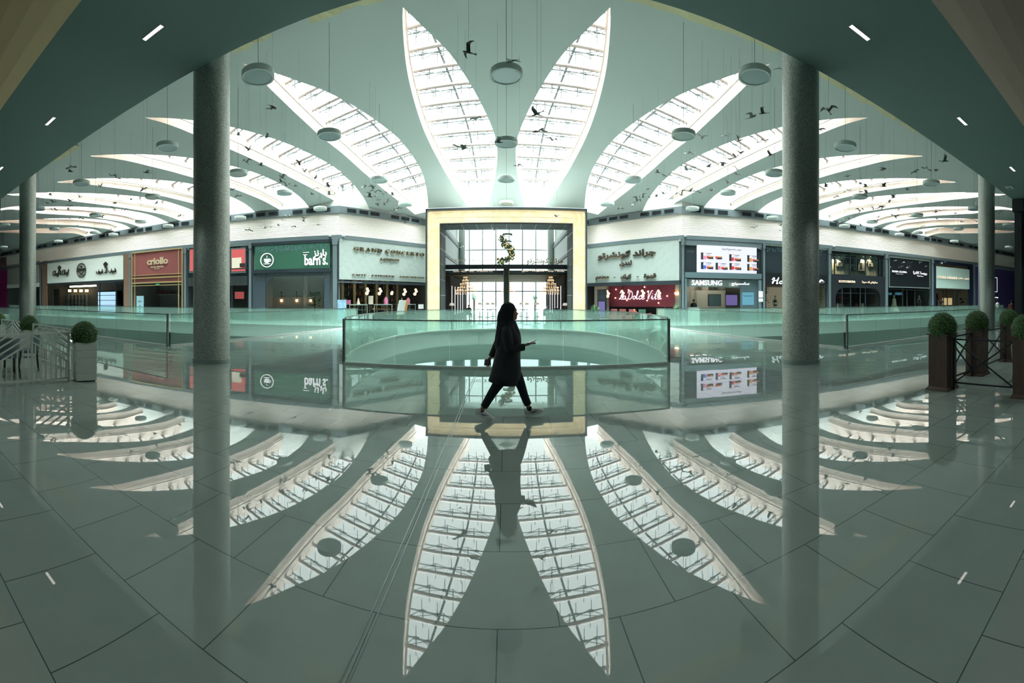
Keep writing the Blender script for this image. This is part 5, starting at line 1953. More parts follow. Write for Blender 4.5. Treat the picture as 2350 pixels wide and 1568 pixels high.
def phone_ads(s):
    ads = [(1615.5, 588, 2), (1680, 592, 1), (1721, 594, 1), (1615.5, 610, 1), (1649, 611.5, 1), (1680.5, 612, 1), (1721, 614, 1)]
    cols_ = ['pink', 'redi', 'orange', 'blue', 'green', 'exitg', 'pink']
    mb = MB()
    for i, (px, py, n) in enumerate(ads):
        x, z = s.q(px, py)
        mb.mi = 0
        mb.box(x - .28, x - .05, -.10, -.081, z - .28, z + .28)
        mb.mi = 1 + i % 4
        mb.box(x - .1, x + .14, -.105, -.081, z - .25, z + .27)
        mb.mi = 5
        mb.box(x - .08, x + .12, -.108, -.081, z + .02, z + .25)
        mb.mi = 0
        for k in range(n):
            xx = x + .42 + .75 * k
            zz = z - .12 + (.05 if n == 2 else 0)
            mb.mi = 0
            mb.box(xx - .12, xx + .34, -.105, -.081, zz - .15, zz + .08)
            mb.mi = 3
            mb.box(xx - .1, xx + .32, -.108, -.081, zz - .01, zz + .07)
            mb.mi = 2
            mb.disc((xx - .14, -.109, zz - .02), .11, 10, 'y')
        mb.mi = 0
        mb.box(x + .2, x + .62, -.1, -.081, z + .2, z + .24)
        mb.box(x + .22, x + .5, -.1, -.081, z + .08, z + .10)
    mb.build('phone_adverts', [M['tvdark'], M['pink'], M['redi'], M['orange'], M['blue'], M['whitescreen']], s.root)
phone_ads(s)
# interior: lit ceiling, display panels, counter, salesman
mb = MB(); x0, _ = s.q(1577, 690); x1, _ = s.q(1699, 690); _, zc = s.q(1640, 661)
mb.box(x0, x1, .4, 4.4, zc + .5, zc + .55); mb.build('ceiling_panel', M['white'], s.root)
mb = MB()
rr = random.Random(9)
for k in range(26):
    x = rr.uniform(x0 + .2, x1 - .3); y = rr.uniform(.8, 4.1)
    mb.box(x - .12, x + .12, y - .05, y + .05, zc + .47, zc + .498)
mb.build('ceiling_lights', M['spot'], s.root)
for px in (1595, 1617, 1650, 1692):
    x, _ = s.q(px, 690)
    mb = MB(); mb.box(x - .28, x + .28, 3.7, 4.3, .001, zc + .45); mb.build('wall_fin', M['innerbeige'], s.root)
for k, (px, m_) in enumerate(((1606.5, None), (1640, 'tvdark'), (1679, 'tvblue'))):
    xx, _ = s.q(px, 690)
    mb = MB(); mb.box(xx - .75, xx + .75, 3.5, 3.68, .6, 2.6); mb.build('display_panel', M['ivory'], s.root)
    if m_:
        t_ = s.item('wall_television', px, 690, 3.4, '%s television on an ivory panel inside the phone shop' % ('dark' if m_ == 'tvdark' else 'purple lit'), 'television')
        t_.location.z = 1.75
        mb = MB(); mb.box(-.6, .6, 0, .08, -.55, .5); mb.build('bezel', M['dark'], t_)
        mb = MB(); mb.box(-.56, .56, -.012, 0.0, -.5, .46); mb.build('screen', M[m_] if m_ == 'tvblue' else M['slate'], t_)
s.box('blue_poster', 'bluescreen', (1704, 671), (1730, 700), .12, .19)
s.text('Galaxy Tab A8 Note 5', 'letdark', (1706, 678), (1727, 681), .1, .015)
mb = MB()
for dz in (0, .35, .62):
    x, z = s.q(1741.5 + 3, 690); mb.box(x - .2, x + .2, -.13, -.101, z + dz - .1, z + dz + .18)
mb.build('notice_sheets', M['white'], s.root)
t_ = s.item('shop_counter', 1590, 700, 1.0, 'white sales counter at the left of the phone shop', 'counter'); t_.location.z = 0
mb = MB(); mb.box(-.5, .5, -.3, .3, 0, 1.1); mb.build('body', M['white'], t_)
mb = MB(); mb.box(-.52, .52, -.32, .32, 1.1, 1.14); mb.build('top', M['ltmetal'], t_)

# --- black shop with white script, half hidden by the thick right column
s = Shop('right', 1756, 1899, 'black shopfront with white script sign, half hidden by the thick right column', 'innerbeige')
s.box('upper_panel', 'frame', (1757, 566), (1898, 638), 0.0, .2)
s.box('sign_band', 'dark', (1757, 626), (1898, 657), -.08, .2)
s.text('Hox', 'letwhite', (1770.5, 636), (1806, 652), -.14, kind='script', r=.05)
s.text(arabic('ه'), 'letwhite', (1879.5, 641), (1891.5, 650.5), -.14, .05, bold=.027)
mb = MB()
for k in range(80):
    x = rr.uniform(.1, s.w - .1); z = rr.uniform(5.9, 6.3)
    mb.obox((x, -.02, z), (1, 0, 0), (0, 1, 0), Vector((rr.uniform(-.5, .5), 0, 1)).normalized(), .02, .004, rr.uniform(.03, .09))
o = mb.build('glass_shards', M['shard'], s.root); o['kind'] = 'stuff'
s.box('window_back', 'litbeige', (1760, 657), (1896, 700), 1.6, 1.7, True)
glazing(s, (1757, 657), (1898, 700), (1757.5, 1897.5))
M['autumn'] = mat('garland_leaf', (0.30, 0.20, 0.05), 0.6, noise_amt=0.5, nscale=8)
for px in (1762, 1890):
    x, _ = s.q(px, 690)
    mb = MB()
    for k in range(220):
        p = Vector((x + rr.gauss(0, .28), rr.uniform(.5, 1.1), rr.uniform(.3, 3.2)))
        t = Vector((rr.uniform(-1, 1), rr.uniform(-1, 1), rr.uniform(-1, 1))).normalized(); b = t.orthogonal().normalized()
        mb.add([p - t * .12, p + b * .05, p + t * .12, p - b * .05], [(0, 1, 2, 3)])
    o = mb.build('leaf_garland', M['autumn'], s.root)
def mannequin(s, px, y, lab, dress, hgt=1.78, base=0.35, pose=1):
    t_ = s.item('mannequin', px, 700, y, lab, 'mannequin', 'shop window mannequins'); t_.location.z = 0
    k = hgt / 1.78
    mb = MB()
    mb.tube([(0, 0, base), (0, 0, base + .3)], .02, 8)
    mb.lathe([(0, 0), (.25, 0), (.25, base), (0, base)], n=16)
    mb.build('stand', M['frame'], t_)
    mb = MB()
    b = base
    mb.lathe([(.0, b + .75 * k), (.15, b + .85 * k), (.17, b + .95 * k), (.125, b + 1.1 * k), (.155, b + 1.28 * k), (.17, b + 1.4 * k), (.06, b + 1.48 * k), (.05, b + 1.54 * k), (.085, b + 1.62 * k), (.09, b + 1.7 * k), (.06, b + 1.77 * k), (0, b + 1.79 * k)], n=16)
    for sx in (-1, 1):
        mb.tube([(sx * .17, 0, b + 1.38 * k), (sx * .26, .0, b + 1.1 * k), (sx * (.22 if pose else .12), -.12, b + .88 * k)], [.05, .04, .03], 8)
        mb.tube([(sx * .09, 0, b + .9 * k), (sx * .1, 0, b + .45 * k), (sx * .1, 0, b + .05)], [.085, .06, .04], 8)
    mb.build('body', M['ivory'], t_, smooth=True)
    if dress:
        mb = MB(); mb.lathe([(.165, b + 1.3 * k), (.135, b + 1.1 * k), (.3, b + .7 * k), (.6, b + .08)], n=24); mb.build('dress', M[dress], t_, smooth=True)
    else:
        mb = MB(); mb.lathe([(.165, b + 1.34 * k), (.172, b + 1.27 * k), (.15, b + 1.2 * k)], n=16); mb.lathe([(.175, b + .98 * k), (.18, b + .9 * k), (.1, b + .8 * k)], n=16); mb.build('lingerie', M['dark'], t_, smooth=True)
mannequin(s, 1779, .9, 'ivory mannequin with a dark two piece in the window under the white script', None)
# --- black brick fashion shop
s = Shop('right', 1907, 2029.5, 'black brick shopfront with arched window and lit upper window of framed pictures', 'inner')
s.box('upper_back', 'curtain', (1909, 578), (2028, 637), .9, 1.0)
mb = MB()
x0, _ = s.q(1909, 600); x1, _ = s.q(2027.5, 600)
for k in range(48):
    x = x0 + (x1 - x0) * k / 48
    mb.tube([(x, .86, 4.0), (x, .86, 6.3)], .05, 6)
mb.build('curtain', M['curtain'], s.root, smooth=True)
_, zt = s.q(1965, 578); _, zb = s.q(1965, 632)
mb = MB()
for px in (1908.5, 1916.5, 1952.5, 1987.5, 2020, 2027.5):
    x, _ = s.q(px, 600); mb.box(x - .05, x + .05, .05, .15, zb, Z_SHOP - .1)
_, zm = s.q(1952, 592)
mb.box(x0, x1, .06, .14, zm - .03, zm + .03); mb.box(x0, x1, .06, .14, zb - .05, zb + .03); mb.box(x0, x1, .04, .16, Z_SHOP - .22, Z_SHOP - .1)
mb.build('upper_window_frame', M['frame'], s.root)
mb = MB(); mb.box(x0, x1, .09, .10, zb, Z_SHOP - .2); mb.build('upper_window', M['shopglass'], s.root)
for k, (a, b, c, d) in enumerate(((1919, 597, 1938, 613.5), (1941, 588, 1953, 606), (1954, 588, 1964, 607), (1950, 610, 1964.5, 622.5), (1968, 594, 1987, 624), (1991, 601, 2005, 614))):
    xa, za = s.q(a, b); xb, zb_ = s.q(c, d)
    t_ = s.item('framed_picture', (a + c) / 2, (b + d) / 2, .72, 'framed photograph hung in the lit upper window of the brick shop, %s' % ('leftmost', 'upper of second column', 'upper middle', 'lower middle', 'tallest', 'rightmost')[k], 'picture', 'framed pictures in the upper window')
    hw, hh = (xb - xa) / 2, (za - zb_) / 2
    mb = MB(); mb.box(-hw, hw, 0, .05, -hh, hh); mb.build('frame', M['dark'], t_)
    mb = MB(); mb.box(-hw + .05, hw - .05, -.01, 0, -hh + .05, hh - .05); mb.mi = 1; mb.box(-hw * .5, hw * .1, -.015, -.01, -hh * .7, hh * .4)
    mb.build('print', [M['innergrey'], M['cloth']], t_)
for px in (1922, 1933, 1990, 2006):
    x, z = s.q(px, 588)
    mb = MB(); mb.lathe([(0, .1), (.06, .1), (.07, 0), (.05, 0.001), (0, .001)], (x, .55, z), 10); mb.mi = 1; mb.disc((x, .55, z - .002), .05, 10)
    mb.build('spotlight', [M['dark'], M['spot']], s.root)
    ld = bpy.data.lights.new('picture_spot', 'SPOT'); ld.energy = 220; ld.color = (1, .72, .42); ld.spot_size = 1.2; ld.shadow_soft_size = .05
    lo_ = bpy.data.objects.new('picture_spot', ld); COL.objects.link(lo_); lo_.parent = s.root; lo_.location = (x, .5, z - .05); lo_.rotation_euler = (.45, 0, 0)
xa, _ = s.q(1917, 690); xb, _ = s.q(2019.5, 690); _, zr = s.q(1968, 661)
pts = [(0.02, 0.001), (0.02, zb), (s.w - .02, zb), (s.w - .02, 0.001), (xb, .001), (xb, zr - 1.0)] + [(xb - 1.0 + 1.0 * math.cos(a * PI / 16), zr - 1.0 + 1.0 * math.sin(a * PI / 16)) for a in range(1, 9)] + [(xa + 1.0 - 1.0 * math.sin(a * PI / 16), zr - 1.0 + 1.0 * math.cos(a * PI / 16)) for a in range(0, 9)] + [(xa, .001)]
mb = MB(); mb.prism(pts[::-1], -.05, .2); mb.build('brick_front', M['brick'], s.root)
s.text('SCOTCH&SODA', 'letwarm', (1925.5, 643), (1963.5, 649.5), -.1, .05, bold=.022)
s.text(arabic('سكوتش اند صودا'), 'letwarm', (1979, 644.5), (2014, 652), -.1, .05, bold=.016)
mb = MB(); mb.box(xa, xb, .1, .12, .02, zr); mb.build('shop_window', M['shopglass'], s.root)
mb = MB()
for px in (1933.5, 1953, 1975, 1987):
    x, _ = s.q(px, 690); mb.box(x - .05, x + .05, .05, .17, .001, zr)
_, zz = s.q(1960, 673); mb.box(xa, xb, .06, .16, zz - .03, zz + .03)
mb.build('window_frame', M['frame'], s.root)
s.box('side_wall', 'litbeige', (2003, 676), (2019, 700), 2.0, 2.1, True)
for k, px in enumerate((1920, 1926, 1932, 1938, 1944, 1958, 1961, 1964, 1968, 1978)):
    t_ = s.item('hanging_garment', px, 690, 2.2, '%s garment on the rail inside the arched window, %s from left' % ('red' if px in (1964,) else ('pale' if px in (1920, 1978) else 'dark'), ordinal(k + 1)), 'garment', 'garments behind the arched window')
    t_.location.z = 0
    mb = MB(); mb.prism([(-.085, .35), (.085, .35), (.075, 1.3), (.03, 1.42), (-.03, 1.42), (-.075, 1.3)], -.2, .2); mb.build('cloth', M['redi' if px == 1964 else ('ivory' if px in (1920, 1978) else ('texture' if px == 1926 else 'cloth'))], t_)
    mb = MB(); mb.tube([(0, -.19, 1.36), (0, 0, 1.45), (0, .19, 1.36)], .012, 5); mb.tube([(0, 0, 1.45), (0, 0, 1.56)], .008, 5); mb.build('hanger', M['steel'], t_)
mb = MB(); x0_, _ = s.q(1917, 690); x1_, _ = s.q(1984, 690); mb.tube([(x0_, 2.2, 1.57), (x1_, 2.2, 1.57)], .018, 6); mb.box(x0_, x1_, 2.5, 2.9, 1.9, 1.94); mb.build('clothes_rail', M['steel'], s.root)
mb = MB()
for px in (1934, 1966):
    x, _ = s.q(px, 690); mb.box(x - .35, x + .35, 2.55, 2.85, 1.94, 2.1)
mb.build('folded_stock', M['redi'], s.root)
# --- bridal shop with black sign
s = Shop('right', 2037.5, 2136, 'bridal shopfront with tall black sign outlined in white', 'inner')
s.box('sign_panel', 'dark', (2038.5, 589.5), (2134.5, 662), -.04, .2)
xa, za = s.q(2039, 588.5); xb, zb = s.q(2133.5, 600); _, zb2 = s.q(2134, 662.5)
mb = MB()
for a, b, c, d in ((xa, xb, za - .09, za), (xa, xb, zb2, zb2 + .09), (xa, xa + .09, zb2, za), (xb - .09, xb, zb2, za)):
    mb.box(a, b, -.09, -.041, c, d)
mb.build('sign_outline', M['ltmetal'], s.root)
s.text('ROSA CLARA', 'letwhite', (2048, 620.5), (2081.5, 627), -.1, .04, bold=.024)
s.text('BARCELONA', 'letwhite', (2056, 628), (2073, 630), -.1, .02)
s.text(arabic('روسا كلارا'), 'letwhite', (2096.5, 622), (2127.5, 632.5), -.1, .04, bold=.019)
s.text(arabic('برشلونة'), 'letwhite', (2104.5, 631.5), (2119, 636), -.1, .03)
glazing(s, (2038.5, 664), (2135, 700), (2039, 2073, 2083, 2101, 2134))
s.text(arabic('شلونة'), 'bluescreen', (2039, 671), (2047, 678), 1.4, .03, bold=.016)
s.text('RAIIO'[::-1], 'bluescreen', (2054, 671), (2072, 677.5), 1.4, .03, bold=.016)
mannequin(s, 2052, .9, 'bridal mannequin in a pale full skirted gown behind glass', 'fabric', 1.85, .45)
mannequin(s, 2109.5, .9, 'bridal mannequin in a dark blue gown behind glass', 'cloth', 1.85, .45)
# --- mint sign shoe shop
s = Shop('right', 2142.5, 2232.5, 'shoe shopfront with navy frame and mint sign panel', 'innerbeige')
s.box('portal_frame', 'navy', (2143, 594), (2232, 613), -.08, .2)
s.box('portal_frame', 'navy', (2143, 594), (2148, 700), -.08, .2, True)
s.box('portal_frame', 'navy', (2225.5, 606), (2232, 700), -.08, .2, True)
s.box('sign_panel', 'mint', (2148.5, 610.8), (2225, 664), -.04, .2)
s.text('COLE HAAN', 'letwarm', (2152, 632.5), (2196, 641.5), -.1, .05, bold=.016)
s.text(arabic('كول هان'), 'letwarm', (2198, 636.5), (2225, 642.5), -.1, .05, bold=.016)
glazing(s, (2148.5, 664), (2225, 700), (2149, 2167, 2176, 2192, 2201, 2224.5))
s.box('lit_shelving', 'litshelf', (2164, 684), (2185, 700), 2.6, 2.7)
mb = MB()
for px in (2163.5, 2168, 2172, 2176, 2185.5):
    x, _ = s.q(px, 690); mb.box(x - .06, x + .06, 2.4, 2.6, .001, 2.6)
mb.build('shelf_uprights', M['dark'], s.root)
for k, (px, py, m_) in enumerate(((2152, 690, 'redi'), (2155, 686, 'orange'), (2158, 696, 'redi'), (2163, 694, 'pink'), (2205, 688, 'dark'), (2205, 696, 'dark'), (2210, 694, 'dark'), (2214, 686.5, 'ivory'))):
    t_ = s.item('display_shoe', px, py, .5 + .45 * (k % 3), '%s shoe in the mint sign window, %s from left' % ({'redi': 'red', 'orange': 'tan', 'pink': 'pink', 'dark': 'black', 'ivory': 'pale'}[m_], ordinal(k + 1)), 'shoe', 'shoes in the mint sign window')
    mb = MB(); mb.tube([(-.22, 0, .05), (-.1, 0, .1), (.05, 0, .1), (.22, 0, .05)], [.05, .09, .08, .05], 8); mb.build('upper', M[m_], t_, smooth=True)
    mb = MB(); mb.box(-.26, .26, -.07, .07, -.02, .02); mb.build('sole', M['dark'], t_)
    mb = MB(); mb.box(-.3, .3, -.1, .1, -.06, -.02); mb.box(-.02, .02, .02, .06, -t_.location.z, -.06); mb.build('stand', M['ltmetal'], t_)
# --- purple hoarding
s = Shop('right', 2238, 2365, 'purple hoarding wall with white outlined rectangle behind the slim right column', None, name='hoarding', cat='hoarding')
s.box('panel', 'purple', (2238.5, 604), (2365, 700), .0, .3, True)
xa, za = s.q(2276, 636); xb, zb = s.q(2288.5, 670.5)
mb = MB()
for a, b, c, d in ((xa, xb, za - .06, za), (xa, xb, zb, zb + .06), (xb - .06, xb, zb, za), (xa, xa + .06, zb, za)):
    mb.box(a, b, -.03, 0, c, d)
mb.build('outline', M['letwhite'], s.root)
s.text('opening', 'letwhite', (2277, 681), (2291, 685), -.03, .03, bold=.011)

# ---------------------------------------------------------------- air vents and cameras on the cornice
vm = MB()
vm.box(-.42, .42, -.03, 0.05, -.14, .14)
vme = bpy.data.meshes.new('air_vent_frame'); vme.from_pydata(vm.v, [], vm.f); vme.materials.append(M['frame'])
vl = MB()
for k in range(14):
    vl.box(-.39 + k * .057, -.37 + k * .057, -.045, -.03, -.11, .11)
vle = bpy.data.meshes.new('louvres'); vle.from_pydata(vl.v, [], vl.f); vle.materials.append(M['dark'])
seg_word = {'left': 'left cornice', 'inner_left': 'cornice left of the portal', 'inner_right': 'cornice right of the portal', 'right': 'right cornice'}
for nm, a, b in SEG:
    d = (b - a).normalized(); nrm = Vector((-d.y, d.x, 0)); L = (b - a).length
    rz = math.atan2(d.y, d.x)
    n = 0
    us = []
    u_ = 1.1
    while u_ < L - .8:
        for j in range(3):
            if u_ + j * 1.15 < L - .6:
                us.append(u_ + j * 1.15)
        u_ += 4.4
    far = nm == 'left'
    if nm == 'left':
        us = [L - q for q in us]
    if nm == 'inner_right':
        us = [L - q for q in us]
    for k, q in enumerate(us):
        p = a + d * q - nrm * .13
        if abs(p.x) > 61 or (abs(p.x) < 6.6):
            continue
        o = bpy.data.objects.new('air_vent', vme); COL.objects.link(o); o.location = (p.x, p.y, 8.88); o.rotation_euler.z = rz
        tag(o, 'dark slotted air vent on the %s, %s from the corner' % (seg_word[nm], ordinal(k + 1)), 'air vent', 'air vents along the cornice')
        c = bpy.data.objects.new('louvres', vle); COL.objects.link(c); c.parent = o
for nm, px, lab in (('left', 758, 'white dome camera under the frieze just left of the left corner'), ('inner_left', 786, 'white dome camera under the frieze just right of the left corner'), ('right', 1572, 'white dome camera under the frieze at the right corner'), ('right', 1912, 'white dome camera under the frieze above the brick shop')):
    s = Shop(nm, px, px + 2, '', None)
    bpy.data.objects.remove(s.root)
    x, z = s.q(px, 538)
    p = s.o - s.n * .2
    t_ = empty('security_camera', (p.x, p.y, Z_SHOP + .25), s.rz, lab, 'camera', 'dome cameras under the frieze')
    mb = MB(); mb.box(-.1, .1, -.06, .1, -.05, .1); mb.build('housing', M['white'], t_)
    mb = MB(); mb.ball((0, -.1, -.02), .1, 12, 8); mb.build('dome', M['ltmetal'], t_, smooth=True)

# ---------------------------------------------------------------- onyx portal
pr = empty('portal', (0, YF, 0), 0, 'tall onyx clad portal with grey reveal at the centre of the facade', 'portal')
XO, XI, ZO, ZI = 6.15, 5.02, 8.7, 7.53
mb = MB()
mb.box(-XO + .12, -XI, 0, .35, 0.001, ZO - .12); mb.box(XI, XO - .12, 0, .35, 0.001, ZO - .12); mb.box(-XI, XI, 0, .35, ZI, ZO - .12)
mb.build('onyx_face', M['onyx'], pr)
M['onyxlit'] = emat('onyx_band', (1.0, 0.80, 0.50), 0.85)
for off in (.42, .78):
    mb = MB()
    xx, zz = XI + (XO - XI) * off, ZI + (ZO - ZI) * off
    w_ = .035
    mb.box(-xx - w_, -xx + w_, -.012, -.001, 0.001, zz); mb.box(xx - w_, xx + w_, -.012, -.001, 0.001, zz); mb.box(-xx + w_, xx - w_, -.012, -.001, zz - w_, zz + w_)
    mb.build('inlay_band', M['onyxlit'], pr)
mb = MB()
mb.box(-XO, -XO + .12, -.08, 2.7, 0.001, ZO); mb.box(XO - .12, XO, -.08, 2.7, 0.001, ZO); mb.box(-XO, XO, -.08, 2.7, ZO - .12, ZO)
mb.build('outer_frame', M['frame'], pr)
M['revgrey'] = mat('reveal_grey', (0.055, 0.065, 0.066), 0.7, spec=0.2)
mb = MB()
mb.box(-XI - .12, -XI, .35, 2.7, 0.001, ZI); mb.box(XI, XI + .12, .35, 2.7, 0.001, ZI); mb.box(-XI - .12, XI + .12, .35, 2.7, ZI, ZI + .12)
mb.box(-XI - .05, -XI, -.02, .36, 0.001, ZI + .05); mb.box(XI, XI + .05, -.02, .36, 0.001, ZI + .05); mb.box(-XI, XI, -.02, .36, ZI, ZI + .05)
mb.build('reveal', M['revgrey'], pr)
mb = MB()
for k in range(7):
    z = .9 + k * 1.2
    for sx in (-1, 1):
        mb.box(sx * XI - .012, sx * XI + .012, .0, 2.7, z - .012, z + .012)
for k in range(-4, 5):
    mb.box(k * 1.15 - .012, k * 1.15 + .012, .36, 2.7, ZI - .012, ZI + .006)
mb.build('panel_joints', M['ltmetal'], pr)
for sd in (-1, 1):                                   # masonry behind the portal up to the side walls
    mb = MB(); xs = sorted((sd * 5.95, sd * 6.15)); mb.box(xs[0], xs[1], YF + 2.7, 52, 0.001, 9.0); struct(mb.build('wall_hall_%s' % side_word[sd], M['pattern']))
mb = MB(); mb.box(-6.2, 6.2, 38.4, 38.6, 8.9, 9.45)
struct(mb.build('wall_over_portal', M['ceil']))
mb = MB(); mb.slab([(-6.1, YF + .1), (6.1, YF + .1), (6.1, 38.35), (-6.1, 38.35)], 8.715, 8.78); struct(mb.build('ceiling_bounce', M['wall']))  # slab added over the portal to bounce skylight up onto the vault

# ---------------------------------------------------------------- restaurant hall beyond the portal
YB = 34.0
rs = empty('entrance_screen', (0, YB, 0), 0, 'black entrance beam and post with gilt lettering inside the portal', 'entrance screen')
z = lambda py, d: EYE + (CY - py) / F * d
mb = MB(); mb.box(-5.9, 5.9, 0, .3, z(617, YB), z(607, YB)); mb.build('beam', M['dark'], rs)
mb = MB(); mb.box(-.2, .2, 0.05, .25, 0.001, z(617, YB)); mb.build('post', M['dark'], rs)
mb = MB(); mb.box(-.24, -.2, 0, .25, 0.001, z(617, YB)); mb.box(.2, .24, 0, .25, 0.001, z(617, YB)); mb.build('post_edge', M['gold'], rs)
mb = MB(); mb.box(-5.9, 5.9, .4, .7, z(626.5, YB), z(620, YB)); mb.build('sign_band', M['frame'], rs)
def X(px):
    return (YB) * math.tan((px - CX) / F)
for g, a, b, m_, kind in (('GRAND CONCERTO', (1037, 593.5), (1132, 600.5), 'gold2', 0), ('PASTA - PIZZA - GRILL - AFTERNOON TEA', (1039, 620.5), (1130, 623.5), 'letwarm', 0)):
    mb = MB(); fit_text(mb, serif_geo(g), X(a[0]), X(b[0]), z(b[1], YB), z(a[1], YB), .05 if m_ == 'gold2' else .33, .06); mb.build('lettering', M[m_], rs)
for g, a, b, m_ in (('جراند كونشرتو', (1209, 592), (1293, 607), 'gold2'), ('باستا - بيتزا - مشويات - شاي', (1198, 619), (1296, 624), 'letwarm')):
    mb = MB(); fit_text(mb, text_geo(arabic(g), .03), X(a[0]), X(b[0]), z(b[1], YB), z(a[1], YB), .05 if m_ == 'gold2' else .33, .06); mb.build('lettering', M[m_], rs)
# black slatted canopy and side walls of the restaurant
M['panelwood'] = mat('panel_wood', (0.03, 0.022, 0.02), 0.9, spec=0.1)
cn = empty('slatted_canopy', (0, YB, 0), 0, 'black slatted canopy with gold edges over the restaurant', 'canopy')
mb = MB(); mb.box(-5.85, 5.85, .8, 15.5, 4.1, 4.2); mb.build('board', M['dark'], cn)
for k in range(9):
    y = 1.2 + k * 1.6
    mb = MB(); mb.box(-5.85, 5.85, y, y + .5, 3.9, 4.05); mb.build('slat', M['dark'], cn)
    mb = MB(); mb.box(-5.85, 5.85, y - .02, y - .001, 3.9, 3.94); mb.build('gold_edge', M['gold'], cn)
for sd in (-1, 1):
    w_ = empty('panelled_wall', (sd * 4.95, YB, 0), 0, 'dark panelled restaurant wall with upright light strips on the %s' % side_word[sd], 'wall panel')
    mb = MB(); mb.box(-.1, .1, .8, 15.5, 0.001, 3.88); mb.build('panel', M['panelwood'], w_)
    for k in range(5):
        y = 1.8 + k * 2.2
        mb = MB(); mb.box(-sd * .1 - .02, -sd * .1 + .02, y, y + .12, .4, 3.0); mb.build('light_strip', M['litwhite'], w_)
# big rear window
YW = 57.0
mb = MB(); mb.box(-6.3, 6.3, YW - .01, YW + .01, .0, 12.6); struct(mb.build('window_30', M['skyglass']))
mb = MB()
for k in range(-4, 5):
    x = k * 1.87 + .4
    mb.box(x - .075, x + .075, YW - .2, YW - .02, 0.001, 12.5)
for py in (527, 574, 669):
    zz = z(py, YW); mb.box(-6.3, 6.3, YW - .14, YW - .03, zz - .07, zz + .07)
struct(mb.build('trim_window_30', M['steel']))
for sd in (-1, 1):
    mb = MB(); mb.lathe([(.42, 0), (.42, 11.4)], (sd * 5.6, 51, 0), 24); t_ = mb.build('column', M['white'], None, True)
    tag(t_, 'white round column beside the rear window seen through the portal, on the %s' % side_word[sd], 'column')
mb = MB(); mb.add([(-6.3, 38.5, 9.3), (6.3, 38.5, 9.3), (6.3, YW + .2, 12.6), (-6.3, YW + .2, 12.6), (-6.3, 38.5, 9.5), (6.3, 38.5, 9.5), (6.3, YW + .2, 12.8), (-6.3, YW + .2, 12.8)], [(0, 1, 2, 3), (7, 6, 5, 4), (0, 4, 5, 1), (2, 6, 7, 3), (1, 5, 6, 2), (0, 3, 7, 4)]); struct(mb.build('ceiling_hall', M['white']))
for sd in (-1, 1):
    mb = MB(); xs = sorted((sd * 6.15, sd * 6.3)); y0_, y1_ = YF + 2.7, YW + .2; mb.add([(q, y, zz_) for q in xs for y, zz_ in ((y0_, 0), (y1_, 0), (y1_, 12.7), (38.5, 9.4), (y0_, 9.0))], [(0, 1, 2, 3, 4), (9, 8, 7, 6, 5), (0, 5, 6, 1), (1, 6, 7, 2), (2, 7, 8, 3), (3, 8, 9, 4), (4, 9, 5, 0)]); struct(mb.build('wall_hall_outer_%s' % side_word[sd], M['white']))
    mb = MB(); xs = sorted((sd * 5.85, sd * 6.0)); mb.box(xs[0], xs[1], 36, 52, 8.2, 8.5); mb.box(xs[0], xs[1], 36, 52, 6.0, 6.3); struct(mb.build('trim_%d' % (60 + sd), M['greyblue']))
ld = bpy.data.lights.new('sky_portal', 'AREA'); ld.shape = 'RECTANGLE'; ld.size, ld.size_y = 12.6, 12.6; ld.cycles.is_portal = True
lo_ = bpy.data.objects.new('sky_portal', ld); COL.objects.link(lo_); lo_.location = (0, YW + .3, 6.3); lo_.rotation_euler = (-PI / 2, 0, 0)
for k, (y, zz) in enumerate(((40, 8.1), (46, 8.3), (52, 8.3))):
    pendant(0.1, y, 'white drum pendant lamp seen through the portal opening, %s' % ('nearest', 'middle', 'farthest')[k], zz, .5, 9.3 + (y - 38.5) * .176)
# chandeliers
M['crystal'] = emat('lit_crystal', (1.0, 0.72, 0.45), 1.1)
def chandelier(px, py, d, sc_, lab):
    p = at(px, py, d)
    t_ = empty('chandelier', (p.x, p.y, p.z), 0, lab, 'chandelier', 'crystal chandeliers in the restaurant')
    fr = MB(); cr = MB(); rr_ = random.Random(int(px))
    fr.tube([(0, 0, -.3 * sc_), (0, 0, 4.1 - p.z)], .02, 6)
    for ring, (r_, h, n) in enumerate(((.95, -.25, 26), (.75, .05, 22), (.5, .4, 16), (.28, .75, 10), (.16, 1.05, 8))):
        r_ *= sc_; h *= sc_
        pts_ = [(r_ * math.cos(a * PI / 12), r_ * math.sin(a * PI / 12), h) for a in range(25)]
        fr.tube(pts_, .015, 5)
        for k in range(n):
            a = 2 * PI * k / n + ring
            c = Vector((r_ * math.cos(a), r_ * math.sin(a), h))
            cr.ball(c + Vector((0, 0, .06)), .05 * sc_, 6, 4, (.8, .8, 1.4))
            for j in range(2):
                cr.ball(c + Vector((rr_.uniform(-.05, .05), rr_.uniform(-.05, .05), -.12 - .12 * j)), .035 * sc_, 5, 3, (.7, .7, 1.6))
        for k in range(0, n, 4):
            a = 2 * PI * k / n
            fr.tube([(0, 0, h + .1), (r_ * math.cos(a), r_ * math.sin(a), h)], .012, 4)
    fr.build('frame', M['gold'], t_)
    cr.build('crystals', M['crystal'], t_)
chandelier(1068, 663, 37.5, .95, 'large lit crystal chandelier at the left of the restaurant')
chandelier(1264, 663, 37.5, .95, 'large lit crystal chandelier at the right of the restaurant')
chandelier(1166, 666, 44.9, .75, 'smaller crystal chandelier half hidden behind the black post')
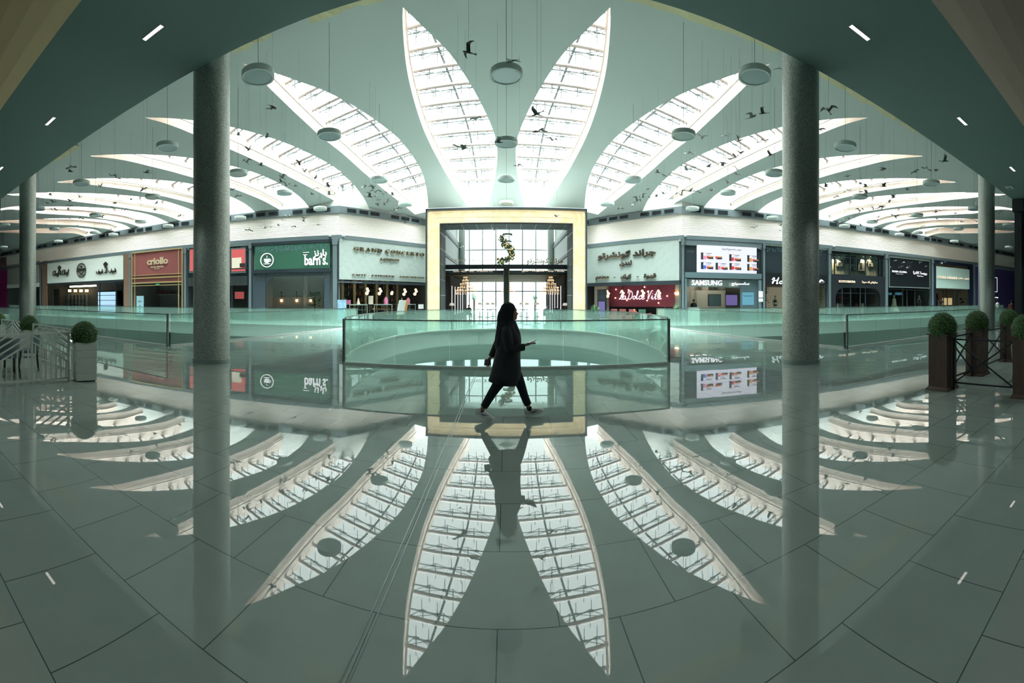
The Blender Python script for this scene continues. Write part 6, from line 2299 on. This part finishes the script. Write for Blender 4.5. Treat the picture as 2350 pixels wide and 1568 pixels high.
# gilt leaf sculpture on the beam
g = empty('gilt_sculpture', (0.1, YB - .1, z(606, YB)), 0, 'gilt and green leafy sculpture climbing above the black beam', 'sculpture')
g1, g2 = MB(), MB()
rr = random.Random(4)
spine_ = [(-.45, -.1), (-.62, .25), (-.2, .35), (.25, .5), (.3, .95), (.2, 1.35), (-.15, 1.5), (-.35, 1.8), (-.5, 2.2)]
pts_ = catmull([(x, z_) for x, z_ in spine_], 6)
g1.tube([(x, 0, z_) for x, z_ in pts_], .06, 6)
for k in range(300):
    x, z_ = rr.choice(pts_[4:])
    q_ = MB()
    c = Vector((x + rr.uniform(-.25, .3), rr.uniform(-.15, .1), z_ + rr.uniform(-.2, .2)))
    t = Vector((rr.uniform(-1, 1), rr.uniform(-.4, .4), rr.uniform(-1, 1))).normalized(); b = t.cross(Vector((0, 1, 0))).normalized()
    (g1 if k % 2 else g2).add([c - t * .14, c + b * .06 + Vector((0, -.03, 0)), c + t * .14, c - b * .06 + Vector((0, -.03, 0)), c + Vector((0, .03, 0))], [(0, 1, 2, 3), (0, 4, 1), (1, 4, 2), (2, 4, 3), (3, 4, 0)])
g1.build('gilt_leaves', M['gold'], g); g2.build('green_leaves', M['mint'] if False else M['green'], g)
# tables with lamps, palms outside, guests
M['shade'] = emat('lamp_shade', (0.95, 0.85, 0.68), 0.5)
for k, (px, d) in enumerate(((1037, 34.75), (1101, 42), (1119, 40.8), (1131, 43.2), (1196, 43.2), (1209, 40.8), (1233, 42.5), (1297, 34.75))):
    p = at(px, CY, d)
    t_ = empty('restaurant_table', (p.x, p.y, 0), 0, 'small dark restaurant table under a shaded lamp, %s from left' % ordinal(k + 1), 'table', 'restaurant tables')
    mb = MB(); mb.lathe([(0, .72), (.42, .72), (.42, .76), (0, .76)], n=20); mb.build('tabletop', M['dwood'], t_)
    mb = MB(); mb.lathe([(.25, 0), (.25, .03), (.04, .06), (.04, .72)], n=12); mb.build('pedestal', M['dark'], t_)
    l_ = empty('table_lamp', (p.x, p.y, .76), 0, 'shaded brass table lamp in the restaurant, %s from left' % ordinal(k + 1), 'lamp', 'table lamps in the restaurant')
    mb = MB(); mb.lathe([(.1, 0), (.1, .03), (.02, .05), (.02, .5)], n=10); mb.build('base', M['gold'], l_)
    mb = MB(); mb.lathe([(.24, .5), (.15, .72)], n=16); mb.build('lamp_shade', M['shade'], l_)
def palm_tree(px, d, lab):
    p = at(px, 680, d)
    t_ = empty('palm_tree', (p.x, p.y, 0), 0, lab, 'palm tree', 'palms outside the rear window')
    mb = MB(); mb.tube([(0, 0, 0), (0, 0, 2.0)], .18, 10); mb.build('trunk', M['timber'], t_)
    mb = MB(); rr_ = random.Random(int(px))
    for k in range(26):
        a = rr_.uniform(0, 6.28); el = rr_.uniform(-.2, 1.2)
        prev = Vector((0, 0, 2.0)); dv = Vector((math.cos(a) * math.cos(el), math.sin(a) * math.cos(el), math.sin(el)))
        for j in range(6):
            nx_ = prev + dv * .38
            sd_ = dv.cross(Vector((0, 0, 1))).normalized()
            for q in (-1, 1):
                for i_ in range(4):
                    f0 = prev.lerp(nx_, i_ / 4)
                    mb.add([f0, f0 + dv * .05, f0 + dv * .22 + sd_ * q * .42 * (1 - (j + i_ / 4) / 7.5) - Vector((0, 0, .16))], [(0, 1, 2)])
            prev = nx_
            dv = (dv - Vector((0, 0, .16))).normalized()
    mb.build('fronds', M['palm2'], t_)
M['palm2'] = mat('sunlit_palm', (0.10, 0.17, 0.12), 0.6)
palm_tree(1088, 59.5, 'pale palm tree outside the rear window on the left')
palm_tree(1228, 59.5, 'pale palm tree outside the rear window on the right')
mb = MB(); mb.box(-40, 40, FYB - 4.8, 120, -.1, -.02); struct(mb.build('ground_outside', M['white']))
# ---------------------------------------------------------------- the walking woman
M.update(wskin=mat('brown_skin', (0.36, 0.20, 0.135), 0.5), coat=mat('black_coat', (0.010, 0.013, 0.017), 0.75, bump=0.15, bscale=60), scarf=mat('black_scarf', (0.007, 0.010, 0.014), 0.85), trous=mat('dark_trousers', (0.008, 0.012, 0.022), 0.8),
         shoe=mat('white_trainer', (0.82, 0.82, 0.80), 0.6), sole=mat('trainer_sole', (0.88, 0.88, 0.86), 0.55), lips=mat('lips', (0.28, 0.09, 0.08), 0.5), eyew=mat('eye_white', (0.6, 0.6, 0.58), 0.3), wallet=mat('grey_wallet', (0.22, 0.20, 0.18), 0.6), black=mat('phone_black', (0.01, 0.01, 0.012), 0.25))
K = 0.001229
def wx(cx_, cy_):
    return (cx_ - 540) * K, (1447 - cy_) * K
WY = 5.66
woman = empty('person', (at(1170, 965, WY).x, WY, 0), 0, 'woman in black headscarf and long black coat walking right past the void, holding a phone', 'person')
def skin_mesh(name, chains, mt, parent, levels=2, root=0):
    """one continuous skinned surface grown over connected joints: chains of (key, position, radius)"""
    verts, rad, edges, idx = [], [], [], {}
    for ch in chains:
        prev = None
        for key, p, r in ch:
            if key not in idx:
                idx[key] = len(verts)
                verts.append(p)
                rad.append(r)
            if prev is not None:
                edges.append((prev, idx[key]))
            prev = idx[key]
    me = bpy.data.meshes.new(name)
    me.from_pydata(verts, edges, [])
    o = bpy.data.objects.new(name, me)
    COL.objects.link(o)
    md = o.modifiers.new('skin', 'SKIN')
    md.use_smooth_shade = True
    for i, r in enumerate(rad):
        sv = me.skin_vertices[0].data[i]
        sv.radius = (r, r) if not isinstance(r, tuple) else r
        sv.use_root = (i == root)
    sb = o.modifiers.new('sub', 'SUBSURF')
    sb.levels = sb.render_levels = levels
    dg = bpy.context.evaluated_depsgraph_get()
    m2 = bpy.data.meshes.new_from_object(o.evaluated_get(dg))
    bpy.data.objects.remove(o)
    return m2
def P(cx_, cy_, y):
    x, z = wx(cx_, cy_)
    return Vector((x, y, z))
def hand_chains(pref, wrist, d, up, side, L=0.175, curl=(0.25, 0.3, 0.35, 0.4), thumb=1):
    """palm plus five separate fingers. d: pointing direction, up: back of hand normal, side: towards the thumb"""
    d, up, side = Vector(d).normalized(), Vector(up).normalized(), Vector(side).normalized()
    ch = []
    palm = wrist + d * (L * .28)
    kn = wrist + d * (L * .5)
    ch.append([(pref + 'w', wrist, 0.024), (pref + 'p', palm, (0.030, 0.019))])
    for k, (off, ln) in enumerate(((.026, .43), (.009, .48), (-.009, .44), (-.026, .35))):
        b = kn + side * off
        c1 = curl[k]
        def dirn(a):
            return (d * math.cos(a) - up * math.sin(a))
        p1 = b + dirn(c1 * .6) * ln * L * .45
        p2 = p1 + dirn(c1 * 1.6) * ln * L * .3
        p3 = p2 + dirn(c1 * 2.4) * ln * L * .25
        f = pref + 'f%d' % k
        ch.append([(pref + 'p', palm, 0), (f + '0', b, 0.0095), (f + '1', p1, 0.0085), (f + '2', p2, 0.0078), (f + '3', p3, 0.0065)])
    t0 = wrist + d * (L * .16) + side * .026
    t1 = t0 + (d * .7 + side * .6 - up * .35).normalized() * .036
    t2 = t1 + (d * .9 + side * .1 - up * .5 * thumb).normalized() * .032
    ch.append([(pref + 'w', wrist, 0), (pref + 't0', t0, 0.012), (pref + 't1', t1, 0.0095), (pref + 't2', t2, 0.0075)])
    return ch
# y: near (right) side is negative
wr_n, wr_f = P(690, 592, -.19), P(318, 765, .20)
chains = [
 [('hip', P(520, 900, 0), .11), ('belly', P(520, 760, 0), .105), ('chest', P(525, 560, 0), .115), ('neckb', P(520, 400, 0), .055), ('neck', P(530, 340, 0), .045), ('head0', P(540, 290, 0), .05)],
 [('chest', None, 0), ('shn', P(505, 425, -.15), .05), ('eln', P(525, 632, -.225), .040), ('wrn', wr_n, .024)],
 [('chest', None, 0), ('shf', P(480, 425, .15), .05), ('elf', P(395, 600, .21), .040), ('wrf', wr_f, .024)],
 [('hip', None, 0), ('hpn', P(490, 940, -.08), .075), ('knn', P(352, 1130, -.085), .052), ('ann', P(232, 1318, -.085), .034), ('fon', P(212, 1378, -.085), .026), ('ton', P(285, 1408, -.085), .014)],
 [('hip', None, 0), ('hpf', P(560, 940, .08), .075), ('knf', P(690, 1125, .085), .052), ('anf', P(755, 1322, .085), .034), ('fof', P(768, 1380, .085), .026), ('tof', P(850, 1365, .085), .014)],
]
hn = hand_chains('hn', wr_n + Vector((.012, 0, .005)), (1, .1, .17), (0, -.25, -1), (0, -1, .2), L=.165, curl=(-.12, -.1, .1, .2), thumb=-1)
hf = hand_chains('hf', wr_f + Vector((-.01, 0, -.012)), (-.25, 0, -1), (-.25, 1, .0), (-1, -.1, .25), L=.16, curl=(.5, .55, .6, .65))
allc = [[(k, p, r) for k, p, r in c] for c in chains]
pos = {}
for c in allc + hn + hf:
    for k, p, r in c:
        if p is not None:
            pos.setdefault(k, p)
allc = [[(k, pos[k], r) for k, p, r in c] for c in allc]
allc += [[('wrn', pos['wrn'], 0), ('hnw', pos['hnw'], .024)], [('wrf', pos['wrf'], 0), ('hfw', pos['hfw'], .024)]] + hn + hf
body_me = skin_mesh('body', allc, None, None)
bm = bmesh.new()
bm.from_mesh(body_me)
# head in profile: horizontal sections (z, front x, back x, half width)
prof = [(1.375, .050, -.045, .045), (1.390, .080, -.06, .055), (1.402, .089, -.075, .060), (1.418, .085, -.085, .064), (1.430, .094, -.09, .067), (1.438, .088, -.092, .068), (1.446, .096, -.095, .069), (1.456, .088, -.098, .070),
        (1.464, .110, -.10, .071), (1.478, .106, -.102, .072), (1.490, .093, -.103, .073), (1.502, .084, -.104, .074), (1.515, .088, -.104, .075), (1.535, .086, -.102, .074), (1.560, .070, -.094, .068), (1.585, .035, -.07, .05), (1.60, -.01, -.03, .015)]
rows_ = []
N = 24
for z_, xf, xb, hw in prof:
    r_ = []
    for k in range(N):
        a = 2 * PI * k / N
        ca, sa = math.cos(a), math.sin(a)
        cx0 = (xf + xb) / 2
        x = cx0 + (xf - xb) / 2 * (ca if ca < .92 or z_ > 1.5 or z_ < 1.40 else ca)
        if ca > .6:                                   # narrow nose, lips and chin towards the midline
            base_x = cx0 + (min(xf, .086) - xb) / 2 * ca
            t_ = max(0, (ca - .93) / .07)
            x = base_x + (x - base_x) * t_
        r_.append(bm.verts.new((x + .012, hw * sa, z_)))
    rows_.append(r_)
for i in range(len(rows_) - 1):
    for k in range(N):
        bm.faces.new((rows_[i][k], rows_[i][(k + 1) % N], rows_[i + 1][(k + 1) % N], rows_[i + 1][k]))
bm.faces.new(rows_[-1])
bm.faces.new(rows_[0][::-1])
for f in bm.faces:
    f.smooth = True
bm.to_mesh(body_me)
bm.free()
body_me.materials.clear()
body_me.materials.append(M['wskin'])
bo = bpy.data.objects.new('body', body_me)
COL.objects.link(bo)
bo.parent = woman
for nm, pts_, r_, m_ in (('eye', [(.0835, -.032, 1.497)], .0085, 'eyew'), ('eye', [(.0835, .032, 1.497)], .0085, 'eyew')):
    mb = MB(); mb.ball(pts_[0], r_, 10, 8); mb.mi = 1; mb.ball((pts_[0][0] + .004, pts_[0][1], pts_[0][2]), .0062, 8, 6); mb.build(nm, [M['eyew'], M['black']], woman, True)
mb = MB()
for sy in (-1, 1):
    mb.tube([(.098, sy * .012, 1.512), (.094, sy * .035, 1.518), (.078, sy * .055, 1.512)], .0035, 5)
mb.build('eyebrows', M['black'], woman)
mb = MB(); mb.ball((.094, 0, 1.442), .013, 10, 8, (.8, 1.5, .7)); mb.ball((.095, 0, 1.430), .012, 10, 8, (.8, 1.4, .7)); mb.build('lips', M['lips'], woman, True)

def loft(secs, mt, name, parent, n=28, wob=0.0, close=False, exp_=1.0):
    """secs: (z centre, x centre, half depth, half width, tilt of z over x, y centre)"""
    mb = MB()
    vs, fs = [], []
    for i, (z_, xc, a_, b_, tilt, yc) in enumerate(secs):
        for k in range(n):
            t = 2 * PI * k / n
            wv = 1 + wob * (i / len(secs)) * math.sin(t * 5 + i * .35)
            x = a_ * math.cos(t) * wv
            vs.append((xc + x, yc + b_ * math.sin(t) * wv, z_ + tilt * x))
    for i in range(len(secs) - 1):
        for k in range(n):
            k2 = (k + 1) % n
            fs.append((i * n + k, i * n + k2, (i + 1) * n + k2, (i + 1) * n + k))
    if close:
        fs.append(tuple(range(n)))
    mb.add(vs, fs)
    return mb
secs = []
for cy_, b0, f0, hw, tilt in ((352, 478, 592, .10, .1), (385, 450, 602, .165, .1), (430, 428, 622, .20, 0), (500, 412, 655, .205, 0), (560, 408, 660, .20, 0), (640, 392, 652, .19, 0), (720, 378, 648, .19, 0), (800, 360, 650, .20, 0), (880, 342, 656, .215, -.03), (950, 328, 645, .225, -.09), (1030, 308, 607, .235, -.16)):
    xb_, z_ = wx(b0, cy_)
    xf_, _ = wx(f0, cy_)
    secs.append((z_, (xb_ + xf_) / 2, (xf_ - xb_) / 2, hw, tilt, 0))
mb = loft(secs, None, '', None, 32, .035)
inner_secs = [(z_ + .012, xc, a_ * .955, b_ * .95, tl, yc) for z_, xc, a_, b_, tl, yc in secs[-2:]][::-1]
co = mb.build('coat', M['coat'], woman, True)
so = co.modifiers.new('thickness', 'SOLIDIFY'); so.thickness = .012
def tubeo(name, pts, rs, m_, n=16, par=None):
    mb = MB()
    dense, rd = [], []
    for i in range(len(pts) - 1):
        for k in range(6):
            t = k / 6
            rd.append(rs[i] + (rs[i + 1] - rs[i]) * t)
    dense = catmull([tuple(p) for p in pts], 6)
    rd.append(rs[-1])
    mb.tube(dense, rd, n)
    return mb.build(name, M[m_], par or woman, True)
tubeo('sleeve', [P(505, 405, -.15), P(505, 470, -.21), P(522, 560, -.235), P(540, 622, -.23), P(620, 617, -.215), P(697, 611, -.195)], [.062, .072, .066, .062, .054, .047], 'coat')
tubeo('sleeve', [P(480, 405, .15), P(470, 470, .21), P(420, 560, .22), P(385, 630, .215), P(352, 700, .21), P(322, 760, .20)], [.062, .07, .062, .056, .05, .044], 'coat')
mb = MB()
mb.tube([P(507, 345, -.10), P(560, 380, -.095), P(612, 425, -.075), P(640, 480, -.05), P(650, 520, -.02)], [.018, .026, .028, .026, .012], 10)
mb.tube([P(507, 345, .10), P(560, 380, .095), P(612, 425, .075), P(640, 480, .05), P(650, 520, .02)], [.018, .026, .028, .026, .012], 10)
mb.build('collar', M['coat'], woman, True)
tubeo('trouser_leg', [P(485, 880, -.085), P(440, 985, -.088), P(372, 1090, -.088), P(310, 1190, -.087), P(250, 1292, -.085)], [.098, .088, .068, .060, .052], 'trous')
tubeo('trouser_leg', [P(565, 880, .085), P(625, 985, .088), P(672, 1090, .088), P(705, 1190, .087), P(750, 1302, .085)], [.098, .086, .066, .058, .053], 'trous')
# headscarf: hood over the skull, wrap at the neck, drape down the back
mb = MB()
n = 28
hs = [(128, 497, 548), (140, 470, 572), (165, 448, 592), (200, 434, 603), (240, 424, 606), (280, 415, 600), (315, 410, 596), (345, 404, 604), (380, 400, 618), (420, 402, 634), (465, 410, 648)]
hw_ = [.03, .055, .080, .095, .102, .104, .105, .125, .155, .175, .17]
vs, fs = [], []
for (cy_, b0, f0), w2 in zip(hs, hw_):
    xb_, z_ = wx(b0, cy_); xf_, _ = wx(f0, cy_)
    face = 205 < cy_ < 325
    for k in range(n + 1):
        a0_ = 0.62 if face else 0.0                    # leave the face open
        t = a0_ + (2 * PI - 2 * a0_) * k / n
        xc_ = (xb_ + xf_) / 2
        x = xc_ + (xf_ - xb_) / 2 * math.cos(t) - (.012 if face else 0)
        vs.append((x, w2 * math.sin(t), z_))
for i in range(len(hs) - 1):
    for k in range(n):
        fs.append((i * (n + 1) + k, i * (n + 1) + k + 1, (i + 1) * (n + 1) + k + 1, (i + 1) * (n + 1) + k))
mb.add(vs, fs)
xb_, z_ = wx(522, 120)
mb.add([(xb_, 0, z_)] + [vs[k] for k in range(n + 1)], [(0, k + 2, k + 1) for k in range(n)])
hj = mb.build('headscarf', M['scarf'], woman, True)
so = hj.modifiers.new('thickness', 'SOLIDIFY'); so.thickness = .010
mb = MB()
dr = [(330, 404, 500, .12), (420, 397, 512, .16), (500, 388, 508, .165), (580, 378, 478, .15), (640, 384, 470, .12), (668, 398, 462, .10)]
vs, fs = [], []
for i, (cy_, b0, f0, w2) in enumerate(dr):
    xb_, z_ = wx(b0, cy_); xf_, _ = wx(f0, cy_)
    for k in range(25):
        t = PI * .42 + (2 * PI - 2 * PI * .42) * k / 24
        x = (xf_) + (xf_ - xb_) * min(0, math.cos(t)) * 1.0
        rp = 1 + .05 * math.sin(k * 1.4 + i)
        vs.append((xf_ - (xf_ - xb_) * max(0, -math.cos(t)) * rp, w2 * math.sin(t) * (1 + .06 * math.sin(k * 1.9)) if True else 0, z_))
for i in range(len(dr) - 1):
    for k in range(24):
        fs.append((i * 25 + k, i * 25 + k + 1, (i + 1) * 25 + k + 1, (i + 1) * 25 + k))
mb.add(vs, fs)
dp = mb.build('scarf_drape', M['scarf'], woman, True)
so = dp.modifiers.new('thickness', 'SOLIDIFY'); so.thickness = .012
# trainers: built flat pointing +x, then pitched about the sole
def trainer(org, pitch, y):
    o = empty('trainer', (org[0], y, org[1]))
    o.parent = woman
    o.rotation_euler = (0, -pitch, 0)
    L = .262
    secs_ = [(-.134, .026, .078, .03), (-.115, .036, .100, .02), (-.08, .040, .110, .018), (-.04, .040, .108, .018), (.0, .042, .092, .018), (.05, .046, .076, .018), (.09, .047, .064, .02), (.12, .038, .052, .026), (.134, .018, .040, .028)]
    mb = MB(); vs, fs = [], []
    m_ = 14
    for x, hw, top, bot in secs_:
        for k in range(m_):
            t = 2 * PI * k / m_
            s_ = math.sin(t)
            vs.append((x, hw * math.cos(t) * (1 if s_ < .3 else .86), (top + bot) / 2 + (top - bot) / 2 * s_))
    for i in range(len(secs_) - 1):
        for k in range(m_):
            fs.append((i * m_ + k, (i + 1) * m_ + k, (i + 1) * m_ + (k + 1) % m_, i * m_ + (k + 1) % m_))
    fs += [tuple(range(m_)), tuple(range(len(secs_) * m_ - 1, (len(secs_) - 1) * m_ - 1, -1))]
    mb.add(vs, fs); mb.build('upper', M['shoe'], o, True)
    mb = MB(); out = [(-.137, 0), (-.128, .028), (-.09, .042), (-.03, .040), (.03, .046), (.085, .05), (.125, .038), (.14, .0)]
    poly = out + [(x, -y_) for x, y_ in out[-2:0:-1]]
    nn = len(poly)
    vs = []
    for z_ in (0, .010, .030):
        for x, y_ in poly:
            rise = max(0, (x - .06)) ** 2 * 2.6 + max(0, -.1 - x) * .3
            vs.append((x * (1.0 if z_ else .975), y_ * (1.0 if z_ else .93), z_ + rise + (.008 * (x < -.03) if z_ > .03 else 0)))
    fs = [tuple(range(nn))[::-1], tuple(range(2 * nn, 3 * nn))]
    for j in (0, 1):
        fs += [(j * nn + i, j * nn + (i + 1) % nn, (j + 1) * nn + (i + 1) % nn, (j + 1) * nn + i) for i in range(nn)]
    mb.add(vs, fs); mb.build('sole', M['sole'], o, True)
    for sy in (-1, 1):
        mb = MB()
        sw = [(-.048, .072), (-.038, .052), (-.015, .044), (.012, .048), (.06, .068), (.012, .057), (-.018, .055), (-.032, .060)]
        yy = .0445
        k = [(p[0], sy * (yy - max(0, (p[1] - .058)) * .35), p[1]) for p in sw]
        k2 = [(p[0], sy * (yy - .02), p[1]) for p in sw]
        m2 = len(sw)
        fs = [(0, 1, 7), (1, 6, 7), (1, 2, 6), (2, 3, 5, 6), (3, 4, 5)]
        mb.add(k + k2, [f if sy < 0 else f[::-1] for f in fs] + [(i, (i + 1) % m2, (i + 1) % m2 + m2, i + m2) for i in range(m2)])
        mb.build('swoosh_mark', M['black'], o)
    mb = MB()
    for j in range(4):
        x = -.005 + j * .02
        mb.tube([(x, -.026, .088 - j * .0065), (x + .004, 0, .094 - j * .0065), (x, .026, .088 - j * .0065)], .0035, 5)
    mb.build('laces', M['sole'], o)
    return o
x0, z0 = wx(245, 1420); trainer((x0, .040), -.30, -.085)
x0, z0 = wx(828, 1400); trainer((x0, .036), .27, .085)
tubeo('sock', [P(761, 1328, .085), P(772, 1372, .085)], [.0375, .037], 'black')
tubeo('sock', [P(226, 1333, -.085), P(224, 1362, -.085)], [.0375, .036], 'black')
wl = woman.location
ph = bpy.data.objects.new('smartphone', None); COL.objects.link(ph); ph.empty_display_size = .1
pp = P(775, 552, -.19) + wl
ph.location = pp; ph.rotation_euler = (0, -.42, .12)
tag(ph, 'dark smartphone held flat in the walking woman\'s right hand', 'phone')
mb = MB(); mb.box(-.074, .074, -.036, .036, -.004, .004); mb.build('body', M['black'], ph, bevel=.003)
mb = MB(); mb.box(-.068, .068, -.033, .033, .0041, .0048); mb.build('screen', M['tvdark'], ph)
wa = bpy.data.objects.new('wallet', None); COL.objects.link(wa)
wa.location = P(272, 828, .185) + wl; wa.rotation_euler = (0, .12, .1)
tag(wa, 'small grey wallet held in the walking woman\'s swinging left hand', 'wallet')
mb = MB(); mb.box(-.036, .036, -.013, .013, -.045, .045); mb.build('body', M['wallet'], wa, bevel=.012)
mb = MB(); mb.box(-.037, .037, -.003, .003, -.046, .046); mb.build('zip', M['steel'], wa)

# ---------------------------------------------------------------- small distant people
def small_person(x, y, lab, top, hair, rz=0, legs='cloth', h=1.72, seated=False, skirt=False):
    t_ = empty('person', (x, y, 0), rz, lab, 'person')
    k = h / 1.72
    dz = -.42 if seated else 0
    hip = Vector((0, 0, .92 * k + dz))
    def leg(sx):
        if seated:
            return [('hip', hip, .1), ('h%d' % sx, hip + Vector((sx * .09, 0, -.03)), .085), ('k%d' % sx, Vector((sx * .1, -.42, .48)), .06), ('a%d' % sx, Vector((sx * .1, -.42, .08)), .04), ('t%d' % sx, Vector((sx * .1, -.55, .04)), .035)]
        return [('hip', hip, .1), ('h%d' % sx, hip + Vector((sx * .09, 0, -.06)), .085), ('k%d' % sx, Vector((sx * .1, -.02, .5 * k)), .06), ('a%d' % sx, Vector((sx * .1, 0, .08)), .04), ('t%d' % sx, Vector((sx * .11, -.13, .035)), .035)]
    sh = 1.40 * k + dz
    ch = [[('hip', hip, .1), ('b', Vector((0, 0, 1.1 * k + dz)), .11), ('c', Vector((0, 0, 1.30 * k + dz)), .12), ('n', Vector((0, 0, 1.46 * k + dz)), .05), ('hd', Vector((0, -.01, 1.58 * k + dz)), .085), ('tp', Vector((0, 0, 1.66 * k + dz)), .07)], leg(-1), leg(1)]
    for sx in (-1, 1):
        ch.append([('c', None, 0), ('s%d' % sx, Vector((sx * .18, 0, sh)), .055), ('e%d' % sx, Vector((sx * .24, .0, 1.14 * k + dz)), .042), ('w%d' % sx, Vector((sx * .16, -.2, 1.05 * k + dz)), .03), ('f%d' % sx, Vector((sx * .1, -.28, 1.06 * k + dz)), .03)])
    ch = [[(q, p if p is not None else Vector((0, 0, 1.30 * k + dz)), r) for q, p, r in c] for c in ch]
    me = skin_mesh('body', ch, None, None, 1)
    me.materials.clear()
    me.materials.append(M['skin'])
    o = bpy.data.objects.new('body', me); COL.objects.link(o); o.parent = t_
    mb = MB(); mb.lathe([(.19, .86 * k + dz), (.185, 1.0 * k + dz), (.17, 1.12 * k + dz), (.2, 1.30 * k + dz), (.19, 1.40 * k + dz), (.07, 1.47 * k + dz)], n=16)
    for sx in (-1, 1):
        mb.tube([(sx * .17, 0, sh), (sx * .245, 0, 1.14 * k + dz), (sx * .17, -.18, 1.055 * k + dz)], [.075, .062, .05], 10)
    for i, v in enumerate(mb.v):
        if i < 96:
            mb.v[i] = (v[0], v[1] * .72, v[2])
    mb.build('top', M[top], t_, True)
    mb = MB()
    for sx in (-1, 1):
        pts_ = [q[1] for q in leg(sx)[1:4]]
        mb.tube(pts_, [.11, .08, .065], 10)
    mb.build('trousers', M[legs], t_, True)
    mb = MB(); mb.ball((0, .025, 1.615 * k + dz), .108 * k, 14, 10, (.95, 1, 1.08)); mb.build('hair', M[hair], t_, True)
    return t_
p = at(1607, CY, 32.8)
s = Shop('right', 1571, 1749, '', None); bpy.data.objects.remove(s.root)
q_ = s.o + s.d * s.q(1606.5, 690)[0] + s.n * 1.9
small_person(q_.x, q_.y, 'salesman in dark suit standing inside the phone shop behind the counter', 'cloth', 'dark', s.rz, h=1.78)
p = at(2289, CY, 51.0); small_person(p.x, p.y, 'person in white shirt walking before the purple hoarding', 'white', 'dark', 2.6)
p = at(2322, CY, 28.0); small_person(p.x, p.y, 'person in dark red shirt at the right edge before the purple hoarding', 'red', 'dark', 2.4)
for px, d, lab, m_, hr in ((1076, 38.5, 'seated woman in pink headscarf at a restaurant table on the left', 'cloth', 'pink'), (1277, 36.2, 'seated person in dark blue at a restaurant table on the right', 'navy', 'navy'), (1255, 35.2, 'seated person in pale blue headscarf low behind the balustrade', 'shard', 'shard')):
    p = at(px, CY, d)
    t_ = small_person(p.x, p.y, lab, m_, hr, .4, seated=True)
    st = empty('restaurant_chair', (p.x, p.y, 0), .4, 'dark restaurant chair under the %s' % lab.replace(' at a restaurant table', '').replace(' low behind the balustrade', ''), 'chair', 'restaurant chairs')
    mb = MB(); mb.box(-.22, .22, -.2, .24, .34, .385); mb.build('seat', M['dwood'], st)
    mb = MB(); mb.box(-.22, .22, .25, .29, .36, .9); mb.build('backrest', M['dwood'], st)
    for sx in (-1, 1):
        for sy in (-.17, .21):
            mb = MB(); mb.box(sx * .19 - .02, sx * .19 + .02, sy - .02, sy + .02, 0, .34); mb.build('leg', M['dwood'], st)
